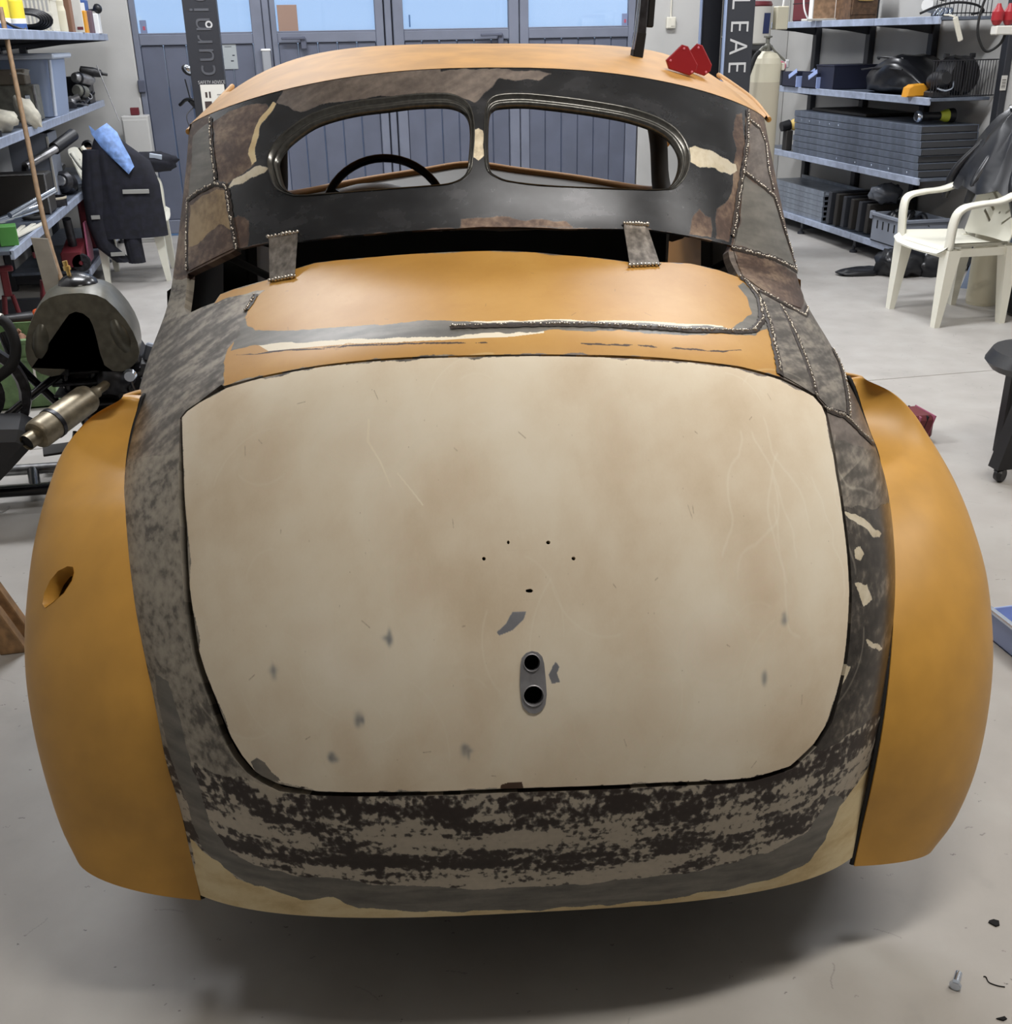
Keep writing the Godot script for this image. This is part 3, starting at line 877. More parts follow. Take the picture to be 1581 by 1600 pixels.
func roof(root: Node3D) -> void:
	var rr := []
	for k in 31:
		var row := []
		for s in 61:
			row.append(roof_at(lerpf(-1.0, 1.0, s / 60.0), 2.0 * k / 30.0) + Vector3(0, 0.0015, 0))
		rr.append(row)
	var g := Geo.new().rows(rr)
	# rolled edge along the rear seam
	var under := []
	for k in 31:
		var row := []
		for s in 61:
			row.append(rr[k][60 - s] + Vector3(0, -0.006, 0))
		under.append(row)
	g.rows(under)
	var made := part(root, "roof_panel", g, M.ochre_roof)
	# drip rails at the roof edge, with the strip of roof skin that carries them
	for e in [[Vector3(-0.766, 1.412, -1.6), Vector3(-0.746, 1.457, -1.85), Vector3(-0.722, 1.506, -2.08)], [Vector3(0.770, 1.429, -1.6), Vector3(0.793, 1.467, -1.85), Vector3(0.783, 1.502, -2.05), Vector3(0.776, 1.525, -2.2)]]:
		var line := curve(e, 8)
		part(made, "drip_rail", Geo.new().tube(line, 0.0075, 8), M.ochre_roof)
		var edge := []
		for k in line.size():
			var f := float(k) / (line.size() - 1)
			var sd := signf(e[0].x)
			edge.append([line[k], line[k].lerp(roof_at(sd * 0.72, f * 0.9), 0.5) + Vector3(0, 0.008, 0), roof_at(sd * lerpf(0.74, 0.62, f), f * 0.9)])
		part(made, "roof_edge_skin", Geo.new().rows(edge), M.ochre_roof)


func interior(root: Node3D) -> void:
	# windscreen frame: posts, header, cowl
	var zf := -2.62
	var ring := []
	var sill := [Vector3(-0.66, 1.145, zf + 0.16), Vector3(-0.60, 1.14, zf + 0.08), Vector3(-0.40, 1.165, zf - 0.02), Vector3(-0.18, 1.19, zf - 0.08), Vector3(0.0, 1.21, zf - 0.11), Vector3(0.18, 1.19, zf - 0.08), Vector3(0.40, 1.165, zf - 0.02), Vector3(0.60, 1.14, zf + 0.08), Vector3(0.66, 1.145, zf + 0.16)]
	var path := curve(sill, 6)
	part(root, "windscreen_sill", Geo.new().tube(path, 0.014, 8), M.ochre_dark)
	# dash top sloping towards the seat, and the dash face
	var rr := []
	for e in [[0.0, 0.0], [0.06, -0.03], [0.16, -0.06], [0.2, -0.09], [0.2, -0.3]]:
		var row := []
		for p in path:
			row.append(p + Vector3(0, e[1], e[0]))
		rr.append(row)
	part(root, "dashboard", Geo.new().rows(rr), M.dash)
	for sd in [-1.0, 1.0]:
		var post := [Vector3(sd * 0.70, 1.02, zf + 0.3), Vector3(sd * 0.665, 1.15, zf + 0.17), Vector3(sd * 0.655, 1.3, zf + 0.12), Vector3(sd * 0.63, 1.45, zf + 0.08)]
		part(root, "windscreen_post", Geo.new().tube(curve(post, 5), [0.05, 0.05, 0.045, 0.04, 0.035, 0.034, 0.033, 0.032, 0.032, 0.032, 0.032, 0.032, 0.033, 0.034, 0.036, 0.04], 8), M.dark_inside)
		# door post behind the window panel's ends
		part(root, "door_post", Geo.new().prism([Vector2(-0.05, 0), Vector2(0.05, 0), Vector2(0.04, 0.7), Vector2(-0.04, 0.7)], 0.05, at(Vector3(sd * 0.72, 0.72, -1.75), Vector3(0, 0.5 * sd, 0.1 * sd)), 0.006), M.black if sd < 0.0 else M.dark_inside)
		# lower door skin
		var skin := []
		for k in 6:
			var row := []
			for s in 9:
				row.append(Vector3(sd * (lerpf(0.80, 0.72, s / 8.0) + 0.03 * sin(PI * k / 5.0)), lerpf(1.06, 0.25, k / 5.0), lerpf(-1.3, -2.7, s / 8.0)))
			skin.append(row)
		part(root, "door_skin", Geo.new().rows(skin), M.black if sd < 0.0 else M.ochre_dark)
		# diagonal brace seen through the open slot
		part(root, "brace_bar", Geo.new().tube([Vector3(sd * 0.62, 1.18, -1.12), Vector3(sd * 0.36, 1.07, -1.02)], 0.009, 8), M.black)
	# floor, bulkhead behind the deck, seat back
	part(root, "floor_pan", B(Vector3(0, 0.27, -1.6), Vector3(1.3, 0.03, 2.5), 0.005), M.black)
	var bh := Geo.new()
	var br := []
	for k in 8:
		var row := []
		for s in 21:
			var x := lerpf(-0.50, 0.47, s / 20.0)
			row.append(Vector3(x, lerpf(0.3, 1.18, k / 7.0), -1.3 - 0.1 * k / 7.0 + 0.012 * sin(x * 37.0) + 0.01 * sin(x * 11.0)))
		br.append(row)
	bh.rows(br)
	part(root, "seat_bulkhead", bh, M.black_cloth)
	# steering wheel: rim, spokes, hub, column
	var c := Vector3(-0.283, 1.125, -2.0)
	var ax := Vector3(0.0, 0.42, 0.9).normalized()
	var ux := Vector3.RIGHT
	var uy := ax.cross(ux).normalized()
	var pts := []
	for k in 49:
		pts.append(c + ux * cos(TAU * k / 48) * 0.19 + uy * sin(TAU * k / 48) * 0.19)
	var wheel := part(root, "steering_wheel", Geo.new().tube(pts, 0.0125, 10, false), M.gloss_black)
	var sp := Geo.new()
	for k in 3:
		var a := -PI / 2 + TAU * k / 3
		sp.tube([c - ax * 0.03, c - ax * 0.02 + (ux * cos(a) + uy * sin(a)) * 0.1, c + (ux * cos(a) + uy * sin(a)) * 0.185], 0.008, 6)
	part(wheel, "wheel_spoke", sp, M.gloss_black)
	part(wheel, "wheel_hub", Geo.new().blob(c - ax * 0.02, Vector3(0.04, 0.04, 0.04), 0.0, 1, 12), M.gloss_black)
	part(root, "steering_column", Geo.new().tube([c - ax * 0.03, c - ax * 0.55], 0.022, 8), M.dark_inside)
	part(root, "instrument_cowl", Geo.new().blob(Vector3(-0.34, 1.13, -2.42), Vector3(0.15, 0.055, 0.09), 0.0, 1, 16), M.dash)
	# wheels that carry the body
	for sd in [-1.0, 1.0]:
		for z in [-0.98, -3.0]:
			var prof := [Vector2(0.10, -0.08), Vector2(0.20, -0.085), Vector2(0.29, -0.08), Vector2(0.325, -0.055), Vector2(0.33, 0.0), Vector2(0.325, 0.055), Vector2(0.29, 0.08), Vector2(0.20, 0.085), Vector2(0.10, 0.08)]
			var w := part(root, "wheel", Geo.new().lathe(prof, at(Vector3(sd * (0.76 if z > -2.0 else 0.66), 0.34, z), Vector3(0, 0, PI / 2)), 28), M.rubber)
			part(w, "wheel_disc", Geo.new().lathe([Vector2(0.0, -0.03), Vector2(0.1, -0.05), Vector2(0.2, -0.02), Vector2(0.2, 0.02), Vector2(0.0, 0.03)], at(Vector3(sd * (0.76 if z > -2.0 else 0.66), 0.34, z), Vector3(0, 0, PI / 2)), 20), M.dark_inside)
	# body ahead of the windscreen: scuttle, bonnet and front fenders out of sight behind the cabin
	var front := []
	for k in 12:
		var f := k / 11.0
		var row := []
		for s in 13:
			var a := lerpf(-PI / 2, PI / 2, s / 12.0)
			var w := lerpf(0.66, 0.34, f)
			row.append(Vector3(sin(a) * w, 0.45 + cos(a) * lerpf(0.62, 0.50, f) * (1.0 - 0.15 * f * f), lerpf(-2.72, -3.95, f)))
		front.append(row)
	part(root, "bonnet", Geo.new().rows(front, false, false, false), M.ochre_roof)


# ---------------------------------------------------------------- what things are made of
func materials() -> void:
	M.white = plain(rgb(228, 228, 226), 0.55)
	M.lamp_glow = plain(rgb(255, 250, 240), 0.5)
	M.lamp_glow.emission_enabled = true
	M.lamp_glow.emission = Color(1.0, 0.97, 0.92)
	M.lamp_glow.emission_energy_multiplier = 2.0
	M.ochre = mottled(rgb(196, 147, 66), 0.05, 1.4, 0.42, 0.0, 5, 0.02)
	M.ochre_roof = mottled(rgb(190, 142, 74), 0.06, 1.2, 0.62, 0.0, 9, 0.02)
	M.ochre_dark = plain(rgb(150, 108, 58), 0.6)
	M.black = plain(rgb(12, 12, 14), 0.9)
	M.black_cloth = plain(rgb(14, 14, 17), 0.85)
	M.gloss_black = plain(rgb(16, 17, 22), 0.25)
	M.rubber = plain(rgb(20, 20, 21), 0.8)
	M.dark_inside = plain(rgb(40, 37, 34), 0.7)
	M.dash = plain(rgb(120, 120, 118), 0.5)
	M.dark_steel = mottled(rgb(96, 96, 94), 0.12, 8.0, 0.26, 0.75, 3, 0.03)
	M.grey_metal = mottled(rgb(150, 150, 155), 0.08, 9.0, 0.4, 0.5, 4)
	M.tab_steel = mottled(rgb(140, 134, 128), 0.3, 6.0, 0.35, 0.7, 14, 0.03)
	M.heat = mottled(rgb(52, 44, 40), 0.3, 20.0, 0.6, 0.2, 6, 0.05)
	M.bead = plain(rgb(205, 198, 188), 0.25, 0.85)
	M.body = body_material()
	M.floor = floor_material()
	M.wall = mottled(rgb(184, 183, 180), 0.03, 0.35, 0.9, 0.0, 21)
	M.ceiling = plain(rgb(215, 215, 212), 0.9)
	M.door = mottled(rgb(92, 97, 113), 0.03, 0.8, 0.5, 0.0, 23)
	M.door_frame = mottled(rgb(112, 117, 132), 0.03, 0.8, 0.5, 0.0, 24)
	M.dark_gap = plain(rgb(28, 32, 46), 0.8)
	M.glass = plain(Color(0.9, 0.95, 1.0, 0.08), 0.03)
	M.glass.transparency = BaseMaterial3D.TRANSPARENCY_ALPHA


# Colour styles of the shell: how much of each noise goes into the tone, the tones, roughness and metal
const STYLES := [
	# weights: fine, streaks along, streaks aslant, blotches; then stops and colours; then roughness and metal at both ends
	{"w": [0.1, 0.1, 0.1, 0.7], "s": [0.0, 0.45, 0.6, 1.0], "c": [0xb0823c, 0xbb8c44, 0xbf9148, 0xc79a54], "r": [0.5, 0.45], "m": [0.0, 0.0]},  # 0 ochre paint
	{"w": [0.25, 0.1, 0.55, 0.1], "s": [0.0, 0.38, 0.5, 0.62, 1.0], "c": [0x3c3835, 0x5b5650, 0x767069, 0x958d82, 0xbcb4a6], "r": [0.5, 0.35], "m": [0.35, 0.5]},  # 1 sanded steel
	{"w": [0.34, 0.30, 0.06, 0.34], "s": [0.0, 0.42, 0.455, 0.49, 0.52, 1.0], "c": [0x241c1a, 0x352c29, 0x55504b, 0x6f6a63, 0xb0a799, 0xc2b9a9], "r": [0.5, 0.4], "m": [0.15, 0.35]},  # 2 scraped tail
	{"w": [0.1, 0.2, 0.1, 0.6], "s": [0.0, 0.45, 0.6, 1.0], "c": [0x27282b, 0x323438, 0x3a3c40, 0x55555a], "r": [0.24, 0.3], "m": [0.5, 0.5]},  # 3 dark panel steel
	{"w": [0.25, 0.15, 0.1, 0.5], "s": [0.0, 0.42, 0.55, 0.7, 1.0], "c": [0x352722, 0x4f3d35, 0x6b574a, 0x8a7663, 0xa8977f], "r": [0.6, 0.45], "m": [0.15, 0.3]},  # 4 brown rust
	{"w": [0.35, 0.1, 0.2, 0.35], "s": [0.0, 0.36, 0.46, 0.6, 1.0], "c": [0x3b3734, 0x645f59, 0x8b857b, 0xa0998d, 0xb7af9f], "r": [0.55, 0.4], "m": [0.25, 0.35]},  # 5 grey pasty filler metal
	{"w": [0.1, 0.15, 0.15, 0.6], "s": [0.0, 0.4, 0.6, 1.0], "c": [0xb49a6e, 0xd6c092, 0xe2d0a6, 0xeadbb8], "r": [0.7, 0.7], "m": [0.0, 0.0]},  # 6 beige primer
	{"w": [0.35, 0.1, 0.15, 0.4], "s": [0.0, 0.4, 0.55, 0.66, 1.0], "c": [0x2a2725, 0x44403d, 0x57524d, 0x7b746b, 0xd8d0c2], "r": [0.3, 0.2], "m": [0.4, 0.8]},  # 7 glossy dark filler, its palest tones painted in as highlights
	{"w": [0.1, 0.5, 0.1, 0.3], "s": [0.0, 0.4, 0.6, 1.0], "c": [0x4c4a47, 0x66645f, 0x76736d, 0x8f8a82], "r": [0.5, 0.45], "m": [0.2, 0.2]},  # 8 smooth grey
	{"w": [0.3, 0.1, 0.1, 0.5], "s": [0.0, 0.4, 0.6, 1.0], "c": [0x8a7c68, 0xd6cab0, 0xe6dcc6, 0xf3ecdc], "r": [0.35, 0.3], "m": [0.3, 0.5]},  # 9 bright solder, and the painted highlights of the GLINT outlines
	{"w": [0.06, 0.06, 0.08, 0.8], "s": [0.0, 0.3, 0.5, 0.7, 1.0], "c": [0xc6b49a, 0xd4c5ae, 0xdbcfba, 0xdfd5c2, 0xe5dccc], "r": [0.75, 0.7], "m": [0.0, 0.0]},  # 10 cream lid
	{"w": [0.2, 0.2, 0.4, 0.2], "s": [0.0, 0.4, 0.6, 1.0], "c": [0x4a4240, 0x6d645f, 0x847a73, 0xa49a90], "r": [0.5, 0.35], "m": [0.35, 0.5]},  # 11 brownish sanded
	{"w": [0.1, 0.1, 0.1, 0.7], "s": [0.0, 0.5, 1.0], "c": [0x7d7f86, 0x8f9198, 0xa4a5aa], "r": [0.4, 0.35], "m": [0.4, 0.4]},  # 12 bare grey spot
	{"w": [0.1, 0.1, 0.1, 0.7], "s": [0.0, 0.5, 1.0], "c": [0x33231a, 0x3d2a1e, 0x4a3424], "r": [0.6, 0.6], "m": [0.0, 0.0]},  # 13 dark scored line
	{"w": [0.1, 0.1, 0.1, 0.7], "s": [0.0, 0.5, 1.0], "c": [0xe2d8c2, 0xe8dfca, 0xece4d2], "r": [0.55, 0.55], "m": [0.0, 0.0]},  # 14 pale scratch
	{"w": [0.25, 0.05, 0.1, 0.6], "s": [0.0, 0.4, 0.55, 1.0], "c": [0x4f3d33, 0x8d7757, 0xa38c68, 0xb49e7c], "r": [0.6, 0.5], "m": [0.05, 0.1]},  # 15 tan primer remains
]


func fill_style(mask: Image, list: Array, style: int) -> void:
	# scan-converts an outline given in (u, v) into the style mask
	var w := mask.get_width()
	var h := mask.get_height()
	var pts := PackedVector2Array()
	for k in range(0, list.size(), 2):
		var q := body_uv(list[k], list[k + 1])
		pts.append(Vector2(q.x * w, q.y * h))
	var lo := h
	var hi := 0
	for p in pts:
		lo = mini(lo, int(floor(p.y)))
		hi = maxi(hi, int(ceil(p.y)))
	var c := Color8(style, style, style)
	for y in range(maxi(lo, 0), mini(hi + 1, h)):
		var xs := []
		for k in pts.size():
			var a := pts[k]
			var b := pts[(k + 1) % pts.size()]
			var yy := y + 0.5
			if (a.y <= yy) != (b.y <= yy):
				xs.append(a.x + (b.x - a.x) * (yy - a.y) / (b.y - a.y))
		xs.sort()
		for k in range(0, xs.size() - 1, 2):
			var x0 := int(round(xs[k]))
			var x1 := int(round(xs[k + 1]))
			if x1 > x0:
				mask.fill_rect(Rect2i(x0, y, x1 - x0, 1), c)


func noise_bytes(w: int, h: int, freq: float, sd: int, octaves: int, warp := 0.0, squeeze := Vector2.ONE, ridged := false) -> PackedByteArray:
	var nz := FastNoiseLite.new()
	nz.noise_type = FastNoiseLite.TYPE_SIMPLEX_SMOOTH
	nz.seed = sd
	nz.frequency = freq
	nz.fractal_octaves = octaves
	if ridged:
		nz.fractal_type = FastNoiseLite.FRACTAL_RIDGED
	if warp > 0.0:
		nz.domain_warp_enabled = true
		nz.domain_warp_amplitude = warp
		nz.domain_warp_frequency = freq * 0.8
	var im := nz.get_image(int(w / squeeze.x), int(h / squeeze.y), false, false, true)
	im.convert(Image.FORMAT_L8)
	if squeeze != Vector2.ONE:
		im.resize(w, h, Image.INTERPOLATE_BILINEAR)
	return im.get_data()


const TEX := 1792


func body_material() -> StandardMaterial3D:
	var w := TEX
	var h := TEX
	var mask := Image.create(w, h, false, Image.FORMAT_L8)
	mask.fill(Color8(1, 1, 1))
	var vy := func(v: float) -> int: return int(v / 10.4 * h)
	# the large fields
	mask.fill_rect(Rect2i(0, 0, w, vy.call(2.3)), Color8(4, 4, 4))
	mask.fill_rect(Rect2i(0, vy.call(2.3), w / 2, vy.call(3.2) - vy.call(2.3)), Color8(5, 5, 5))
	mask.fill_rect(Rect2i(0, vy.call(5.4), w / 2, vy.call(8.0) - vy.call(5.4)), Color8(5, 5, 5))
	mask.fill_rect(Rect2i(w / 2, vy.call(2.2), w / 2, vy.call(5.5) - vy.call(2.2)), Color8(11, 11, 11))
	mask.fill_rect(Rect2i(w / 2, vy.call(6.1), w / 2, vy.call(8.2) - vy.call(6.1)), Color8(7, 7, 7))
	mask.fill_rect(Rect2i(0, vy.call(8.0), w, h - vy.call(8.0)), Color8(2, 2, 2))
	fill_style(mask, SMOOTH, 8)
	fill_style(mask, PRIMER, 6)
	fill_style(mask, PANEL, 3)
	fill_style(mask, SAND_TOP, 11)
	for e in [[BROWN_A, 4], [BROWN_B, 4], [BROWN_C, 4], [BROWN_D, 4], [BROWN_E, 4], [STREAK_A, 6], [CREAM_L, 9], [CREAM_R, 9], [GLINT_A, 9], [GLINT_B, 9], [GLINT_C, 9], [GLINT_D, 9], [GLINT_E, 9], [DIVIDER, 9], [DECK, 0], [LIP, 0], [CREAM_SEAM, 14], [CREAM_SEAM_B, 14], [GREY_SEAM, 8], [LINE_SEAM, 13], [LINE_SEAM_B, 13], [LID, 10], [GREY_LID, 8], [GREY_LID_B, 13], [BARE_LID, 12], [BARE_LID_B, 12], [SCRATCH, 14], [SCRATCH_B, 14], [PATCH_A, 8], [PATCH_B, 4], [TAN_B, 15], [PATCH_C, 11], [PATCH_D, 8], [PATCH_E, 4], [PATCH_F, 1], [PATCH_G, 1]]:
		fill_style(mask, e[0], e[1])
	var mk := mask.get_data()
	var fine := noise_bytes(w, h, 0.05, 11, 4)
	var along_x := noise_bytes(w, h, 0.03, 12, 4, 10.0, Vector2(5, 1))
	var blot := noise_bytes(w, h, 0.010, 13, 5, 40.0, Vector2(2, 1))
	var soft := noise_bytes(w, h, 0.006, 17, 4, 30.0, Vector2(2, 2))
	var warp := noise_bytes(w, h, 0.02, 14, 3, 0.0, Vector2(2, 2))
	var warp2 := noise_bytes(w, h, 0.02, 15, 3, 0.0, Vector2(2, 2))
	var grain := noise_bytes(w, h, 0.2, 16, 2)
	# ramps
	var lut := []
	var orm := []
	var wt := []
	for st in STYLES:
		var l := PackedByteArray()
		var o := PackedByteArray()
		var cols := []
		for c in st.c:
			cols.append(Color8((c >> 16) & 255, (c >> 8) & 255, c & 255))
		for k in 256:
			var c := ramp(k / 255.0, st.s, cols)
			l.append_array([int(c.r * 255), int(c.g * 255), int(c.b * 255)])
			o.append_array([int(lerpf(st.r[0], st.r[1], k / 255.0) * 255), int(lerpf(st.m[0], st.m[1], k / 255.0) * 255)])
		lut.append(l)
		orm.append(o)
		wt.append([int(st.w[0] * 256), int(st.w[1] * 256), int(st.w[2] * 256), int(st.w[3] * 256)])
	# where the scraped tail is lighter or darker, by height on the tail
	var bias := PackedInt32Array()
	for y in h:
		var v := 10.4 * y / h
		bias.append(int(255.0 * ramp_f(v, [8.0, 8.15, 8.45, 8.6, 8.75, 8.95, 9.1, 9.3, 9.6, 10.0], [-0.05, -0.1, -0.05, 0.09, 0.0, -0.16, 0.03, 0.07, 0.05, 0.0])))
	var rgb_out := PackedByteArray()
	rgb_out.resize(w * h * 3)
	var orm_out := PackedByteArray()
	orm_out.resize(w * h * 3)
	for y in h:
		var row := y * w
		for x in w:
			var at_ := row + x
			var mx := clampi(x + ((warp[at_] - 128) >> 4), 0, w - 1)
			var my := clampi(y + ((warp2[at_] - 128) >> 4), 0, h - 1)
			var s := mk[my * w + mx]
			if s == 10 or (s >= 12 and s < 15):
				s = mk[at_]
			var q: Array = wt[s]
			var slant := along_x[((y + (x >> 1)) % h) * w + (x + h - y) % w]
			var tone: int
			if s == 10 or s == 0:
				tone = (fine[at_] * q[0] + along_x[at_] * q[1] + slant * q[2] + soft[at_] * q[3]) >> 8
			else:
				tone = (fine[at_] * q[0] + along_x[at_] * q[1] + slant * q[2] + blot[at_] * q[3]) >> 8
			if s == 2:
				tone += bias[y]
			else:
				tone += (grain[at_] - 128) >> 4
			tone = clampi(tone, 0, 255)
			var l: PackedByteArray = lut[s]
			rgb_out[at_ * 3] = l[tone * 3]
			rgb_out[at_ * 3 + 1] = l[tone * 3 + 1]
			rgb_out[at_ * 3 + 2] = l[tone * 3 + 2]
			var o: PackedByteArray = orm[s]
			orm_out[at_ * 3] = 255
			orm_out[at_ * 3 + 1] = o[tone * 2]
			orm_out[at_ * 3 + 2] = o[tone * 2 + 1]
	soft_marks(rgb_out, w, h)
	var m := StandardMaterial3D.new()
	m.albedo_texture = ImageTexture.create_from_image(Image.create_from_data(w, h, false, Image.FORMAT_RGB8, rgb_out))
	var om := Image.create_from_data(w, h, false, Image.FORMAT_RGB8, orm_out)
	om.resize(w / 2, h / 2, Image.INTERPOLATE_BILINEAR)
	var ot := ImageTexture.create_from_image(om)
	m.roughness = 1.0
	m.roughness_texture = ot
	m.roughness_texture_channel = BaseMaterial3D.TEXTURE_CHANNEL_GREEN
	m.metallic = 1.0
	m.metallic_texture = ot
	m.metallic_texture_channel = BaseMaterial3D.TEXTURE_CHANNEL_BLUE
	m.texture_repeat = false
	return m


# worn-through smudges, faint sanding arcs and pin scratches on the lid and deck
func soft_marks(px: PackedByteArray, w: int, h: int) -> void:
	var r := RandomNumberGenerator.new()
	r.seed = 41
	var dab := func(c: Vector2, rad: Vector2, col: Color, strength: float) -> void:
		for y in range(maxi(0, int(c.y - rad.y * 2.0)), mini(h, int(c.y + rad.y * 2.0) + 1)):
			for x in range(maxi(0, int(c.x - rad.x * 2.0)), mini(w, int(c.x + rad.x * 2.0) + 1)):
				var d := (Vector2(x, y) - c) / rad
				var k := strength * exp(-d.length_squared() * 1.4)
				if k < 0.01:
					continue
				var o := (y * w + x) * 3
				px[o] = int(lerpf(px[o], col.r * 255, k))
				px[o + 1] = int(lerpf(px[o + 1], col.g * 255, k))
				px[o + 2] = int(lerpf(px[o + 2], col.b * 255, k))
	var blue := rgb(120, 122, 124)
	for k in SPOTS.size():
		var c := Vector2.ZERO
		for p in range(0, SPOTS[k].size(), 2):
			c += body_uv(SPOTS[k][p], SPOTS[k][p + 1]) * Vector2(w, h) / (SPOTS[k].size() / 2.0)
		for e in 5:
			dab.call(c + Vector2(r.randf_range(-6, 6), r.randf_range(-6, 6)), Vector2(r.randf_range(3, 9), r.randf_range(3, 8)), blue, 0.55 if k < 4 else 0.3)
	# pale arcs left by the sander
	for k in 26:
		var c := Vector2(r.randf_range(0.16, 0.84) * w, r.randf_range(0.50, 0.76) * h)
		var rad := r.randf_range(40, 140)
		var a0 := r.randf() * TAU
		var n := int(rad * r.randf_range(0.5, 1.1))
		for e in n:
			var a := a0 + 1.4 * e / n
			dab.call(c + Vector2(cos(a), sin(a) * 0.8) * rad, Vector2(2.5, 2.5), rgb(232, 224, 205), 0.13)
	# veins of pale filler high on the right
	for k in 9:
		var p := Vector2(r.randf_range(0.66, 0.88) * w, r.randf_range(0.52, 0.60) * h)
		var d := Vector2(r.randf_range(-0.5, 0.5), 1.0)
		for e in 90:
			d = (d + Vector2(r.randf_range(-0.25, 0.25), r.randf_range(-0.12, 0.12))).normalized()
			p += d * 2.0
			dab.call(p, Vector2(3.0, 3.0), rgb(236, 230, 214), 0.16)
	# pin scratches and specks
	for k in 150:
		var p := Vector2(r.randf_range(0.14, 0.86) * w, r.randf_range(0.30, 0.77) * h)
		var d := Vector2.from_angle(r.randf() * TAU)
		var n := r.randi_range(1, 14) if k % 3 == 0 else 1
		for e in n:
			dab.call(p + d * e * 1.2, Vector2(0.7, 0.7), rgb(84, 66, 48), r.randf_range(0.25, 0.6))
	# warm dusty patches
	for k in 26:
		dab.call(Vector2(r.randf_range(0.15, 0.85) * w, r.randf_range(0.52, 0.76) * h), Vector2(r.randf_range(30, 90), r.randf_range(20, 60)), rgb(196, 172, 146), 0.16)


func ramp_f(x: float, xs: Array, ys: Array) -> float:
	for k in xs.size() - 1:
		if x <= xs[k + 1]:
			return lerpf(ys[k], ys[k + 1], clampf((x - xs[k]) / (xs[k + 1] - xs[k]), 0.0, 1.0))
	return ys[ys.size() - 1]


func floor_material() -> StandardMaterial3D:
	var m := plain(Color.WHITE, 0.5)
	m.albedo_texture = noise_tex(0.008, [0.0, 0.2, 0.5, 0.8], [rgb(158, 155, 150), rgb(166, 162, 157), rgb(170, 166, 161), rgb(174, 171, 166)], 31, 6, 1024)
	m.uv1_triplanar = true
	m.uv1_world_triplanar = true
	m.uv1_scale = Vector3.ONE * 0.45
	# specks and scuffs
	var sp := Image.create(1024, 1024, false, Image.FORMAT_RGBA8)
	sp.fill(Color(0.3, 0.28, 0.26, 0.0))
	var r := RandomNumberGenerator.new()
	r.seed = 99
	for k in 420:
		var p := Vector2(r.randf() * 1000, r.randf() * 1000)
		var s := r.randf_range(0.6, 2.2)
		var c := Color(0.10, 0.09, 0.09, r.randf_range(0.35, 0.95))
		for j in r.randi_range(1, 5):
			sp.fill_rect(Rect2i(int(p.x + j * s * 0.8), int(p.y + r.randf_range(-1, 1)), maxi(1, int(s)), maxi(1, int(s * 0.8))), c)
	for k in 60:
		var p := Vector2(r.randf() * 1000, r.randf() * 1000)
		var d := Vector2.from_angle(r.randf() * TAU)
		var c := Color(0.25, 0.23, 0.22, r.randf_range(0.15, 0.45))
		for j in r.randi_range(8, 34):
			var q := p + d * j + Vector2(sin(j * 0.2), cos(j * 0.15)) * 1.5
			if q.x > 0 and q.y > 0 and q.x < 1023 and q.y < 1023:
				sp.set_pixel(int(q.x), int(q.y), c)
	m.detail_enabled = true
	m.detail_albedo = ImageTexture.create_from_image(sp)
	m.detail_blend_mode = BaseMaterial3D.BLEND_MODE_MIX
	m.detail_uv_layer = BaseMaterial3D.DETAIL_UV_1
	return m


# ---------------------------------------------------------------- the room
const X0 := -1.95
const X1 := 4.97
const Z0 := -10.55
const Z1 := 6.5


func room() -> void:
	var cx := (X0 + X1) / 2
	var cz := (Z0 + Z1) / 2
	# floor in four slabs with a sawn joint between them
	var fl := Geo.new()
	for e in [[X0 - 0.2, X1 + 0.2, -4.764, Z1 + 0.2], [X0 - 0.2, X1 + 0.2, Z0 - 0.2, -4.772]]:
		fl.box(at(Vector3((e[0] + e[1]) / 2, -0.1, (e[2] + e[3]) / 2)), Vector3(e[1] - e[0], 0.2, e[3] - e[2]), 0.002)
	fl.box(at(Vector3(cx, -0.15, -4.768)), Vector3(X1 - X0, 0.28, 0.03), 0.001)
	struct("floor", fl, M.floor)
	struct("ceiling", B(Vector3(cx, CEIL + 0.1, cz), Vector3(X1 - X0 + 0.4, 0.2, Z1 - Z0 + 0.4)), M.ceiling)
	struct("wall_left", B(Vector3(X0 - 0.1, CEIL / 2, cz), Vector3(0.2, CEIL, Z1 - Z0 + 0.4)), M.wall)
	struct("wall_right", B(Vector3(X1 + 0.1, CEIL / 2, cz), Vector3(0.2, CEIL, Z1 - Z0 + 0.4)), M.wall)
	struct("wall_near", B(Vector3(cx, CEIL / 2, Z1 + 0.1), Vector3(X1 - X0 + 0.4, CEIL, 0.2)), M.wall)
	# far wall with the folding doors
	var dx0 := -1.075
	var dx1 := 3.485
	var dt := 3.0
	struct("wall_far_left", B(Vector3((X0 + dx0) / 2, CEIL / 2, Z0 - 0.1), Vector3(dx0 - X0, CEIL, 0.3), 0.01), M.wall)
	struct("wall_far_right", B(Vector3((X1 + dx1) / 2, CEIL / 2, Z0 - 0.1), Vector3(X1 - dx1, CEIL, 0.3), 0.01), M.wall)
	struct("wall_far_top", B(Vector3((dx0 + dx1) / 2, (CEIL + dt) / 2, Z0 - 0.1), Vector3(dx1 - dx0, CEIL - dt, 0.3), 0.01), M.wall)
	ceiling_lamps()


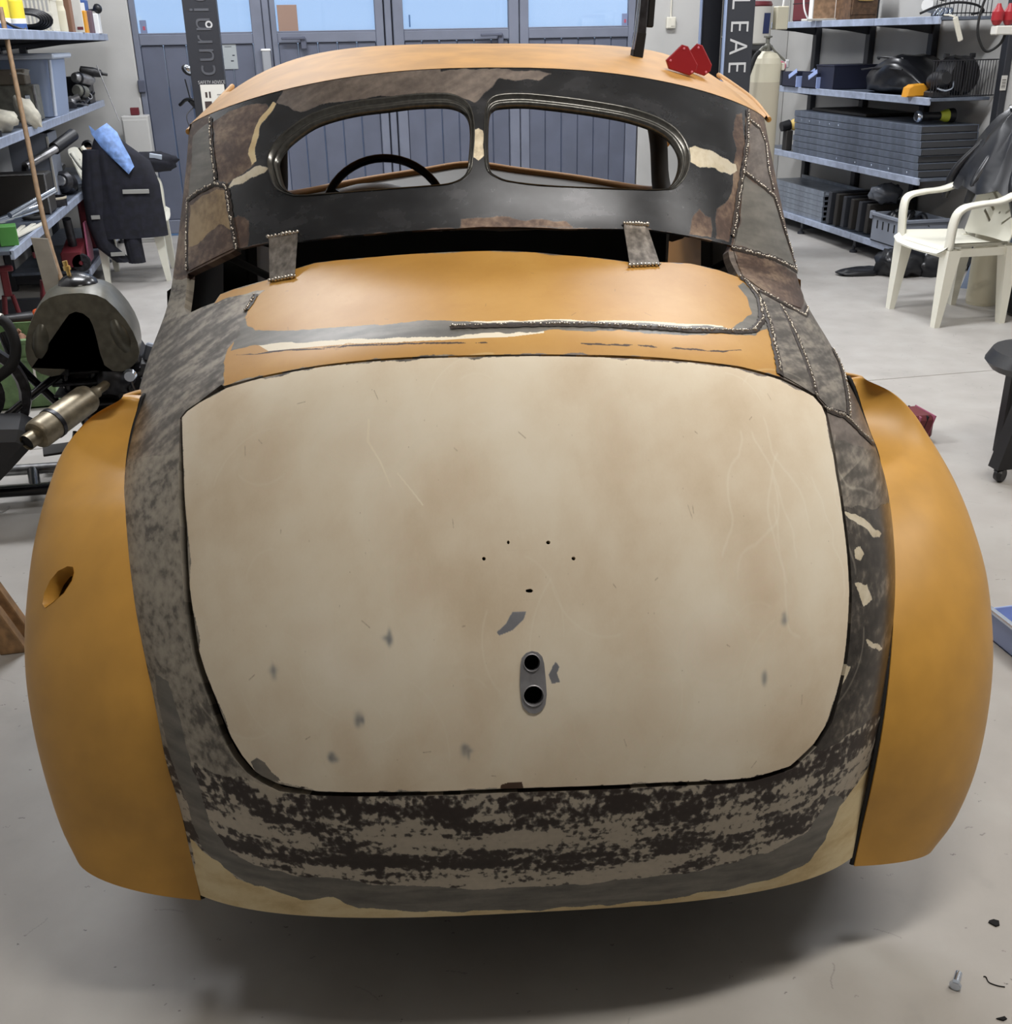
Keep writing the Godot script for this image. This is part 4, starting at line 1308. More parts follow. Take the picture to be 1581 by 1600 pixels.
# ---------------------------------------------------------------- folding doors in the far wall
func doors() -> void:
	var leaves := [[-1.07, 0.03, -1.02, -0.066], [0.10, 1.085, 0.148, 1.011], [1.17, 2.318, 1.263, 2.223], [2.326, 3.47, 2.409, 3.361]]
	var z := Z0 + 0.02
	var sill := 1.692
	var head := 2.72
	var top := 2.98
	for k in 4:
		var l: Array = leaves[k]
		var root := Node3D.new()
		root.name = "door_%d" % (k + 1)
		add_child(root)
		root.set_meta("kind", "structure")
		var w: float = l[1] - l[0]
		# stiles, rails
		for e in [[l[0], l[2]], [l[3], l[1]]]:
			part(root, "door_frame", B(Vector3((e[0] + e[1]) / 2, top / 2 + 0.01, z), Vector3(e[1] - e[0], top - 0.02, 0.06), 0.006), M.door_frame)
		for e in [[0.02, 0.14], [sill - 0.085, sill], [head, top]]:
			part(root, "door_frame", B(Vector3((l[2] + l[3]) / 2, (e[0] + e[1]) / 2, z), Vector3(l[3] - l[2], e[1] - e[0], 0.06), 0.006), M.door_frame)
		# pressed boards below the window
		var m := 6 if k > 1 else 5
		var bw: float = (l[3] - l[2]) / m
		for s in m:
			part(root, "panel_board", B(Vector3(l[2] + bw * (s + 0.5), (0.14 + sill - 0.085) / 2, z - 0.004 - 0.004 * (s % 2)), Vector3(bw - 0.004, sill - 0.225, 0.03), 0.007), M.door)
		var pane := B(Vector3((l[2] + l[3]) / 2, (sill + head) / 2, z - 0.01), Vector3(l[3] - l[2], head - sill, 0.006), 0.001)
		part(root, "window_pane", pane, M.glass)
		part(root, "glazing_bead", B(Vector3((l[2] + l[3]) / 2, sill + 0.006, z + 0.012), Vector3(l[3] - l[2], 0.012, 0.02), 0.003), M.door_frame)
		if k == 1 or k == 2:
			var hx: float = l[2] + 0.22 if k == 1 else l[3] - 0.08
			part(root, "door_latch", Geo.new().box(at(Vector3(hx, 1.60, z + 0.045)), Vector3(0.05, 0.09, 0.03), 0.006).box(at(Vector3(hx - 0.09, 1.645, z + 0.07)), Vector3(0.2, 0.022, 0.02), 0.005).box(at(Vector3(hx, 1.645, z + 0.05)), Vector3(0.03, 0.03, 0.05), 0.005), M.lock_metal)
		if k == 0:
			part(root, "hinge", B(Vector3(l[0] + 0.02, 1.285, z + 0.045), Vector3(0.06, 0.1, 0.03), 0.006), M.lock_metal)
	# posts between the leaves, with a dark joint on either side
	var fill := Geo.new()
	for x in [0.065, 1.128]:
		fill.box(at(Vector3(x, top / 2, z - 0.006)), Vector3(0.06, top, 0.05), 0.006)
	struct("trim_1", fill, M.door_frame)
	var gap := Geo.new()
	for x in [-1.075, 0.03, 0.1, 1.09, 1.165, 2.322, 3.48]:
		gap.box(at(Vector3(x, top / 2, z - 0.025)), Vector3(0.03, top, 0.02), 0.002)
	struct("trim_2", gap, M.dark_gap)
	# ground and a far hedge line outside are lower than the panes
	struct("ground_outside", B(Vector3(1.2, -0.15, -30.7), Vector3(60, 0.2, 40)), M.asphalt)
	# stickers and papers on the panes
	solo("paper_sheet", "brown paper sheet taped in the lower left corner of the second door window", "paper", B(Vector3(0.25, 1.80, z + 0.012), Vector3(0.17, 0.225, 0.003), 0.001), M.brown_paper)
	var st := thing("window_sticker", "small grey sticker with a red mark in the leftmost door window", "sticker", Vector3(-0.972, 1.752, z + 0.004), 0.0, "door window stickers")
	part(st, "backing", B(Vector3.ZERO, Vector3(0.055, 0.11, 0.003), 0.001), M.sticker_grey)
	part(st, "printed_mark", B(Vector3(0.004, -0.008, 0.002), Vector3(0.02, 0.03, 0.002), 0.0005), M.sticker_red)
	copy_of(st, Vector3(3.33, 1.75, z + 0.004), 0.0, "small grey sticker with a red mark in the rightmost door window", "door window stickers")
	var side := B(Vector3(1.322, 1.77, z + 0.004), Vector3(0.014, 0.1, 0.004), 0.001)
	solo("paper_strip", "narrow blue strip stuck low in the third door window", "strip", side, M.sticker_blue)
	var nt := thing("notice_sheet", "pale grey typed notice stuck to the door beside the left lift post", "notice", Vector3(-0.275, 1.517, z + 0.016))
	part(nt, "sheet", B(Vector3.ZERO, Vector3(0.118, 0.222, 0.002), 0.0005), M.notice)
	part(nt, "printed_mark", Geo.new().box(at(Vector3(0.03, 0.0, 0.002)), Vector3(0.02, 0.008, 0.001), 0.0003).box(at(Vector3(0.015, -0.045, 0.002)), Vector3(0.025, 0.008, 0.001), 0.0003).box(at(Vector3(-0.01, 0.07, 0.002)), Vector3(0.06, 0.004, 0.001), 0.0003), M.dark_gap)
	var bx := thing("door_switch_box", "pale box hanging on the frame left of the second door", "box", Vector3(0.035, 1.40, z + 0.06))
	part(bx, "body", B(Vector3.ZERO, Vector3(0.075, 0.3, 0.05), 0.008), M.grey_plastic)
	part(bx, "cap", B(Vector3(0, 0.155, 0), Vector3(0.085, 0.02, 0.06), 0.006), M.white)
	var sw := thing("wall_switch", "beige surface switch with a conduit on the wall right of the doors", "switch", Vector3(3.765, 1.72, Z0 + 0.055))
	part(sw, "body", B(Vector3(0, 0, 0.02), Vector3(0.09, 0.1, 0.04), 0.008), M.ivory)
	part(sw, "rocker", B(Vector3(0.012, 0, 0.042), Vector3(0.04, 0.06, 0.008), 0.003), M.ivory)
	part(sw, "conduit", Geo.new().tube([Vector3(0, 0.05, 0.01), Vector3(0, 1.9, 0.01)], 0.008, 8), M.ivory)


func lift_posts() -> void:
	var lx := -0.318
	var t := thing("lift_post", "dark two-post lift column on the left with a white safety sticker", "lift post", Vector3(lx, 0, -7.0), 0.0, "two-post car lift")
	part(t, "front_face", B(Vector3(0, 1.7, 0.11), Vector3(0.186, 3.36, 0.012), 0.003), M.post)
	for s in [-1.0, 1.0]:
		part(t, "flange", B(Vector3(s * 0.087, 1.7, 0.0), Vector3(0.012, 3.36, 0.215), 0.003), M.post)
	part(t, "base_plate", B(Vector3(0, 0.01, 0), Vector3(0.4, 0.02, 0.45), 0.004), M.post)
	var s1 := part(t, "safety_sticker", B(Vector3(0.018, 1.27, 0.1175), Vector3(0.135, 0.26, 0.002), 0.0005), M.sticker_white)
	for e in [[-0.02, 1.345, 0.012, 0.03], [0.0, 1.345, 0.01, 0.034], [-0.014, 1.29, 0.04, 0.04], [-0.01, 1.235, 0.05, 0.018]]:
		part(s1, "printed_figure", B(Vector3(e[0], e[1], 0.1192), Vector3(e[2], e[3], 0.001), 0.0003), M.print_dark)
	for e in [[0.055, 1.345, 0.03, 0.006], [0.055, 1.333, 0.024, 0.004]]:
		part(s1, "printed_line", B(Vector3(e[0], e[1], 0.1192), Vector3(e[2], e[3], 0.001), 0.0003), M.print_grey)
	text(t, "SAFETY ADVICE", Vector3(0.018, 1.412, 0.1185), 0.017, 0.0, M.letter_worn)
	# worn sideways lettering
	var yy := [1.475, 1.555, 1.635, 1.715, 1.79, 1.86]
	var tx := ["c", "u", "r", "n", "i", "c"]
	for k in 6:
		text(t, tx[k], Vector3(0.0, yy[k], 0.1185), 0.105, PI / 2, M.letter_faint)
	part(t, "ring_mark", Geo.new().lathe([Vector2(0.011, 0.0), Vector2(0.02, 0.0), Vector2(0.02, 0.001), Vector2(0.011, 0.001), Vector2(0.011, 0.0)], at(Vector3(0.04, 1.715, 0.1175), Vector3(PI / 2, 0, 0)), 20), M.letter_worn)
	var r := thing("lift_post", "dark two-post lift column on the right with worn white capital letters", "lift post", Vector3(2.925, 0, -7.0), 0.0, "two-post car lift")
	part(r, "front_face", B(Vector3(0, 1.7, 0.11), Vector3(0.19, 3.36, 0.012), 0.003), M.post)
	part(r, "flange", B(Vector3(0.089, 1.7, 0.0), Vector3(0.012, 3.36, 0.215), 0.003), M.post)
	part(r, "back_face", B(Vector3(0, 1.7, -0.30), Vector3(0.19, 3.36, 0.012), 0.003), M.post)
	for zz in [0.112, -0.298]:
		part(r, "channel_lip", B(Vector3(-0.098, 1.7, zz), Vector3(0.012, 3.36, 0.03), 0.004), M.lip_blue)
	part(r, "channel_web", B(Vector3(0.075, 1.7, -0.14), Vector3(0.012, 3.3, 0.35), 0.003), M.gap_blue)
	part(r, "hydraulic_cable", Geo.new().tube([Vector3(-0.02, 3.3, -0.12), Vector3(-0.02, 0.3, -0.12)], 0.006, 8), M.dash)
	var links := Geo.new()
	for k in 46:
		links.blob(Vector3(-0.03, 1.56 - 0.022 * k, -0.05), Vector3(0.007, 0.01, 0.006), 0.0, 1, 6)
	part(r, "lift_chain", links, M.bead)
	part(r, "chain_hook", Geo.new().tube([Vector3(-0.03, 1.56, -0.05), Vector3(-0.05, 1.585, -0.01), Vector3(-0.09, 1.6, 0.06)], 0.005, 6), M.bead)
	part(r, "base_plate", B(Vector3(0, 0.01, -0.1), Vector3(0.4, 0.02, 0.6), 0.004), M.post)
	var ry := [1.425, 1.545, 1.66, 1.79]
	var rt := ["E", "A", "E", "L"]
	for k in 4:
		text(r, rt[k], Vector3(-0.005, ry[k], 0.1185), 0.115, -PI / 2, M.letter_worn)


func text(parent: Node, what: String, p: Vector3, h: float, turn: float, mat: Material) -> void:
	var tm := TextMesh.new()
	tm.text = what
	var f := SystemFont.new()
	f.font_names = PackedStringArray(["Droid Sans"])
	tm.font = f
	tm.font_size = 32
	tm.pixel_size = h / 24.0
	tm.depth = 0.001
	var o := MeshInstance3D.new()
	o.name = "lettering"
	o.mesh = tm
	o.material_override = mat
	o.position = p
	o.rotation.z = turn
	parent.add_child(o, true)


func more_materials() -> void:
	M.asphalt = plain(rgb(120, 120, 122), 0.9)
	M.lock_metal = plain(rgb(96, 100, 116), 0.4, 0.3)
	M.brown_paper = plain(rgb(148, 122, 108), 0.8)
	M.sticker_grey = plain(rgb(120, 130, 160), 0.7)
	M.sticker_red = plain(rgb(170, 80, 100), 0.7)
	M.sticker_blue = plain(rgb(80, 110, 150), 0.7)
	M.notice = plain(rgb(160, 166, 168), 0.8)
	M.grey_plastic = plain(rgb(150, 153, 158), 0.6)
	M.ivory = plain(rgb(214, 210, 196), 0.5)
	M.post = plain(rgb(46, 48, 54), 0.45, 0.1)
	M.lip_blue = plain(rgb(150, 165, 195), 0.4, 0.2)
	M.gap_blue = plain(rgb(26, 30, 44), 0.6)
	M.sticker_white = plain(rgb(205, 203, 196), 0.6)
	M.print_dark = plain(rgb(62, 50, 48), 0.8)
	M.print_grey = plain(rgb(140, 138, 134), 0.8)
	M.letter_worn = plain(rgb(178, 178, 178), 0.7)
	M.letter_faint = plain(rgb(74, 76, 82), 0.7)
	M.shelf_front = mottled(rgb(168, 178, 198), 0.06, 3.0, 0.4, 0.3, 41)
	M.shelf_dark = plain(rgb(52, 54, 60), 0.5, 0.2)
	M.slab = mottled(rgb(104, 112, 126), 0.08, 3.0, 0.4, 0.4, 43)
	M.slab_end = plain(rgb(62, 63, 66), 0.6, 0.2)
	M.chair_white = plain(rgb(226, 224, 210), 0.4)
	M.navy = mottled(rgb(24, 25, 36), 0.2, 5.0, 0.85, 0.0, 44)
	M.lining = mottled(rgb(118, 150, 205), 0.15, 5.0, 0.6, 0.0, 45)
	M.reflect = plain(rgb(150, 150, 146), 0.5)
	M.black_bag = plain(rgb(22, 23, 27), 0.32)
	M.black_plastic = plain(rgb(24, 24, 27), 0.45)
	M.dark_metal = mottled(rgb(48, 48, 52), 0.25, 7.0, 0.4, 0.5, 46)
	M.alu = mottled(rgb(150, 150, 152), 0.12, 6.0, 0.35, 0.7, 47)
	M.muffler = mottled(rgb(134, 124, 104), 0.18, 6.0, 0.4, 0.5, 48)
	M.tank = mottled(rgb(94, 92, 82), 0.10, 5.0, 0.33, 0.3, 49)
	M.chrome = plain(rgb(205, 215, 230), 0.15, 0.9)
	M.clear_bin = plain(rgb(140, 155, 182), 0.4)
	M.clear_bin_lid = plain(rgb(196, 206, 222), 0.4)
	M.tool_grey = mottled(rgb(112, 112, 104), 0.1, 4.0, 0.5, 0.2, 50)
	M.white_cloth = mottled(rgb(186, 182, 168), 0.1, 5.0, 0.85, 0.0, 51)
	M.wood = mottled(rgb(150, 116, 80), 0.15, 5.0, 0.6, 0.0, 52)
	M.stick_wood = mottled(rgb(128, 104, 78), 0.12, 6.0, 0.6, 0.0, 53)
	M.tan_wood = mottled(rgb(172, 140, 112), 0.1, 5.0, 0.6, 0.0, 54)
	M.card_grey = mottled(rgb(118, 112, 102), 0.05, 3.0, 0.85, 0.0, 55)
	M.green_crate = mottled(rgb(92, 118, 78), 0.1, 4.0, 0.6, 0.0, 56)
	M.green_box = plain(rgb(70, 130, 58), 0.6)
	M.red = plain(rgb(150, 28, 38), 0.45)
	M.dark_red = plain(rgb(98, 30, 38), 0.5)
	M.pink_red = plain(rgb(150, 80, 104), 0.5)
	M.yellow = plain(rgb(226, 206, 60), 0.5)
	M.blue = plain(rgb(60, 90, 150), 0.5)
	M.orange = plain(rgb(216, 150, 40), 0.5)
	M.brown_box = plain(rgb(128, 94, 74), 0.8)
	M.orange_box = plain(rgb(168, 118, 60), 0.8)
	M.purple = plain(rgb(104, 84, 92), 0.8)
	M.gas_beige = plain(rgb(186, 178, 158), 0.5)
	M.gas_cream = plain(rgb(206, 200, 178), 0.5)
	M.bin_blue = plain(rgb(160, 178, 225), 0.4)
	M.bin_dark = plain(rgb(28, 32, 52), 0.5)
	M.brass = plain(rgb(206, 176, 110), 0.3, 0.6)
	M.lime = plain(rgb(196, 206, 70), 0.5)
	M.wire = plain(rgb(60, 60, 64), 0.4, 0.5)
	M.sticker_orange = plain(rgb(216, 96, 52), 0.5)
	M.wood_dark = mottled(rgb(96, 72, 52), 0.15, 5.0, 0.5, 0.0, 57)
	M.pink = plain(rgb(220, 120, 140), 0.5)
	M.blue_dark = plain(rgb(44, 54, 96), 0.5)
	M.wrap = plain(rgb(96, 100, 108), 0.2)
	M.slab_light = mottled(rgb(140, 148, 160), 0.08, 3.0, 0.35, 0.5, 58)
	M.yellow_soft = plain(rgb(220, 190, 110), 0.5)
	M.crate_grey = plain(rgb(128, 134, 146), 0.6)


# ---------------------------------------------------------------- shelving along both side walls
const LEVELS := [0.15, 0.66, 1.19, 1.70]


func shelving(sd: float, wall: float, fronts: Array, spans: Array, posts: Array, label: String) -> void:
	var t := thing("storage_shelving", label, "shelving")
	for z in posts:
		part(t, "upright", B(Vector3(wall - sd * 0.03, 1.15, z), Vector3(0.05, 2.3, 0.07), 0.004), M.shelf_dark)
		var fx: float = fronts[0] + sd * 0.03
		part(t, "foot", Geo.new().box(at(Vector3((wall + fx) / 2, 0.085, z)), Vector3(absf(wall - fx), 0.09, 0.04), 0.004).lathe([Vector2(0.0, 0.0), Vector2(0.03, 0.0), Vector2(0.03, 0.018), Vector2(0.012, 0.022), Vector2(0.012, 0.05), Vector2(0.0, 0.05)], at(Vector3(fx, 0, z)), 12), M.shelf_dark)
	for k in 4:
		var y: float = LEVELS[k]
		var x: float = fronts[k]
		for b in posts.size() - 1:
			var za: float = minf(posts[b], posts[b + 1])
			var zb: float = maxf(posts[b], posts[b + 1])
			if zb < spans[k][0] + 0.05 or za > spans[k][1] - 0.05:
				continue
			za = maxf(za, spans[k][0])
			zb = minf(zb, spans[k][1])
			var brd := part(t, "shelf_board", B(Vector3((wall + x) / 2 - sd * 0.03, y - 0.012, (za + zb) / 2), Vector3(absf(wall - x) - 0.06, 0.022, zb - za - 0.006), 0.003), M.slab)
			part(brd, "front_lip", B(Vector3(x, y - 0.022, (za + zb) / 2), Vector3(0.022, 0.05, zb - za - 0.006), 0.003), M.shelf_front)
		if k > 0:
			for z in posts:
				if z < spans[k][0] - 0.05 or z > spans[k][1] + 0.05:
					continue
				var d := absf(wall - x) - 0.05
				part(t, "bracket", Geo.new().prism([Vector2(0, -0.025), Vector2(d, -0.025), Vector2(d, -0.05), Vector2(d * 0.45, -0.075), Vector2(0, -0.11)], 0.012, Transform3D(Basis(Vector3(-sd, 0, 0), Vector3.UP, Vector3(0, 0, -sd)), Vector3(wall - sd * 0.04, y, z)), 0.0), M.shelf_dark)


func carton(called: String, label: String, cat: String, at_: Vector3, size: Vector3, mat: Material, turn := 0.0, extra: Geo = null, extra_name := "", extra_mat: Material = null, group := "") -> Node3D:
	var t := thing(called, label, cat, at_, turn, group)
	part(t, "body", B(Vector3(0, size.y / 2, 0), size, 0.004), mat)
	if extra:
		part(t, extra_name, extra, extra_mat)
	return t


func open_box(size: Vector3, wall := 0.006) -> Geo:
	var g := Geo.new()
	g.box(at(Vector3(0, wall / 2, 0)), Vector3(size.x, wall, size.z), 0.001)
	for s in [-1.0, 1.0]:
		g.box(at(Vector3(s * (size.x - wall) / 2, size.y / 2, 0)), Vector3(wall, size.y, size.z), 0.002)
		g.box(at(Vector3(0, size.y / 2, s * (size.z - wall) / 2)), Vector3(size.x - wall * 2, size.y, wall), 0.002)
	return g


func left_side() -> void:
	shelving(-1.0, X0, [-1.36, -1.36, -1.36, -1.25], [[-10.3, -8.2], [-10.3, -6.0], [-10.3, -5.7], [-10.3, -5.4]], [-10.25, -9.3, -8.35, -7.4, -6.45, -5.45], "grey steel wall shelving full of parts and boxes along the left wall")
	var y := 1.701
	# top shelf
	var bt := thing("detergent_bottle", "yellow and blue bottle at the frame edge on the top left shelf", "bottle", Vector3(-1.37, y, -6.9), 0.0, "yellow bottles on the top shelf")
	part(bt, "body", Geo.new().lathe([Vector2(0, 0), Vector2(0.037, 0.0), Vector2(0.04, 0.008), Vector2(0.04, 0.15), Vector2(0.03, 0.19), Vector2(0.014, 0.2), Vector2(0.014, 0.22)], Transform3D(), 18), M.yellow)
	part(bt, "label_band", Geo.new().lathe([Vector2(0.0405, 0.0), Vector2(0.0412, 0.005), Vector2(0.0412, 0.06), Vector2(0.0405, 0.062)], Transform3D(), 18), M.white)
	part(bt, "label_foot", Geo.new().lathe([Vector2(0.0413, 0.004), Vector2(0.0418, 0.006), Vector2(0.0418, 0.034), Vector2(0.0413, 0.036)], Transform3D(), 18), M.blue)
	part(bt, "cap", Geo.new().lathe([Vector2(0.0, 0.245), Vector2(0.016, 0.245), Vector2(0.017, 0.215), Vector2(0.0, 0.215)], Transform3D(), 12), M.white)
	copy_of(bt, Vector3(-1.325, y, -7.08), 0.4, "yellow and blue bottle second from the frame edge on the top left shelf", "yellow bottles on the top shelf")
	var cb := thing("cable_coil", "coil of thick black cable on the top left shelf behind the yellow bottles", "cable", Vector3(-1.36, y, -7.55))
	for k in 5:
		var pts := []
		for s in 25:
			var a := TAU * s / 24
			pts.append(Vector3(cos(a) * (0.13 - 0.012 * k), 0.065 + sin(a) * 0.055 * (1.0 - 0.1 * k), -0.05 + 0.022 * k + sin(a) * 0.05))
		part(cb, "cable_turn", Geo.new().tube(pts, 0.009, 6, false), M.black_plastic)
	var loose := curve([Vector3(-1.45, y + 0.07, -6.7), Vector3(-1.36, y + 0.065, -6.66), Vector3(-1.29, y + 0.02, -6.7), Vector3(-1.255, y + 0.0, -6.82), Vector3(-1.27, y + 0.008, -6.95)], 8)
	solo("loose_cable", "loose black cable end lying at the edge of the top left shelf", "cable", Geo.new().tube(loose, 0.007, 6), M.black_plastic)
	var cr := thing("slotted_crate", "cream slotted plastic crate behind the cable coil on the top left shelf", "crate", Vector3(-1.40, y, -8.12))
	part(cr, "base", B(Vector3(0, 0.006, 0), Vector3(0.22, 0.012, 0.24), 0.002), M.ivory)
	for k in 9:
		part(cr, "slat", B(Vector3(-0.10 + 0.025 * k, 0.10, 0.115), Vector3(0.012, 0.19, 0.01), 0.002), M.ivory)
		part(cr, "slat", B(Vector3(0.105, 0.10, -0.11 + 0.025 * k), Vector3(0.01, 0.19, 0.012), 0.002), M.ivory)
	part(cr, "rim", Geo.new().box(at(Vector3(0, 0.2, 0.115)), Vector3(0.22, 0.03, 0.014), 0.002).box(at(Vector3(0.105, 0.2, 0)), Vector3(0.014, 0.03, 0.24), 0.002).box(at(Vector3(0, 0.11, 0.115)), Vector3(0.22, 0.016, 0.012), 0.002), M.ivory)
	var bg := thing("spray_bottle", "tall beige bottle between the slotted crate and the brown carton", "bottle", Vector3(-1.288, y, -8.3))
	part(bg, "body", Geo.new().lathe([Vector2(0, 0), Vector2(0.038, 0.0), Vector2(0.04, 0.01), Vector2(0.039, 0.13), Vector2(0.033, 0.16), Vector2(0.034, 0.19), Vector2(0.02, 0.23), Vector2(0.016, 0.25), Vector2(0, 0.25)], Transform3D(), 16), M.gas_cream)
	carton("brown_carton", "brown carton beside the tall beige bottle on the top left shelf", "box", Vector3(-1.30, y, -8.62), Vector3(0.085, 0.22, 0.12), M.brown_box)
	carton("white_carton", "grey and white carton beside the brown carton on the top left shelf", "box", Vector3(-1.285, y, -8.95), Vector3(0.095, 0.25, 0.16), M.sticker_white, 0.15, B(Vector3(0.02, 0.03, 0.081), Vector3(0.04, 0.02, 0.002), 0.0005), "printed_mark", M.dark_red)
	carton("manual", "orange-yellow manual standing on the top left shelf beside the white carton", "book", Vector3(-1.275, y, -9.3), Vector3(0.034, 0.155, 0.11), M.orange)
	carton("manual", "purple-brown manual standing at the end of the top left shelf", "book", Vector3(-1.262, y, -9.5), Vector3(0.038, 0.16, 0.12), M.purple)
	carton("foam_block", "white foam block at the far end of the top left shelf", "block", Vector3(-1.265, y, -9.8), Vector3(0.07, 0.145, 0.14), M.white)
	carton("blue_carton", "blue and white carton behind the purple manual on the top left shelf", "box", Vector3(-1.40, y, -9.75), Vector3(0.2, 0.24, 0.14), M.blue, 0.0, B(Vector3(0.05, 0.17, 0.071), Vector3(0.08, 0.1, 0.002), 0.0005), "label_panel", M.white)
	var rl := thing("black_reel", "black rubber knob on a rod over the far end of the top left shelf", "tool", Vector3(-1.265, y + 0.145, -9.8))
	part(rl, "knob", Geo.new().blob(Vector3(0.035, 0.035, 0.02), Vector3(0.036, 0.036, 0.04), 0.15, 4, 12), M.black_plastic)
	part(rl, "rod", Geo.new().tube([Vector3(-0.12, 0.012, 0.02), Vector3(0.03, 0.03, 0.02)], 0.009, 8), M.black_plastic)
	# middle shelf
	y = 1.191
	var bin := thing("storage_bin", "large translucent blue-grey storage bin with a pale lid on the middle left shelf", "bin", Vector3(-1.52, y, -8.22))
	var br := []
	for e in [[0.165, 0.0], [0.172, 0.006], [0.195, 0.35]]:
		var row := []
		for s in 24:
			var a := TAU * s / 24
			row.append(Vector3(signf(cos(a)) * pow(absf(cos(a)), 0.35) * e[0], e[1], signf(sin(a)) * pow(absf(sin(a)), 0.35) * e[0] * 1.7))
		br.append(row)
	part(bin, "tub", Geo.new().rows(br, true, true, true), M.clear_bin)
	part(bin, "lid", B(Vector3(0, 0.368, 0), Vector3(0.44, 0.032, 0.72), 0.01), M.clear_bin_lid)
	part(bin, "corner_rib", Geo.new().tube([Vector3(0.16, 0.01, 0.29), Vector3(0.185, 0.35, 0.325)], 0.012, 6), M.clear_bin_lid)
	var tb := thing("toolbox", "grey metal toolbox with a latch in front of the storage bin", "toolbox", Vector3(-1.545, y, -7.65))
	part(tb, "body", B(Vector3(0, 0.105, 0), Vector3(0.3, 0.21, 0.2), 0.008), M.tool_grey)
	part(tb, "edge_trim", Geo.new().box(at(Vector3(0.148, 0.105, 0.099)), Vector3(0.014, 0.21, 0.014), 0.003).box(at(Vector3(0.06, 0.105, 0.102)), Vector3(0.012, 0.2, 0.008), 0.002), M.alu)
	part(tb, "latch", Geo.new().box(at(Vector3(0.105, 0.13, 0.104)), Vector3(0.03, 0.05, 0.01), 0.003).tube([Vector3(0.092, 0.115, 0.112), Vector3(0.095, 0.06, 0.114), Vector3(0.115, 0.06, 0.114), Vector3(0.118, 0.115, 0.112)], 0.004, 6), M.chrome)
	var pb := thing("parts_carton", "grey carton with a white paper sheet on top of the grey toolbox", "box", Vector3(-1.54, y + 0.21, -7.66))
	part(pb, "body", B(Vector3(0, 0.045, 0), Vector3(0.2, 0.09, 0.17), 0.006), M.card_grey)
	var ps := []
	for k in 6:
		ps.append([Vector3(0.02, 0.093 - 0.002 * k * k * 0.6, 0.02 + 0.016 * k), Vector3(0.08, 0.094 - 0.002 * k * k * 0.6, 0.02 + 0.016 * k), Vector3(0.125, 0.084 - 0.002 * k * k * 0.6, 0.015 + 0.016 * k)])
	part(pb, "paper_sheet", Geo.new().rows(ps), M.sticker_white)
	var bag := thing("cloth_bag", "crumpled cream cloth bag standing beside the wooden stick on the middle left shelf", "bag", Vector3(-1.44, y, -7.1))
	part(bag, "body", Geo.new().blob(Vector3(0.07, 0.075, 0), Vector3(0.055, 0.095, 0.08), 0.35, 5, 18, Basis.from_euler(Vector3(0, 0, 0.5))), M.white_cloth)
	solo("folded_cloth", "folded pale grey cloth bundle at the frame edge on the middle left shelf", "cloth", Geo.new().blob(Vector3(0, 0.06, 0), Vector3(0.15, 0.065, 0.12), 0.4, 8, 20), M.white_cloth, Vector3(-1.50, y - 0.004, -6.68))
	solo("gear_part", "dark oily gear lying in front of the pale cloth bundle", "gear", Geo.new().lathe([Vector2(0.02, 0), Vector2(0.05, 0.0), Vector2(0.05, 0.03), Vector2(0.03, 0.03), Vector2(0.03, 0.045), Vector2(0.02, 0.045), Vector2(0.02, 0)], Transform3D(), 16), M.dark_metal, Vector3(-1.41, y, -6.3))
	# oily parts at the far end
	var heap := [["filter_canister", "greenish steel canister lying among the engine parts by the storage bin", M.tool_grey, 0.045, 0.14, Vector3(-1.39, y + 0.105, -9.35), 1.2],
		["starter_motor", "dark cylindrical starter motor above the oily parts on the middle left shelf", M.alu, 0.04, 0.19, Vector3(-1.38, y + 0.19, -9.5), 0.9]]
	for h in heap:
		var t := thing(h[0], h[1], "engine part", h[5])
		var xf := at(Vector3.ZERO, Vector3(0.1, h[6], PI / 2 - 0.15))
		part(t, "body", Geo.new().lathe([Vector2(0, -h[4] / 2), Vector2(h[3] * 0.7, -h[4] / 2), Vector2(h[3], -h[4] / 2 + 0.02), Vector2(h[3], h[4] / 2 - 0.02), Vector2(h[3] * 0.8, h[4] / 2), Vector2(0, h[4] / 2)], xf, 16), h[2])
		part(t, "flange", Geo.new().lathe([Vector2(0, h[4] * 0.2), Vector2(h[3] * 1.15, h[4] * 0.2), Vector2(h[3] * 1.15, h[4] * 0.28), Vector2(0, h[4] * 0.28)], xf, 16), M.dark_metal)
	var heap_parts := [
		["rocker_lever", "bent oily lever lying lowest in front of the engine parts heap", Vector3(-1.39, y + 0.014, -9.15)],
		["engine_bracket", "angled oily bracket standing against the storage bin's end", Vector3(-1.43, y + 0.022, -9.0)],
		["drive_shaft", "stepped steel shaft lying across the front of the parts heap", Vector3(-1.38, y + 0.022, -9.3)],
		["pump_housing", "lumpy oily pump housing with a round neck in the parts heap", Vector3(-1.40, y + 0.04, -9.45)],
		["pipe_clamp", "arched steel pipe clamp on top of the oily pump housing", Vector3(-1.395, y + 0.075, -9.45)],
		["track_rod", "thin linkage rod with a ball end sticking out over the shelf edge", Vector3(-1.375, y + 0.05, -9.6)],
		["bearing_housing", "small round-necked housing at the back of the parts heap", Vector3(-1.46, y + 0.04, -9.25)]]
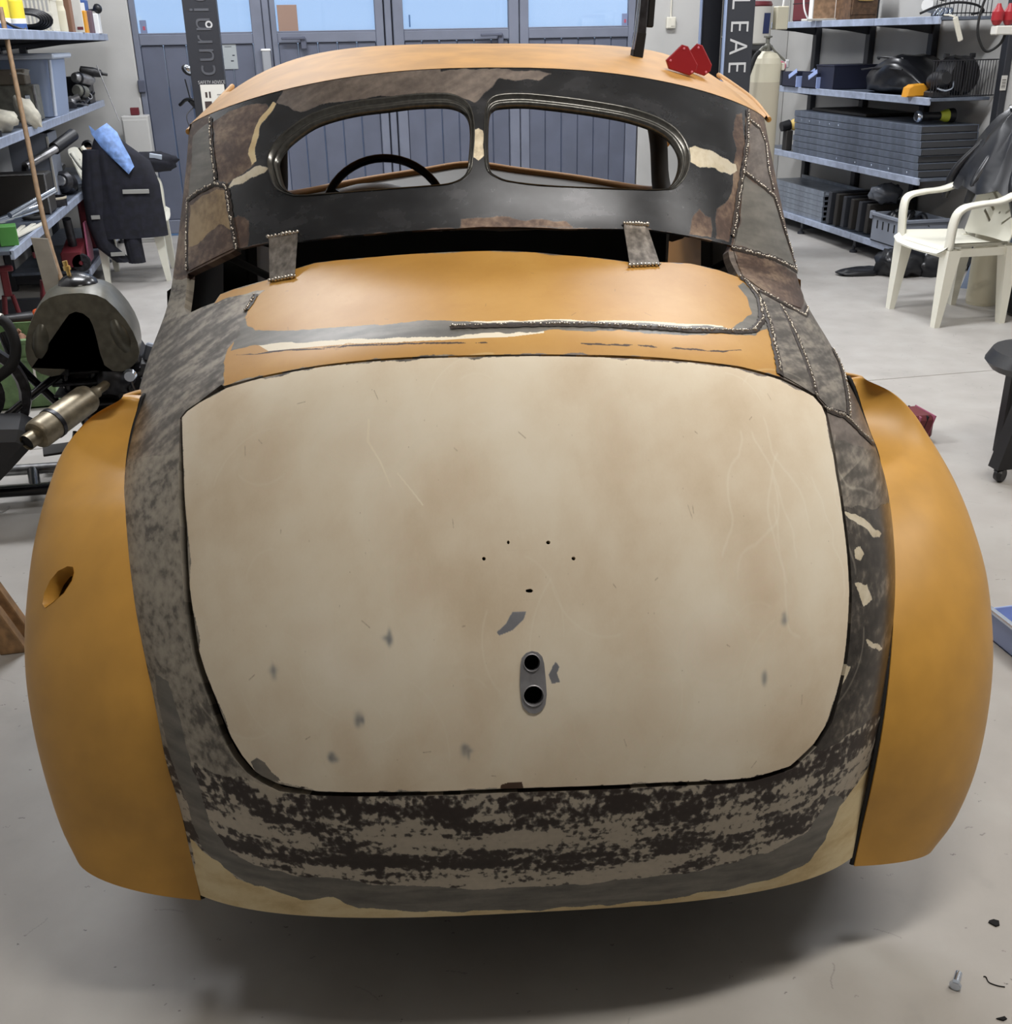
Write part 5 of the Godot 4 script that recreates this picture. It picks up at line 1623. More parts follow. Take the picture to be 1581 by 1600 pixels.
	for k in heap_parts.size():
		var g := Geo.new()
		match k:
			0: g.tube([Vector3(-0.06, 0, 0), Vector3(0.0, 0.012, 0.01), Vector3(0.07, 0.0, 0.03)], 0.008, 6)
			1: g.prism([Vector2(-0.05, -0.02), Vector2(0.05, -0.02), Vector2(0.05, 0.0), Vector2(0.01, 0.03), Vector2(-0.05, 0.035)], 0.02, at(Vector3.ZERO, Vector3(0.2, 0.4, 0)), 0.003)
			2: g.lathe([Vector2(0, -0.09), Vector2(0.012, -0.09), Vector2(0.012, 0.0), Vector2(0.02, 0.0), Vector2(0.02, 0.03), Vector2(0.012, 0.03), Vector2(0.012, 0.09), Vector2(0, 0.09)], at(Vector3.ZERO, Vector3(0, 0.9, PI / 2)), 10)
			4: g.tube(curve([Vector3(-0.04, 0, 0), Vector3(-0.03, 0.04, 0), Vector3(0.03, 0.04, 0.0), Vector3(0.04, 0, 0)], 4), 0.007, 6)
			5: g.tube([Vector3(-0.08, 0.0, 0), Vector3(0.08, 0.03, 0.02)], 0.006, 6).blob(Vector3(0.08, 0.03, 0.02), Vector3(0.016, 0.016, 0.016), 0.0, 1, 8)
			_: g.blob(Vector3.ZERO, Vector3(0.05, 0.035, 0.04), 0.5, k, 12).lathe([Vector2(0.02, 0.0), Vector2(0.026, 0.0), Vector2(0.026, 0.05), Vector2(0.02, 0.05)], at(Vector3(0.01, 0.01, 0.02), Vector3(1.2, 0, 0)), 12)
		solo(heap_parts[k][0], heap_parts[k][1], "engine part", g, M.alu if k % 3 == 0 else M.dark_metal, heap_parts[k][2], 0.3 * k, "engine parts beside the storage bin")
	var db := thing("parts_tray", "black open tray of parts behind the heap on the middle left shelf", "tray", Vector3(-1.52, y, -9.75))
	part(db, "body", open_box(Vector3(0.3, 0.2, 0.3)), M.black_plastic)
	part(db, "divider", B(Vector3(0, 0.15, 0.0), Vector3(0.28, 0.1, 0.006), 0.001), M.black_plastic)
	var pg := thing("hand_drill", "black power tool poking out above the oily parts heap", "drill", Vector3(-1.31, y + 0.235, -9.55))
	part(pg, "body", Geo.new().lathe([Vector2(0, -0.1), Vector2(0.03, -0.09), Vector2(0.036, 0.0), Vector2(0.028, 0.06), Vector2(0.012, 0.07), Vector2(0.01, 0.11), Vector2(0, 0.11)], at(Vector3.ZERO, Vector3(0, 0.3, -PI / 2 - 0.2)), 14), M.black_plastic)
	part(pg, "grip", B(Vector3(-0.04, -0.06, 0), Vector3(0.035, 0.1, 0.035), 0.01, Vector3(0, 0, -0.25)), M.black_plastic)
	part(pg, "switch", B(Vector3(-0.015, -0.03, 0), Vector3(0.012, 0.03, 0.02), 0.003), M.red)
	solo("steel_rod", "thin bright rod leaning from the heap to the jacket", "rod", Geo.new().tube([Vector3(-1.24, 1.48, -9.3), Vector3(-1.13, 1.08, -9.25)], 0.004, 6), M.alu)
	# bench shelf
	y = 0.661
	var c2 := thing("grey_bin", "grey-green plastic parts bin tucked under the middle left shelf", "bin", Vector3(-1.60, y, -8.3))
	part(c2, "body", open_box(Vector3(0.26, 0.42, 0.34), 0.008), M.crate_grey)
	part(c2, "corner_strip", Geo.new().box(at(Vector3(0.125, 0.22, 0.172)), Vector3(0.016, 0.36, 0.008), 0.002).box(at(Vector3(0.0, 0.2, 0.173)), Vector3(0.014, 0.3, 0.006), 0.002), M.sticker_white)
	var pp := thing("exhaust_pipe", "dark pipe with a silver sleeve leaning over the bench shelf", "pipe", Vector3(-1.43, 1.02, -7.8))
	part(pp, "sleeve", Geo.new().tube([Vector3(0.03, -0.02, -0.1), Vector3(0.13, 0.05, -0.3)], 0.04, 14), M.black_plastic)
	part(pp, "pipe", Geo.new().tube([Vector3(-0.12, -0.1, 0.15), Vector3(0.04, -0.02, -0.1)], 0.026, 12), M.alu)
	part(pp, "prop", Geo.new().tube([Vector3(-0.12, -0.1, 0.15), Vector3(-0.2, -0.36, 0.1)], 0.02, 8), M.dark_metal)
	var wd := thing("screw_drawer", "dark wooden drawer box with a tan front full of fittings on the bench shelf", "drawer", Vector3(-1.43, y, -9.72))
	part(wd, "body", open_box(Vector3(0.19, 0.2, 0.26), 0.01), M.dark_inside)
	part(wd, "front_board", B(Vector3(0.02, 0.1, 0.136), Vector3(0.16, 0.21, 0.012), 0.003), M.tan_wood)
	part(wd, "screw", Geo.new().blob(Vector3(0.0, 0.15, 0.145), Vector3(0.01, 0.007, 0.006), 0.0, 1, 8), M.brass)
	part(wd, "screw", Geo.new().blob(Vector3(-0.085, 0.05, 0.138), Vector3(0.008, 0.008, 0.006), 0.0, 1, 8), M.brass)
	solo("black_coupling", "black rubber coupling lying in the wooden drawer box", "coupling", Geo.new().lathe([Vector2(0.03, -0.05), Vector2(0.045, -0.04), Vector2(0.04, 0.0), Vector2(0.05, 0.04), Vector2(0.03, 0.05), Vector2(0.03, -0.05)], at(Vector3.ZERO, Vector3(1.2, 0.3, 0.2)), 14), M.black_plastic, Vector3(-1.45, y + 0.2, -9.66))
	solo("valve_body", "blue-grey valve body in the wooden drawer box", "valve", Geo.new().blob(Vector3.ZERO, Vector3(0.05, 0.04, 0.04), 0.4, 6, 12).tube([Vector3(0, 0, 0), Vector3(0.02, 0.08, 0.02)], 0.012, 8), M.alu, Vector3(-1.38, y + 0.205, -9.78))
	solo("card_box", "small cream carton behind the wooden drawer box", "box", B(Vector3(0, 0.14, 0), Vector3(0.1, 0.28, 0.1), 0.004), M.ivory, Vector3(-1.30, y, -9.95))
	var dk := thing("black_case", "long dark instrument case at the frame edge on the bench shelf", "case", Vector3(-1.56, y, -7.42))
	part(dk, "body", B(Vector3(0, 0.12, 0), Vector3(0.36, 0.24, 0.24), 0.01), M.dark_inside)
	part(dk, "metal_edge", Geo.new().box(at(Vector3(0, 0.241, 0.115)), Vector3(0.36, 0.01, 0.012), 0.002).box(at(Vector3(0.178, 0.12, 0.118)), Vector3(0.01, 0.24, 0.008), 0.002), M.alu)
	var eng := thing("carburettor", "grey cast carburettor on the bench shelf right of the dark case", "carburettor", Vector3(-1.52, y, -8.58))
	part(eng, "body", Geo.new().blob(Vector3(0, 0.07, 0), Vector3(0.09, 0.07, 0.08), 0.45, 3, 16), M.alu)
	part(eng, "float_bowl", Geo.new().lathe([Vector2(0, 0), Vector2(0.045, 0), Vector2(0.05, 0.05), Vector2(0.035, 0.07), Vector2(0, 0.07)], at(Vector3(0.08, 0.0, 0.07)), 14), M.dark_metal)
	part(eng, "intake_pipe", Geo.new().tube(curve([Vector3(-0.08, 0.12, 0.02), Vector3(-0.03, 0.2, 0.05), Vector3(0.05, 0.16, 0.08)], 5), 0.03, 12), M.alu)
	var alt := thing("alternator", "round alternator with fins on the bench shelf", "alternator", Vector3(-1.44, y, -8.3))
	part(alt, "body", Geo.new().lathe([Vector2(0, -0.07), Vector2(0.05, -0.07), Vector2(0.075, -0.04), Vector2(0.075, 0.04), Vector2(0.05, 0.07), Vector2(0, 0.07)], at(Vector3(0, 0.077, 0), Vector3(PI / 2 - 0.3, 0, 0.2)), 18), M.dark_metal)
	part(alt, "pulley", Geo.new().lathe([Vector2(0, 0.07), Vector2(0.035, 0.07), Vector2(0.028, 0.085), Vector2(0.035, 0.1), Vector2(0, 0.1)], at(Vector3(0, 0.077, 0), Vector3(PI / 2 - 0.3, 0, 0.2)), 16), M.alu)
	for k in 2:
		solo("chrome_tube", ["short chrome tube lying behind the long one on the bench shelf", "long chrome tube lying across the bench shelf edge"][k], "tube", Geo.new().tube([Vector3(-0.1 if k == 0 else -0.06, 0.03 + k * 0.02, 0.18), Vector3(0.07, 0.08 + k * 0.06, -0.18)], 0.022 if k == 0 else 0.017, 12), M.chrome, Vector3(-1.47 + 0.09 * k, y + 0.012 + 0.03 * k, -6.8), -0.2, "chrome tubes on the bench shelf")
	var rg := thing("brake_drum", "shallow dark brake drum lying on the bench shelf by the wooden stick", "brake drum", Vector3(-1.44, y, -7.7))
	part(rg, "drum", Geo.new().lathe([Vector2(0.02, 0.004), Vector2(0.085, 0.004), Vector2(0.088, 0.06), Vector2(0.095, 0.06), Vector2(0.095, 0.0), Vector2(0.02, 0.0), Vector2(0.02, 0.004)], Transform3D(), 24), M.dark_metal)
	part(rg, "rim_band", Geo.new().lathe([Vector2(0.0955, 0.045), Vector2(0.098, 0.048), Vector2(0.098, 0.058), Vector2(0.0955, 0.06)], Transform3D(), 24), M.gas_beige)
	var pipe_ring := curve([Vector3(0.05, 0.01, 0), Vector3(0, 0.01, 0.05), Vector3(-0.05, 0.01, 0), Vector3(0, 0.01, -0.05)], 6, true)
	pipe_ring.append(pipe_ring[0])
	solo("hose_ring", "black rubber hose ring on the bench shelf beside the chrome tubes", "hose", Geo.new().tube(pipe_ring, 0.012, 8, false), M.rubber, Vector3(-1.45, y + 0.003, -7.1))
	solo("green_carton", "bright green carton on the bench shelf at the left frame edge", "box", B(Vector3(0, 0.05, 0), Vector3(0.09, 0.1, 0.12), 0.003), M.green_box, Vector3(-1.405, y, -6.2), 0.2)
	for k in 4:
		solo("trim_strip", ["pale wooden strip nearest the shelf edge beside the green carton", "pale wooden strip second from the shelf edge beside the green carton", "pale wooden strip third from the shelf edge beside the green carton", "pale wooden strip farthest from the shelf edge beside the green carton"][3 - k], "strip", B(Vector3(0, 0.006, 0), Vector3(0.025, 0.012, 0.5), 0.002), M.ivory, Vector3(-1.47 + 0.03 * k, y + 0.001 + 0.0005 * k, -6.5 - 0.05 * k), 0.12 - 0.08 * k, "strips on the bench shelf")
	# stick and board leaning on the shelves
	solo("broom_stick", "long wooden stick leaning against the left shelves", "stick", Geo.new().tube(curve([Vector3(-1.262, 1.80, -6.35), Vector3(-1.222, 1.24, -6.2), Vector3(-1.165, 0.66, -6.0), Vector3(-1.0, 0.012, -5.75)], 6), 0.0125, 10), M.stick_wood)
	solo("grey_board", "narrow grey board standing against the left shelves below the stick", "board", Geo.new().prism([Vector2(-0.045, 0.0), Vector2(0.07, 0.0), Vector2(0.045, 0.30), Vector2(-0.005, 0.715), Vector2(-0.085, 0.725), Vector2(-0.06, 0.4)], 0.012, at(Vector3.ZERO, Vector3(-0.05, 0.1, 0.0)), 0.002), M.card_grey, Vector3(-1.155, 0.005, -5.92))
	# low shelf and floor under the bench
	for k in 2:
		var j := thing("jack_stand", ["red jack stand under the bench shelf at the frame edge", "red jack stand under the bench shelf behind the grey board"][k], "jack stand", Vector3(-1.5 + 0.13 * k, 0.0, -6.35 - 0.4 * k), 0.3, "red jack stands")
		for a in 4:
			part(j, "leg", Geo.new().tube([Vector3(0.1 * cos(PI / 4 + a * PI / 2), 0.008, 0.1 * sin(PI / 4 + a * PI / 2)), Vector3(0.03 * cos(PI / 4 + a * PI / 2), 0.36, 0.03 * sin(PI / 4 + a * PI / 2))], 0.013, 6), M.dark_red)
		part(j, "base_ring", Geo.new().box(at(Vector3(0, 0.05, 0.09)), Vector3(0.19, 0.025, 0.01), 0.002).box(at(Vector3(0, 0.05, -0.09)), Vector3(0.19, 0.025, 0.01), 0.002), M.dark_red)
		part(j, "saddle", Geo.new().box(at(Vector3(0, 0.43, 0)), Vector3(0.04, 0.14, 0.04), 0.004).box(at(Vector3(0, 0.51, 0)), Vector3(0.1, 0.03, 0.05), 0.006), M.dark_red)
	var fj := thing("floor_jack", "dark red trolley jack with a pink side plate on the low left shelf", "jack", Vector3(-1.45, 0.151, -8.35))
	part(fj, "body", Geo.new().prism([Vector2(-0.26, 0.02), Vector2(0.22, 0.02), Vector2(0.22, 0.13), Vector2(0.05, 0.17), Vector2(-0.26, 0.12)], 0.14, at(Vector3(0, 0.02, 0), Vector3(0, PI / 2, 0)), 0.008), M.dark_red)
	part(fj, "side_plate", Geo.new().prism([Vector2(-0.1, 0.02), Vector2(0.12, 0.02), Vector2(0.14, 0.12), Vector2(0.04, 0.3), Vector2(-0.04, 0.3)], 0.012, at(Vector3(0.085, 0.01, 0), Vector3(0, PI / 2, 0)), 0.003), M.pink_red)
	part(fj, "wheel", Geo.new().lathe([Vector2(0.015, -0.02), Vector2(0.06, -0.02), Vector2(0.065, 0.0), Vector2(0.06, 0.02), Vector2(0.015, 0.02), Vector2(0.015, -0.02)], at(Vector3(0.06, 0.066, 0.24), Vector3(PI / 2, 0, 0)), 18), M.dark_metal)
	part(fj, "handle_socket", Geo.new().tube([Vector3(0, 0.14, 0.1), Vector3(0.0, 0.36, 0.18)], 0.03, 10), M.dark_metal)
	var vc := thing("red_vice", "red machine vice hanging low behind the trolley jack", "vice", Vector3(-1.44, 0.151, -9.2))
	part(vc, "body", B(Vector3(0, 0.2, 0), Vector3(0.16, 0.4, 0.2), 0.01), M.dark_red)
	part(vc, "jaw", B(Vector3(0.04, 0.36, 0.12), Vector3(0.1, 0.1, 0.06), 0.01), M.brown_box)
	solo("canvas_roll", "rolled pale blue sheet lying at the end of the low left shelf", "roll", Geo.new().tube([Vector3(-0.1, 0.0, 0.16), Vector3(0.06, 0.0, -0.16)], 0.045, 14), M.clear_bin_lid, Vector3(-1.30, 0.045, -7.2), -0.25)
	solo("brown_case", "small orange-brown box on the floor under the bench shelf", "box", B(Vector3(0, 0.13, 0), Vector3(0.15, 0.26, 0.13), 0.005), M.orange_box, Vector3(-1.40, 0.0, -6.05), 0.2)
	var rt := thing("angle_grinder", "black and orange power tool lying on the brown box under the bench shelf", "power tool", Vector3(-1.39, 0.261, -6.06))
	part(rt, "body", Geo.new().tube([Vector3(-0.08, 0.035, 0.03), Vector3(0.05, 0.035, -0.03)], 0.03, 10), M.black_plastic)
	part(rt, "head", Geo.new().blob(Vector3(0.075, 0.04, -0.04), Vector3(0.03, 0.035, 0.03), 0.0, 1, 10), M.sticker_orange)
	var gc := thing("green_crate", "green plastic crate on the floor at the left frame edge", "crate", Vector3(-1.32, 0.0, -5.58))
	part(gc, "body", open_box(Vector3(0.36, 0.34, 0.4), 0.01), M.green_crate)
	part(gc, "rim", Geo.new().box(at(Vector3(0, 0.335, 0.2)), Vector3(0.4, 0.02, 0.03), 0.004).box(at(Vector3(0, 0.25, 0.205)), Vector3(0.38, 0.014, 0.02), 0.003).box(at(Vector3(0.185, 0.335, 0)), Vector3(0.03, 0.02, 0.4), 0.004), M.green_crate)
	part(gc, "wire_handle", Geo.new().tube(curve([Vector3(0.10, 0.1, 0.212), Vector3(0.10, 0.2, 0.214), Vector3(0.12, 0.225, 0.214), Vector3(0.2, 0.225, 0.21)], 5), 0.006, 6), M.sticker_white)
	solo("scrap_casting", "rusty cast scrap with a bent pipe lying in the green crate", "scrap", Geo.new().blob(Vector3.ZERO, Vector3(0.1, 0.07, 0.09), 0.5, 61, 14).tube([Vector3(-0.05, 0, 0), Vector3(0.06, 0.09, 0.03)], 0.012, 6), M.brown_box, Vector3(-1.36, 0.26, -5.56), 0.4)
	motorcycle()
	left_chair()
	bicycle()
	# wooden trestle leg at the left frame edge
	var tr := thing("trestle", "bare wooden trestle at the left frame edge beside the fender", "trestle", Vector3(-1.2, 0.0, -2.96))
	for z in [0.0, -0.09]:
		for m in [1.0, -1.0]:
			part(tr, "leg", Geo.new().prism([Vector2(m * 0.285, 0.0), Vector2(m * 0.36, 0.0), Vector2(m * 0.075, 0.75), Vector2(0.0, 0.75)], 0.04, at(Vector3(0, 0, z)), 0.003), M.wood)
	part(tr, "top_beam", B(Vector3(0, 0.775, -0.045), Vector3(0.1, 0.05, 0.2), 0.004), M.wood)
	part(tr, "cross_brace", B(Vector3(0, 0.45, -0.045), Vector3(0.3, 0.06, 0.05), 0.004), M.wood)


func motorcycle() -> void:
	var t := thing("motorcycle", "stripped black motorcycle with a bare tank and a stained silencer beside the car", "motorcycle", Vector3(-0.78, 0.0, -4.45))
	# saddle-shaped tank seen from the end
	var out := []
	var rr := []
	for k in 9:
		var zz := lerpf(0.20, -0.22, k / 8.0)
		var f := 1.0 - 0.3 * pow(absf(k - 1.0) / 7.0, 2.0)
		var lift_ := 0.02 * sin(PI * k / 8.0)
		var row := []
		for p in [Vector2(-0.195, 0.50), Vector2(-0.205, 0.57), Vector2(-0.175, 0.66), Vector2(-0.115, 0.745), Vector2(-0.055, 0.77), Vector2(0.0, 0.774), Vector2(0.055, 0.77), Vector2(0.115, 0.745), Vector2(0.175, 0.66), Vector2(0.205, 0.57), Vector2(0.195, 0.50), Vector2(0.13, 0.46), Vector2(0.07, 0.49), Vector2(0.058, 0.60), Vector2(0.045, 0.675), Vector2(0.0, 0.705), Vector2(-0.045, 0.675), Vector2(-0.058, 0.60), Vector2(-0.07, 0.49), Vector2(-0.13, 0.46)]:
			row.append(Vector3(p.x * f, 0.62 + (p.y - 0.62) * f + lift_, zz))
		rr.append(curve(row, 2, true))
	part(t, "fuel_tank", Geo.new().rows(rr, true, true, true), M.tank)
	for s in [-1.0, 1.0]:
		part(t, "tank_flank", Geo.new().blob(Vector3(s * 0.145, 0.60, 0.15), Vector3(0.045, 0.10, 0.07), 0.0, 1, 14, Basis.from_euler(Vector3(0, 0, s * 0.25))), M.tank)
		part(t, "tank_foot", Geo.new().prism([Vector2(-0.06, 0), Vector2(0.06, 0), Vector2(0.05, 0.075), Vector2(-0.055, 0.09)], 0.28, at(Vector3(s * 0.135, 0.462, 0.02), Vector3(0, 0, s * 0.3)), 0.012), M.black_plastic)
	part(t, "tank_collar", Geo.new().blob(Vector3(0.0, 0.775, 0.05), Vector3(0.075, 0.045, 0.085), 0.0, 1, 16), M.gloss_black)
	part(t, "brass_fitting", Geo.new().lathe([Vector2(0, 0.0), Vector2(0.008, 0.0), Vector2(0.008, 0.02), Vector2(0.014, 0.02), Vector2(0.014, 0.035), Vector2(0.009, 0.035), Vector2(0.01, 0.055), Vector2(0, 0.055)], at(Vector3(-0.025, 0.815, 0.06), Vector3(0, 0, 0.15)), 10), M.brass)
	# engine and carburettors, black
	part(t, "engine_block", Geo.new().box(at(Vector3(0.02, 0.36, -0.1)), Vector3(0.30, 0.26, 0.34), 0.03).box(at(Vector3(0.06, 0.22, -0.05)), Vector3(0.26, 0.12, 0.30), 0.03), M.black_plastic)
	for k in 5:
		part(t, "cooling_fin", B(Vector3(0.02, 0.27 + 0.045 * k, 0.0), Vector3(0.34, 0.014, 0.26), 0.004), M.dark_metal)
	part(t, "carburettor", Geo.new().blob(Vector3(0.10, 0.42, 0.16), Vector3(0.07, 0.06, 0.06), 0.4, 9, 14), M.dark_metal)
	part(t, "clutch_cover", Geo.new().lathe([Vector2(0, 0.0), Vector2(0.06, 0.0), Vector2(0.10, -0.02), Vector2(0.115, -0.06), Vector2(0, -0.06)], at(Vector3(0.19, 0.36, 0.12), Vector3(PI / 2, 0, -0.3)), 20), M.black_plastic)
	part(t, "chrome_cap", Geo.new().lathe([Vector2(0, 0.02), Vector2(0.02, 0.02), Vector2(0.026, 0.0), Vector2(0, 0.0)], at(Vector3(0.16, 0.45, 0.22), Vector3(PI / 2, 0, 0)), 12), M.chrome)
	# frame tubes
	for e in [[Vector3(0.13, 0.50, -0.1), Vector3(-0.12, 0.44, 0.1), Vector3(-0.43, 0.26, 0.42)], [Vector3(0.12, 0.52, 0.1), Vector3(0.16, 0.36, 0.2), Vector3(0.25, 0.18, 0.22)], [Vector3(-0.08, 0.52, 0.1), Vector3(-0.1, 0.40, 0.1), Vector3(-0.06, 0.2, 0.05)], [Vector3(-0.30, 0.62, 0.1), Vector3(-0.26, 0.5, 0.12), Vector3(-0.13, 0.30, 0.1)], [Vector3(0.0, 0.66, 0.1), Vector3(0.02, 0.5, 0.12), Vector3(0.0, 0.42, 0.1)]]:
		part(t, "frame_tube", Geo.new().tube(curve(e, 5), 0.016, 10), M.gloss_black)
	# silencer pointing back to the left
	var a := Vector3(0.13, 0.44, 0.1)
	var b := Vector3(-0.19, 0.315, 0.55)
	var d := (b - a).normalized()
	var path := []
	var rad := []
	for e in [[0.0, 0.018], [0.30, 0.018], [0.31, 0.024], [0.36, 0.024], [0.39, 0.05], [0.42, 0.056], [0.86, 0.056], [0.88, 0.054], [0.89, 0.05]]:
		path.append(a.lerp(b, e[0]))
		rad.append(e[1])
	part(t, "silencer", Geo.new().tube(path, rad, 22), M.muffler)
	part(t, "silencer_band", Geo.new().tube([a.lerp(b, 0.72), a.lerp(b, 0.75)], 0.059, 22), M.dark_metal)
	part(t, "tail_pipe", Geo.new().tube([a.lerp(b, 0.88), a.lerp(b, 0.98)], 0.030, 18, false), M.muffler)
	part(t, "tail_bore", Geo.new().tube([a.lerp(b, 0.86), a.lerp(b, 0.965)], 0.026, 18), M.black)
	# rear tyre and mudguard at the frame edge
	part(t, "mudguard", Geo.new().prism([Vector2(-0.30, -0.16), Vector2(-0.16, -0.155), Vector2(-0.05, -0.11), Vector2(0.05, -0.02), Vector2(0.13, 0.055), Vector2(0.155, 0.09), Vector2(0.10, 0.13), Vector2(-0.04, 0.145), Vector2(-0.30, 0.18)], 0.22, at(Vector3(-0.32, 0.235, 0.42), Vector3(0.1, 0.1, 0)), 0.035), M.black_plastic)
	part(t, "mudguard_edge", Geo.new().tube(curve([Vector3(-0.36, 0.17, 0.62), Vector3(-0.33, 0.11, 0.64), Vector3(-0.29, 0.10, 0.64), Vector3(-0.26, 0.115, 0.63)], 4), 0.004, 6), M.alu)
	part(t, "wheel_rim", Geo.new().lathe([Vector2(0.18, -0.03), Vector2(0.21, -0.03), Vector2(0.215, 0.0), Vector2(0.21, 0.03), Vector2(0.18, 0.03), Vector2(0.17, 0.0), Vector2(0.18, -0.03)], at(Vector3(-0.42, 0.42, 0.25), Vector3(PI / 2, 0.2, 0)), 28), M.dark_metal)
	part(t, "brake_disc", Geo.new().lathe([Vector2(0.06, 0.0), Vector2(0.12, 0.0), Vector2(0.12, 0.005), Vector2(0.06, 0.005), Vector2(0.06, 0.0)], at(Vector3(-0.41, 0.43, 0.28), Vector3(PI / 2, 0.2, 0)), 24), M.dark_metal)
	part(t, "radiator_hose", Geo.new().tube(curve([Vector3(-0.30, 0.70, 0.2), Vector3(-0.245, 0.68, 0.22), Vector3(-0.225, 0.60, 0.24), Vector3(-0.25, 0.53, 0.25), Vector3(-0.32, 0.48, 0.26)], 6), 0.02, 12), M.rubber)
	part(t, "hose_clip", Geo.new().tube([Vector3(-0.285, 0.70, 0.205), Vector3(-0.265, 0.692, 0.21)], 0.024, 12), M.ivory)
	part(t, "copper_line", Geo.new().tube([Vector3(-0.31, 0.95, 0.0), Vector3(-0.30, 0.80, 0.05), Vector3(-0.285, 0.70, 0.2)], 0.01, 8), M.gas_beige)
	part(t, "centre_stand", Geo.new().tube([Vector3(-0.1, 0.2, 0.1), Vector3(-0.16, 0.012, 0.1), Vector3(0.18, 0.012, 0.1), Vector3(0.14, 0.2, 0.1)], 0.012, 8), M.gloss_black)
	part(t, "coil_bracket", B(Vector3(0.22, 0.47, 0.05), Vector3(0.05, 0.12, 0.03), 0.008, Vector3(0.1, 0, -0.35)), M.crate_grey)
	# the rolling rails under it
	var r := thing("wheel_dolly", "low steel dolly rails on the floor below the motorcycle", "dolly", Vector3(-1.1, 0.0, -4.2))
	for e in [[0.06, 0.11, M.alu], [0.055, 0.33, M.gloss_black]]:
		part(r, "rail", Geo.new().tube([Vector3(-0.45, e[0], e[1] - 0.28), Vector3(0.32, e[0], e[1] - 0.24)], 0.022, 10), e[2])
	part(r, "cross_tube", Geo.new().tube([Vector3(0.08, 0.055, 0.07), Vector3(0.03, 0.055, -0.15)], 0.022, 10), M.gloss_black)
	part(r, "plate", B(Vector3(0.14, 0.085, -0.3), Vector3(0.18, 0.01, 0.12), 0.002, Vector3(0, 0.2, 0)), M.dark_inside)
	for s in [-0.4, 0.28]:
		part(r, "caster", Geo.new().lathe([Vector2(0, -0.012), Vector2(0.03, -0.012), Vector2(0.03, 0.012), Vector2(0, 0.012)], at(Vector3(s, 0.03, -0.05), Vector3(PI / 2, 0.3, 0)), 14), M.rubber)


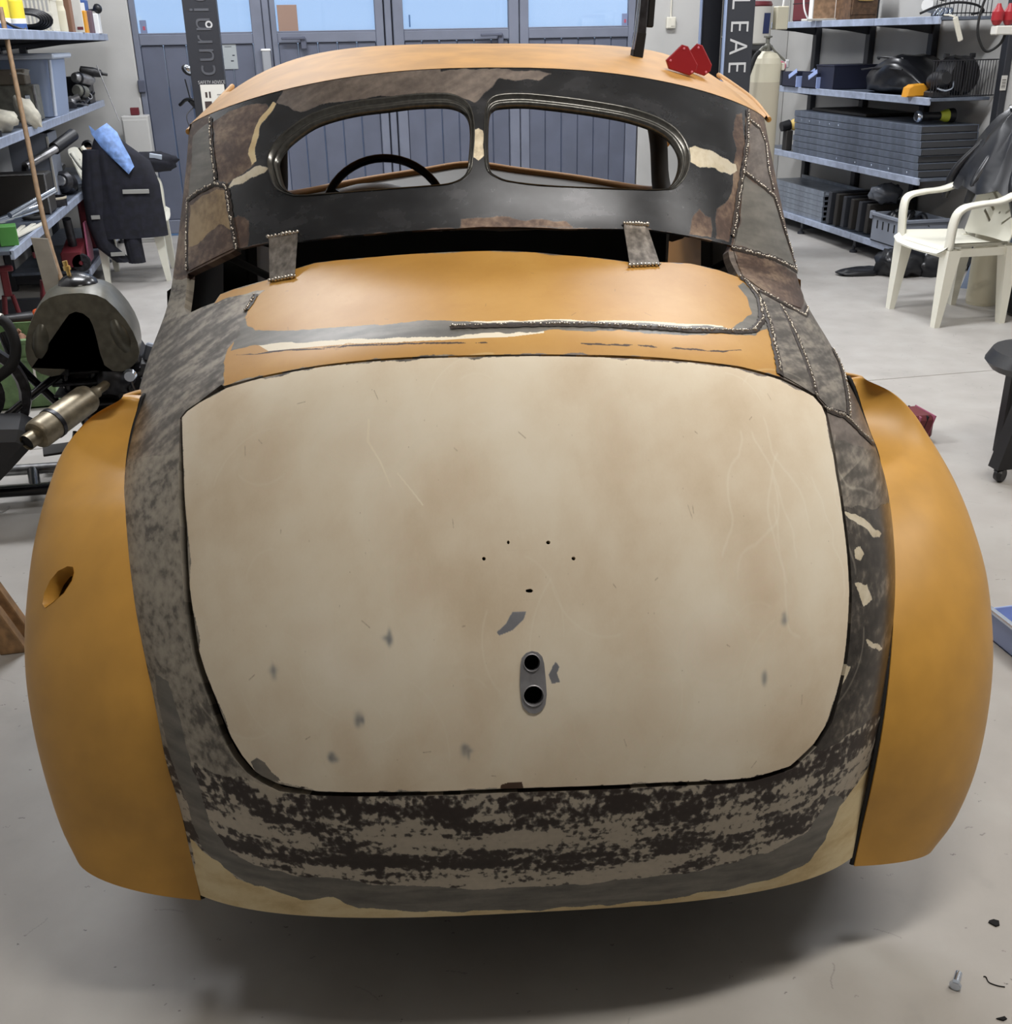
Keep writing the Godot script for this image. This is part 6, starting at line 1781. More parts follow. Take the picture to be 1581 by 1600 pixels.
func plastic_chair(label: String, p: Vector3, turn: float, scale_: float, group: String) -> Node3D:
	var t := thing("garden_chair", label, "chair", p, turn, group)
	var s := scale_
	# legs: tapered, slightly splayed, with a flange
	for sx in [-1.0, 1.0]:
		for f in [1.0, -1.0]:
			var foot := Vector3(sx * 0.235, 0, f * 0.2) * s
			var head := Vector3(sx * 0.20, 0.425, f * 0.18 - (0.02 if f < 0 else 0.0)) * s
			if f > 0:
				head = Vector3(sx * 0.23, 0.42, 0.165) * s
			var rr := []
			for k in 6:
				var q := foot.lerp(head, k / 5.0)
				var wx := lerpf(0.021, 0.042, k / 5.0) * s
				var wz := lerpf(0.016, 0.038, k / 5.0) * s
				rr.append([q + Vector3(-wx, 0, -wz), q + Vector3(wx, 0, -wz), q + Vector3(wx, 0, wz), q + Vector3(-wx, 0, wz)])
			var g := Geo.new()
			for k in 5:
				for e in 4:
					g.face([rr[k][e], rr[k][(e + 1) % 4], rr[k + 1][(e + 1) % 4], rr[k + 1][e]], (rr[k][e] + rr[k][(e + 1) % 4]) * 0.5 - foot.lerp(head, k / 5.0))
			g.face(rr[0], Vector3.DOWN)
			part(t, "leg", g, M.chair_white)
	# dished seat with a rolled front
	var seat := []
	for k in 9:
		var row := []
		for e in 11:
			var x := lerpf(-1, 1, e / 10.0)
			var z := lerpf(0.225, -0.19, k / 8.0)
			var y := 0.435 - 0.012 * (1.0 - x * x) - 0.01 * (k / 8.0)
			if k == 0:
				y -= 0.035
			row.append(Vector3(x * lerpf(0.25, 0.215, k / 8.0), y + (0.02 if absf(x) > 0.95 else 0.0), z + (0.012 * (1.0 - x * x) if k < 2 else 0.0)) * s)
		seat.append(row)
	var under := []
	for row in seat:
		var u := []
		for q in row:
			u.append(q + Vector3(0, -0.006, 0) * s)
		u.reverse()
		under.append(u)
	part(t, "seat", Geo.new().rows(seat).rows(under), M.chair_white)
	part(t, "seat_apron", Geo.new().box(at(Vector3(0, 0.395, 0.20) * s), Vector3(0.46, 0.045, 0.012) * s, 0.004).box(at(Vector3(-0.222, 0.395, 0.0) * s), Vector3(0.012, 0.045, 0.36) * s, 0.004).box(at(Vector3(0.222, 0.395, 0.0) * s), Vector3(0.012, 0.045, 0.36) * s, 0.004), M.chair_white)
	# backrest: a curved panel with slanted slots and small holes
	var surf := func(u: float, v: float) -> Vector3:
		return Vector3(u * lerpf(0.205, 0.225, v), 0.43 + 0.44 * v - 0.03 * pow(absf(u), 4.0) * v * v, -0.19 - 0.12 * v - 0.03 * (1.0 - u * u)) * s
	var norm := func(u: float, v: float) -> Vector3:
		return Vector3(-u * 0.28, 0.25, 1.0).normalized()
	var tex := func(u: float, v: float) -> Vector2: return Vector2(u, v)
	var holes := []
	for k in 5:
		for sd in [-1.0, 1.0]:
			var c := Vector2(sd * 0.42, 0.24 + 0.13 * k)
			var d := Vector2(sd * 0.17, 0.06)
			var nn := Vector2(-d.y * 0.25, absf(d.x) * 0.09 * sd)
			holes.append(PackedVector2Array([c - d - nn, c + d - nn, c + d + nn, c - d + nn]))
		var ring := PackedVector2Array()
		for e in 8:
			ring.append(Vector2(cos(TAU * e / 8) * 0.035, 0.30 + 0.11 * k + sin(TAU * e / 8) * 0.017))
		holes.append(ring)
	part(t, "backrest", cut_piece(surf, norm, tex, PackedVector2Array([Vector2(-1, 0), Vector2(1, 0), Vector2(1, 0.9), Vector2(0.8, 1.0), Vector2(-0.8, 1.0), Vector2(-1, 0.9)]), holes, Vector2(0.125, 0.08), 0.0, 0.006), M.chair_white)
	# arms sweep from the back over and down to the front legs
	for sx in [-1.0, 1.0]:
		var line := curve([Vector3(sx * 0.225, 0.86, -0.30), Vector3(sx * 0.245, 0.74, -0.22), Vector3(sx * 0.265, 0.67, -0.08), Vector3(sx * 0.27, 0.655, 0.06), Vector3(sx * 0.265, 0.635, 0.155), Vector3(sx * 0.25, 0.57, 0.185), Vector3(sx * 0.235, 0.42, 0.185)], 5)
		var g := []
		for k in line.size():
			var q: Vector3 = line[k]
			var d: Vector3 = (line[mini(k + 1, line.size() - 1)] - line[maxi(k - 1, 0)]).normalized()
			var across := Vector3.RIGHT
			var up := d.cross(across).normalized()
			var w := 0.026
			var h := 0.012
			g.append([(q - across * w + up * h) * s, (q + across * w + up * h) * s, (q + across * w - up * h) * s, (q - across * w - up * h) * s])
		part(t, "armrest", Geo.new().rows(g, true, true, true), M.chair_white)
	return t


# a hanging piece of cloth: rows of [centre, half width, half depth]
func drape(rows_: Array, folds: float, sd: int) -> Geo:
	var nz := FastNoiseLite.new()
	nz.seed = sd
	nz.frequency = 1.2
	var rr := []
	for k in rows_.size():
		var row := []
		for s in 32:
			var a := TAU * s / 32
			var w := 1.0 + folds * nz.get_noise_2d(s * 0.7 if s < 16 else (32 - s) * 0.7 + 30.0, k * 0.25)
			row.append(rows_[k][0] + Vector3(cos(a) * rows_[k][1] * w, 0, sin(a) * rows_[k][2] * w))
		rr.append(row)
	return Geo.new().rows(rr, true, true, true)


func left_chair() -> void:
	plastic_chair("white plastic garden chair with a dark jacket over it near the folding doors", Vector3(-1.06, 0, -8.66), PI / 2, 1.08, "white plastic chairs")
	var j := thing("work_jacket", "dark navy work jacket with grey reflective strips hung over the far chair", "jacket", Vector3(-1.07, 0, -8.40))
	part(j, "body", drape([[Vector3(-0.07, 1.06, 0.0), 0.05, 0.05], [Vector3(-0.05, 1.0, 0.02), 0.10, 0.07], [Vector3(0.0, 0.86, 0.03), 0.20, 0.09], [Vector3(0.02, 0.7, 0.03), 0.235, 0.1], [Vector3(0.02, 0.5, 0.03), 0.25, 0.11], [Vector3(0.03, 0.34, 0.03), 0.26, 0.11]], 0.22, 3), M.navy)
	part(j, "sleeve", drape([[Vector3(-0.16, 0.95, 0.06), 0.06, 0.05], [Vector3(-0.19, 0.7, 0.07), 0.075, 0.06], [Vector3(-0.2, 0.45, 0.07), 0.07, 0.06], [Vector3(-0.17, 0.28, 0.07), 0.06, 0.05], [Vector3(-0.06, 0.17, 0.07), 0.06, 0.05]], 0.2, 5), M.navy)
	part(j, "sleeve", drape([[Vector3(0.02, 0.5, 0.08), 0.06, 0.05], [Vector3(0.02, 0.3, 0.08), 0.06, 0.05], [Vector3(0.03, 0.16, 0.08), 0.06, 0.05]], 0.2, 6), M.navy)
	var lin := []
	for e in [[Vector3(-0.10, 1.09, 0.05), 0.06], [Vector3(-0.06, 1.03, 0.09), 0.085], [Vector3(-0.02, 0.95, 0.115), 0.075], [Vector3(0.03, 0.87, 0.13), 0.06], [Vector3(0.08, 0.80, 0.135), 0.03]]:
		lin.append([e[0] + Vector3(-e[1], 0.02, -0.02), e[0] + Vector3(-e[1] * 0.3, -0.015, 0.02), e[0] + Vector3(e[1] * 0.4, 0.01, 0.015), e[0] + Vector3(e[1], 0.03, -0.03)])
	part(j, "lining", Geo.new().rows(lin), M.lining, Vector3.ZERO, "pale blue lining at the collar")
	part(j, "reflective_strip", B(Vector3(0.1, 0.665, 0.142), Vector3(0.18, 0.03, 0.008), 0.003, Vector3(0, 0.15, -0.04)), M.reflect)
	part(j, "reflective_strip", B(Vector3(-0.2, 0.5, 0.137), Vector3(0.06, 0.028, 0.008), 0.003), M.reflect)
	part(j, "reflective_strip", B(Vector3(-0.09, 0.235, 0.13), Vector3(0.1, 0.028, 0.008), 0.003), M.reflect)
	# a shoe box of bits stands on the chair's far arm
	var cl := thing("folded_overall", "dark folded overalls with a white label lying on the far chair's arm", "overalls", Vector3(-0.90, 0.735, -8.92))
	part(cl, "bundle", Geo.new().blob(Vector3(0, 0.06, 0), Vector3(0.2, 0.075, 0.09), 0.4, 12, 18), M.navy)
	part(cl, "label_patch", B(Vector3(0.04, 0.105, 0.07), Vector3(0.09, 0.05, 0.01), 0.003, Vector3(0.4, 0, -0.2)), M.clear_bin_lid)
	solo("red_tin", "small red tin on the ledge behind the blue jacket lining", "tin", B(Vector3(0, 0.03, 0), Vector3(0.07, 0.06, 0.06), 0.004), M.dark_red, Vector3(-1.12, 1.062, -10.31))
	var led := thing("slim_cabinet", "narrow pale cabinet standing against the wall beside the left door jamb", "cabinet", Vector3(-1.12, 0, -10.3))
	part(led, "body", B(Vector3(0, 0.53, 0), Vector3(0.22, 1.06, 0.2), 0.006), M.wall)
	part(led, "door", B(Vector3(0.0, 0.53, 0.104), Vector3(0.2, 1.0, 0.012), 0.003), M.wall)


func bicycle() -> void:
	var t := thing("bicycle", "black bicycle with a mirror standing behind the left lift post", "bicycle", Vector3(-0.42, 0, -9.1), 0.25)
	for z in [0.52, -0.52]:
		var pts := []
		for k in 33:
			pts.append(Vector3(0, 0.34 + 0.325 * sin(TAU * k / 32), z + 0.325 * cos(TAU * k / 32)))
		var w := part(t, "wheel", Geo.new().tube(pts, 0.018, 8, false), M.rubber)
		var spk := Geo.new()
		for k in 14:
			spk.tube([Vector3(0, 0.34, z), Vector3(0, 0.34 + 0.31 * sin(TAU * k / 14), z + 0.31 * cos(TAU * k / 14))], 0.0015, 4, false)
		part(w, "spoke", spk, M.alu)
	for e in [[Vector3(0, 0.34, 0.52), Vector3(0, 0.72, 0.40)], [Vector3(0, 0.72, 0.40), Vector3(0, 0.33, -0.06)], [Vector3(0, 0.33, -0.06), Vector3(0, 0.8, -0.22)], [Vector3(0, 0.70, 0.38), Vector3(0, 0.72, -0.2)], [Vector3(0, 0.34, -0.52), Vector3(0, 0.33, -0.06)], [Vector3(0, 0.34, -0.52), Vector3(0, 0.72, -0.2)]]:
		part(t, "frame_tube", Geo.new().tube(e, 0.017, 8), M.gloss_black)
	part(t, "stem", Geo.new().tube([Vector3(0, 0.70, 0.40), Vector3(0, 1.14, 0.30)], 0.014, 8), M.gloss_black)
	part(t, "handlebar", Geo.new().tube(curve([Vector3(-0.26, 1.20, 0.14), Vector3(-0.2, 1.24, 0.25), Vector3(0, 1.15, 0.31), Vector3(0.2, 1.24, 0.25), Vector3(0.30, 1.22, 0.12)], 6), 0.013, 8), M.gloss_black)
	part(t, "grip", Geo.new().tube([Vector3(-0.20, 1.235, 0.24), Vector3(-0.12, 1.14, 0.2)], 0.02, 8), M.black_plastic)
	part(t, "mirror", Geo.new().tube([Vector3(-0.2, 1.24, 0.25), Vector3(-0.22, 1.38, 0.25)], 0.005, 6).blob(Vector3(-0.19, 1.44, 0.25), Vector3(0.05, 0.035, 0.02), 0.0, 1, 12, Basis.from_euler(Vector3(0, 0, -0.6))), M.black_plastic)
	part(t, "mirror_glass", Geo.new().blob(Vector3(-0.185, 1.445, 0.268), Vector3(0.042, 0.026, 0.008), 0.0, 1, 12, Basis.from_euler(Vector3(0, 0, -0.6))), M.chrome)
	part(t, "brake_cable", Geo.new().tube(curve([Vector3(-0.16, 1.2, 0.24), Vector3(-0.26, 1.12, 0.34), Vector3(-0.2, 0.95, 0.4), Vector3(-0.05, 0.8, 0.42)], 6), 0.004, 6), M.black_plastic)
	part(t, "saddle", Geo.new().blob(Vector3(0, 0.86, -0.24), Vector3(0.07, 0.035, 0.13), 0.0, 1, 14), M.black_plastic)
	part(t, "seat_post", Geo.new().tube([Vector3(0, 0.8, -0.22), Vector3(0, 0.85, -0.24)], 0.013, 8), M.alu)


# ---------------------------------------------------------------- right side
func right_side() -> void:
	shelving(1.0, X1, [4.45, 4.45, 4.45, 4.45], [[-9.85, -7.12], [-9.85, -7.12], [-9.85, -7.12], [-9.85, -7.12]], [-9.85, -8.9, -7.97, -7.06], "grey steel wall shelving with slabs and bags along the right wall")
	var y := 1.701
	# top shelf
	var rb := thing("red_case", "dark red metal case with a white cable on the top right shelf", "case", Vector3(4.60, y, -9.3))
	part(rb, "body", B(Vector3(0, 0.1, 0), Vector3(0.22, 0.2, 0.3), 0.012), M.dark_red)
	part(rb, "lid_seam", B(Vector3(0, 0.14, 0), Vector3(0.224, 0.006, 0.304), 0.001), M.black_plastic)
	solo("white_cable", "white cable lying in front of the red case on the top right shelf", "cable", Geo.new().tube(curve([Vector3(-0.1, 0.22, 0.1), Vector3(-0.14, 0.18, 0.15), Vector3(-0.15, 0.09, 0.2), Vector3(-0.11, 0.012, 0.22), Vector3(-0.04, 0.012, 0.2), Vector3(0.02, 0.04, 0.17)], 6), 0.007, 8), M.white, Vector3(4.58, y - 0.004, -9.3))
	var fr := thing("drawer_front", "white-edged pale wooden drawer standing on end on the top right shelf", "drawer", Vector3(4.52, y, -8.95))
	part(fr, "board", B(Vector3(0, 0.14, 0), Vector3(0.20, 0.27, 0.03), 0.003), M.tan_wood)
	for e in [[Vector3(-0.105, 0.14, 0.0), Vector3(0.012, 0.29, 0.06)], [Vector3(0.105, 0.14, 0.0), Vector3(0.012, 0.29, 0.06)], [Vector3(0, 0.006, 0.01), Vector3(0.22, 0.012, 0.07)]]:
		part(fr, "white_edge", B(e[0], e[1], 0.002), M.white)
	solo("white_ledge", "narrow white board lying on the shelf edge under the pale wooden drawer", "board", B(Vector3(0, 0.008, 0), Vector3(0.27, 0.016, 0.1), 0.002), M.sticker_white, Vector3(4.44, y, -8.84))
	var wd := thing("wooden_chest", "dark wooden chest with a brass pull handle on the top right shelf", "chest", Vector3(4.68, y, -8.7))
	part(wd, "body", B(Vector3(0, 0.14, 0), Vector3(0.24, 0.28, 0.24), 0.006), M.wood_dark)
	part(wd, "drawer", B(Vector3(0, 0.10, 0.121), Vector3(0.21, 0.13, 0.014), 0.004), M.wood_dark)
	part(wd, "pull_handle", Geo.new().tube(curve([Vector3(-0.06, 0.16, 0.128), Vector3(-0.055, 0.14, 0.145), Vector3(0.055, 0.14, 0.145), Vector3(0.06, 0.16, 0.128)], 4), 0.006, 6), M.brass)
	solo("tool_cable", "black cable looped over the nearest end of the top right shelf", "cable", Geo.new().tube(curve([Vector3(-0.05, 0.02, 0.0), Vector3(0.05, 0.06, 0.02), Vector3(0.2, 0.085, 0.02), Vector3(0.36, 0.07, 0.0), Vector3(0.46, 0.03, -0.05), Vector3(0.4, 0.012, -0.1)], 8), 0.008, 8), M.black_plastic, Vector3(4.42, y, -7.25))
	var sp := thing("clamp_set", "tangle of small chrome clamps on the edge of the top right shelf", "clamp", Vector3(4.47, y, -7.25))
	for k in 4:
		part(sp, "clamp", Geo.new().tube(curve([Vector3(0.03 * k, 0.008, 0.02 * k), Vector3(0.03 * k + 0.02, 0.05, 0.02), Vector3(0.03 * k + 0.05, 0.04, 0.0), Vector3(0.03 * k + 0.04, 0.01, -0.02)], 4), 0.006, 6), M.chrome)
	var tg := thing("handle_tag", "cream plastic handle hanging off the near edge of the top right shelf", "handle", Vector3(4.455, y - 0.005, -7.03))
	part(tg, "grip", B(Vector3(0.055, -0.075, 0.03), Vector3(0.034, 0.16, 0.02), 0.006, Vector3(0, 0, 0.42)), M.ivory)
	part(tg, "strap", Geo.new().tube([Vector3(0.02, 0.0, 0.03), Vector3(0.0, 0.01, 0.0), Vector3(0.0, 0.012, -0.06)], 0.006, 6), M.ivory)
	solo("paper_roll", "white paper roll lying on the top right shelf behind the clamps", "roll", Geo.new().tube([Vector3(-0.12, 0.08, 0.05), Vector3(0.14, 0.045, -0.1)], 0.045, 14), M.white, Vector3(4.72, y, -7.6))
	var gr := thing("wire_grid", "upright wire grid of thin dark bars on the top right shelf", "grid", Vector3(4.72, y, -7.3))
	for k in 14:
		part(gr, "wire", Geo.new().tube([Vector3(-0.2 + 0.032 * k, 0.0, 0), Vector3(-0.2 + 0.032 * k, 0.32, 0)], 0.003, 5), M.wire)
	part(gr, "cross_wire", Geo.new().tube([Vector3(-0.21, 0.3, 0), Vector3(0.23, 0.3, 0)], 0.004, 5), M.wire)
	part(gr, "cross_wire", Geo.new().tube([Vector3(-0.21, 0.02, 0), Vector3(0.23, 0.02, 0)], 0.004, 5), M.wire)
	# shelf at hand height
	y = 1.191
	for k in 2:
		var b := thing("picking_bin", ["blue-lipped open parts bin beside the gas cylinder", "blue-lipped open parts bin beside the dark blue bin block"][k], "bin", Vector3(4.50 + 0.02 * k, y, -9.25 + 0.33 * k), 0.0, "open parts bins")
		part(b, "tray", open_box(Vector3(0.17, 0.12, 0.26), 0.008), M.bin_dark)
		part(b, "front_lip", B(Vector3(0, 0.045, 0.134), Vector3(0.17, 0.085, 0.008), 0.002), M.bin_blue)
		for s in [-1.0, 1.0]:
			part(b, "side_edge", B(Vector3(s * 0.083, 0.105, 0.06), Vector3(0.009, 0.035, 0.15), 0.002, Vector3(-0.35, 0, 0)), M.bin_blue)
	carton("bin_block", "plain dark blue bin with its side to the aisle on the middle right shelf", "bin", Vector3(4.66, y, -8.72), Vector3(0.38, 0.175, 0.30), M.bin_dark, 0.0, B(Vector3(0, 0.177, 0), Vector3(0.39, 0.012, 0.31), 0.003), "rim", M.bin_dark)
	var vs := thing("gas_regulator", "pink and white gas regulator standing behind the gas cylinder valve", "regulator", Vector3(4.47, y + 0.16, -9.55))
	part(vs, "body", Geo.new().lathe([Vector2(0, -0.03), Vector2(0.035, -0.03), Vector2(0.04, 0.0), Vector2(0.035, 0.03), Vector2(0, 0.03)], at(Vector3.ZERO, Vector3(PI / 2, 0, 0)), 16), M.pink)
	part(vs, "knob", B(Vector3(0.05, 0.015, 0), Vector3(0.04, 0.07, 0.04), 0.008), M.white)
	part(vs, "stand", B(Vector3(0.02, -0.09, 0), Vector3(0.03, 0.142, 0.03), 0.004), M.shelf_dark)
	var bg := thing("holdall", "big shiny black holdall on the middle right shelf", "bag", Vector3(4.68, y, -7.85))
	var hr := []
	for k in 13:
		var f := k / 12.0
		var row := []
		var sz := sin(PI * clampf(f, 0.02, 0.98))
		var hh := 0.245 * pow(sz, 0.35) * (1.0 - 0.12 * sin(f * 7.0))
		for s in 24:
			var a := TAU * s / 24
			var px := signf(cos(a)) * pow(absf(cos(a)), 0.6)
			var py := signf(sin(a)) * pow(absf(sin(a)), 0.6)
			row.append(Vector3(px * 0.22 * pow(sz, 0.3), hh / 2 + py * hh / 2, lerpf(-0.36, 0.36, f)) + Vector3(0.012 * sin(s * 2.0 + k), 0.008 * sin(s * 3.0 + k * 1.7) * (1.0 if py > -0.5 else 0.0), 0))
		hr.append(row)
	part(bg, "body", Geo.new().rows(hr, true, true, true), M.black_bag)
	part(bg, "zip_seam", Geo.new().tube(curve([Vector3(-0.20, 0.16, -0.3), Vector3(-0.215, 0.18, 0.0), Vector3(-0.2, 0.17, 0.28)], 8), 0.006, 6), M.black_plastic)
	part(bg, "carry_strap", Geo.new().tube(curve([Vector3(-0.12, 0.235, -0.2), Vector3(-0.2, 0.25, -0.05), Vector3(-0.12, 0.24, 0.15)], 8), 0.009, 6), M.black_plastic)
	var yd := thing("drill_case", "orange-yellow battery drill lying in front of the black holdall", "drill", Vector3(4.47, y, -7.35))
	part(yd, "body", Geo.new().prism([Vector2(-0.085, 0.0), Vector2(0.07, 0.0), Vector2(0.085, 0.05), Vector2(0.04, 0.085), Vector2(-0.04, 0.08), Vector2(-0.075, 0.06)], 0.08, at(Vector3(0, 0.0, 0)), 0.008), M.orange)
	part(yd, "battery", B(Vector3(0.095, 0.025, 0.0), Vector3(0.07, 0.05, 0.09), 0.008), M.black_plastic)
	var fn := thing("grinder_motor", "black motor with chrome trim leaning against the wire basket on the middle right shelf", "motor", Vector3(4.56, y, -7.22))
	part(fn, "body", Geo.new().lathe([Vector2(0, -0.07), Vector2(0.05, -0.07), Vector2(0.06, -0.03), Vector2(0.06, 0.05), Vector2(0.04, 0.08), Vector2(0, 0.08)], at(Vector3(0, 0.11, 0), Vector3(PI / 2 - 0.2, 0.4, 0.3)), 16), M.black_plastic)
	part(fn, "chrome_trim", Geo.new().tube(curve([Vector3(-0.05, 0.06, 0.07), Vector3(0.0, 0.045, 0.09), Vector3(0.06, 0.06, 0.08), Vector3(0.08, 0.1, 0.05)], 5), 0.007, 6), M.chrome)
	part(fn, "base", B(Vector3(0, 0.02, 0), Vector3(0.14, 0.04, 0.12), 0.008), M.black_plastic)
	var fh := thing("fan_heater", "large round black fan heater in the wire basket on the middle right shelf", "heater", Vector3(4.76, y, -7.32))
	part(fh, "drum", Geo.new().lathe([Vector2(0, -0.1), Vector2(0.11, -0.1), Vector2(0.13, -0.07), Vector2(0.13, 0.07), Vector2(0.11, 0.1), Vector2(0, 0.1)], at(Vector3(0, 0.133, 0), Vector3(PI / 2, 0, 0)), 24), M.black_plastic)
	for k in 2:
		part(fh, "lug", B(Vector3(-0.14 + 0.2 * k, 0.262, 0.06), Vector3(0.04, 0.03, 0.02), 0.004), M.black_plastic)
	part(fh, "hose", Geo.new().tube(curve([Vector3(-0.1, 0.26, 0.09), Vector3(-0.02, 0.22, 0.12), Vector3(0.0, 0.1, 0.12), Vector3(-0.03, 0.01, 0.12)], 6), 0.011, 8), M.rubber)
	var bk := thing("wire_basket", "dark wire basket front on the near end of the middle right shelf", "basket", Vector3(4.71, y, -7.16))
	for k in 24:
		part(bk, "wire", Geo.new().tube([Vector3(-0.24 + 0.0205 * k, 0.0, 0), Vector3(-0.24 + 0.0205 * k, 0.235 if k > 1 else 0.24, 0)], 0.0025, 5), M.wire)
	part(bk, "cross_wire", Geo.new().tube([Vector3(-0.25, 0.235, 0), Vector3(0.25, 0.235, 0)], 0.004, 5), M.wire)
	part(bk, "cross_wire", Geo.new().tube([Vector3(-0.25, 0.006, 0), Vector3(0.25, 0.006, 0)], 0.004, 5), M.wire)
	var lb := thing("barcode_label", "white bar-code label on the near upright of the right shelving", "label", Vector3(4.925, 1.28, -7.018))
	part(lb, "card", B(Vector3.ZERO, Vector3(0.045, 0.095, 0.003), 0.001), M.sticker_white)
	for k in 6:
		part(lb, "bar", B(Vector3(0, -0.03 + 0.01 * k, 0.0018), Vector3(0.03, 0.003 + 0.002 * (k % 2), 0.001), 0.0002), M.print_dark)
	# slabs on the next shelf
	y = 0.661
	for k in 7:
		var dz := 0.03 if k == 6 else (0.012 * (k % 3))
		var s := thing("steel_plank", ["grey hollow steel plank, lowest of the stack on the right shelving", "grey hollow steel plank, second from the bottom of the stack", "grey hollow steel plank, third from the bottom of the stack", "grey hollow steel plank, middle one of the stack of seven", "grey hollow steel plank, third from the top of the stack", "grey hollow steel plank, second from the top of the stack", "grey hollow steel plank, topmost of the stack on the right shelving"][k], "plank", Vector3(4.675, y + 0.0495 * k, -8.14 - dz), 0.0, "stack of steel planks")
		part(s, "deck", B(Vector3(0, 0.044, 0), Vector3(0.45, 0.006, 1.98), 0.002), M.slab)
		part(s, "side_rail", B(Vector3(-0.222, 0.024, 0), Vector3(0.008, 0.046, 1.98), 0.002), M.slab)
		part(s, "side_rail", B(Vector3(0.222, 0.024, 0), Vector3(0.008, 0.046, 1.98), 0.002), M.slab)
		part(s, "end_plate", B(Vector3(0, 0.024, 0.985), Vector3(0.43, 0.044, 0.008), 0.002), M.slab_end)
		part(s, "end_plate", B(Vector3(0, 0.024, -0.985), Vector3(0.43, 0.044, 0.008), 0.002), M.slab_end)
		for e in ([-0.35, -0.52, -0.7, -0.85, -0.2] if k == 5 else ([0.85, 0.6, 0.35, 0.1, -0.2] if k == 0 else [])):
			part(s, "rivet", Geo.new().blob(Vector3(-0.227, 0.024, e), Vector3(0.004, 0.008, 0.008), 0.0, 1, 8), M.chrome)
	solo("dark_panel", "thin dark panel lying on top of the steel plank stack", "panel", B(Vector3(0, 0.011, 0), Vector3(0.42, 0.022, 0.9), 0.004), M.dark_inside, Vector3(4.74, 1.009, -8.55))
	var tc := thing("torch", "black hand torch with a lime green collar on the near end of the plank stack", "torch", Vector3(4.63, 1.058, -7.34), 0.0)
	part(tc, "body", Geo.new().lathe([Vector2(0, -0.13), Vector2(0.03, -0.13), Vector2(0.036, -0.10), Vector2(0.027, -0.05), Vector2(0.027, 0.06), Vector2(0, 0.06)], at(Vector3.ZERO, Vector3(0, 0, -PI / 2)), 16), M.black_plastic)
	part(tc, "collar", Geo.new().lathe([Vector2(0.027, 0.05), Vector2(0.042, 0.09), Vector2(0.045, 0.11), Vector2(0.027, 0.11)], at(Vector3.ZERO, Vector3(0, 0, -PI / 2)), 16), M.lime)
	part(tc, "head", Geo.new().lathe([Vector2(0, 0.11), Vector2(0.047, 0.11), Vector2(0.05, 0.155), Vector2(0.04, 0.16), Vector2(0, 0.15)], at(Vector3.ZERO, Vector3(0, 0, -PI / 2)), 16), M.black_plastic)
	part(tc, "chrome_ring", Geo.new().lathe([Vector2(0.03, -0.135), Vector2(0.04, -0.12), Vector2(0.038, -0.105), Vector2(0.03, -0.11), Vector2(0.03, -0.135)], at(Vector3.ZERO, Vector3(0, 0, -PI / 2)), 16), M.chrome)
	var yf := thing("work_lamp", "small yellow and black work lamp at the far end of the plank stack", "lamp", Vector3(4.50, y, -9.32))
	part(yf, "body", Geo.new().lathe([Vector2(0, -0.06), Vector2(0.04, -0.06), Vector2(0.045, 0.02), Vector2(0, 0.02)], at(Vector3(-0.03, 0.21, 0), Vector3(0, 0, -PI / 2 + 0.2)), 14), M.black_plastic)
	part(yf, "head", Geo.new().blob(Vector3(0.03, 0.215, 0.01), Vector3(0.045, 0.05, 0.045), 0.0, 1, 12), M.yellow_soft)
	part(yf, "foot", B(Vector3(-0.02, 0.085, 0), Vector3(0.06, 0.17, 0.08), 0.006), M.dark_inside)
	# bottom shelf
	y = 0.151
	for k in 6:
		solo("steel_profile", ["grey steel channel, lowest in the pile on the bottom right shelf", "grey steel channel, second from the bottom of the low pile", "grey steel channel, third from the bottom of the low pile", "grey steel channel, third from the top of the low pile", "grey steel channel, second from the top of the low pile", "grey steel channel, topmost in the pile on the bottom right shelf"][k], "channel", Geo.new().prism([Vector2(-0.2, 0), Vector2(0.2, 0), Vector2(0.2, 0.04), Vector2(0.185, 0.04), Vector2(0.185, 0.012), Vector2(-0.185, 0.012), Vector2(-0.185, 0.04), Vector2(-0.2, 0.04)], 1.2, Transform3D(), 0.0), M.slab_light, Vector3(4.66, y + 0.042 * k, -9.12 + 0.006 * (k % 2)), 0.0, "steel channels on the bottom shelf")
	for k in 6:
		solo("black_plate", ["black steel plate standing on edge, farthest of the six on the bottom shelf", "black steel plate standing on edge, second after the channels", "black steel plate standing on edge, third after the channels", "black steel plate standing on edge, fourth after the channels", "black steel plate standing on edge, fifth after the channels", "black steel plate standing on edge, nearest to the grey crate"][k], "plate", B(Vector3(0, 0.13, 0), Vector3(0.38, 0.26 - 0.008 * k, 0.05), 0.004, Vector3(0.06, 0, 0)), M.dark_inside if k % 2 else M.shelf_dark, Vector3(4.66, y + 0.004, -8.43 + 0.125 * k), 0.0, "black plates on the bottom shelf")
	var gc := thing("grey_crate", "light grey slotted crate full of black parts on the bottom right shelf", "crate", Vector3(4.60, y, -7.42))
	part(gc, "body", open_box(Vector3(0.34, 0.21, 0.46), 0.01), M.crate_grey)
	part(gc, "rim", Geo.new().box(at(Vector3(-0.172, 0.2, 0)), Vector3(0.025, 0.025, 0.5), 0.004).box(at(Vector3(0, 0.2, 0.232)), Vector3(0.36, 0.025, 0.025), 0.004).box(at(Vector3(-0.17, 0.19, -0.235)), Vector3(0.035, 0.06, 0.035), 0.006), M.crate_grey)
	for k in 4:
		part(gc, "slot", B(Vector3(-0.1715, 0.13, -0.15 + 0.08 * k), Vector3(0.004, 0.06, 0.014), 0.001), M.black)
	var bits := [["black_duct", "black plastic duct elbow at the back of the light grey crate", "duct"], ["black_cover", "black plastic cover in the middle of the light grey crate", "cover"], ["black_hose", "black hose bundle at the near end of the light grey crate", "hose"]]
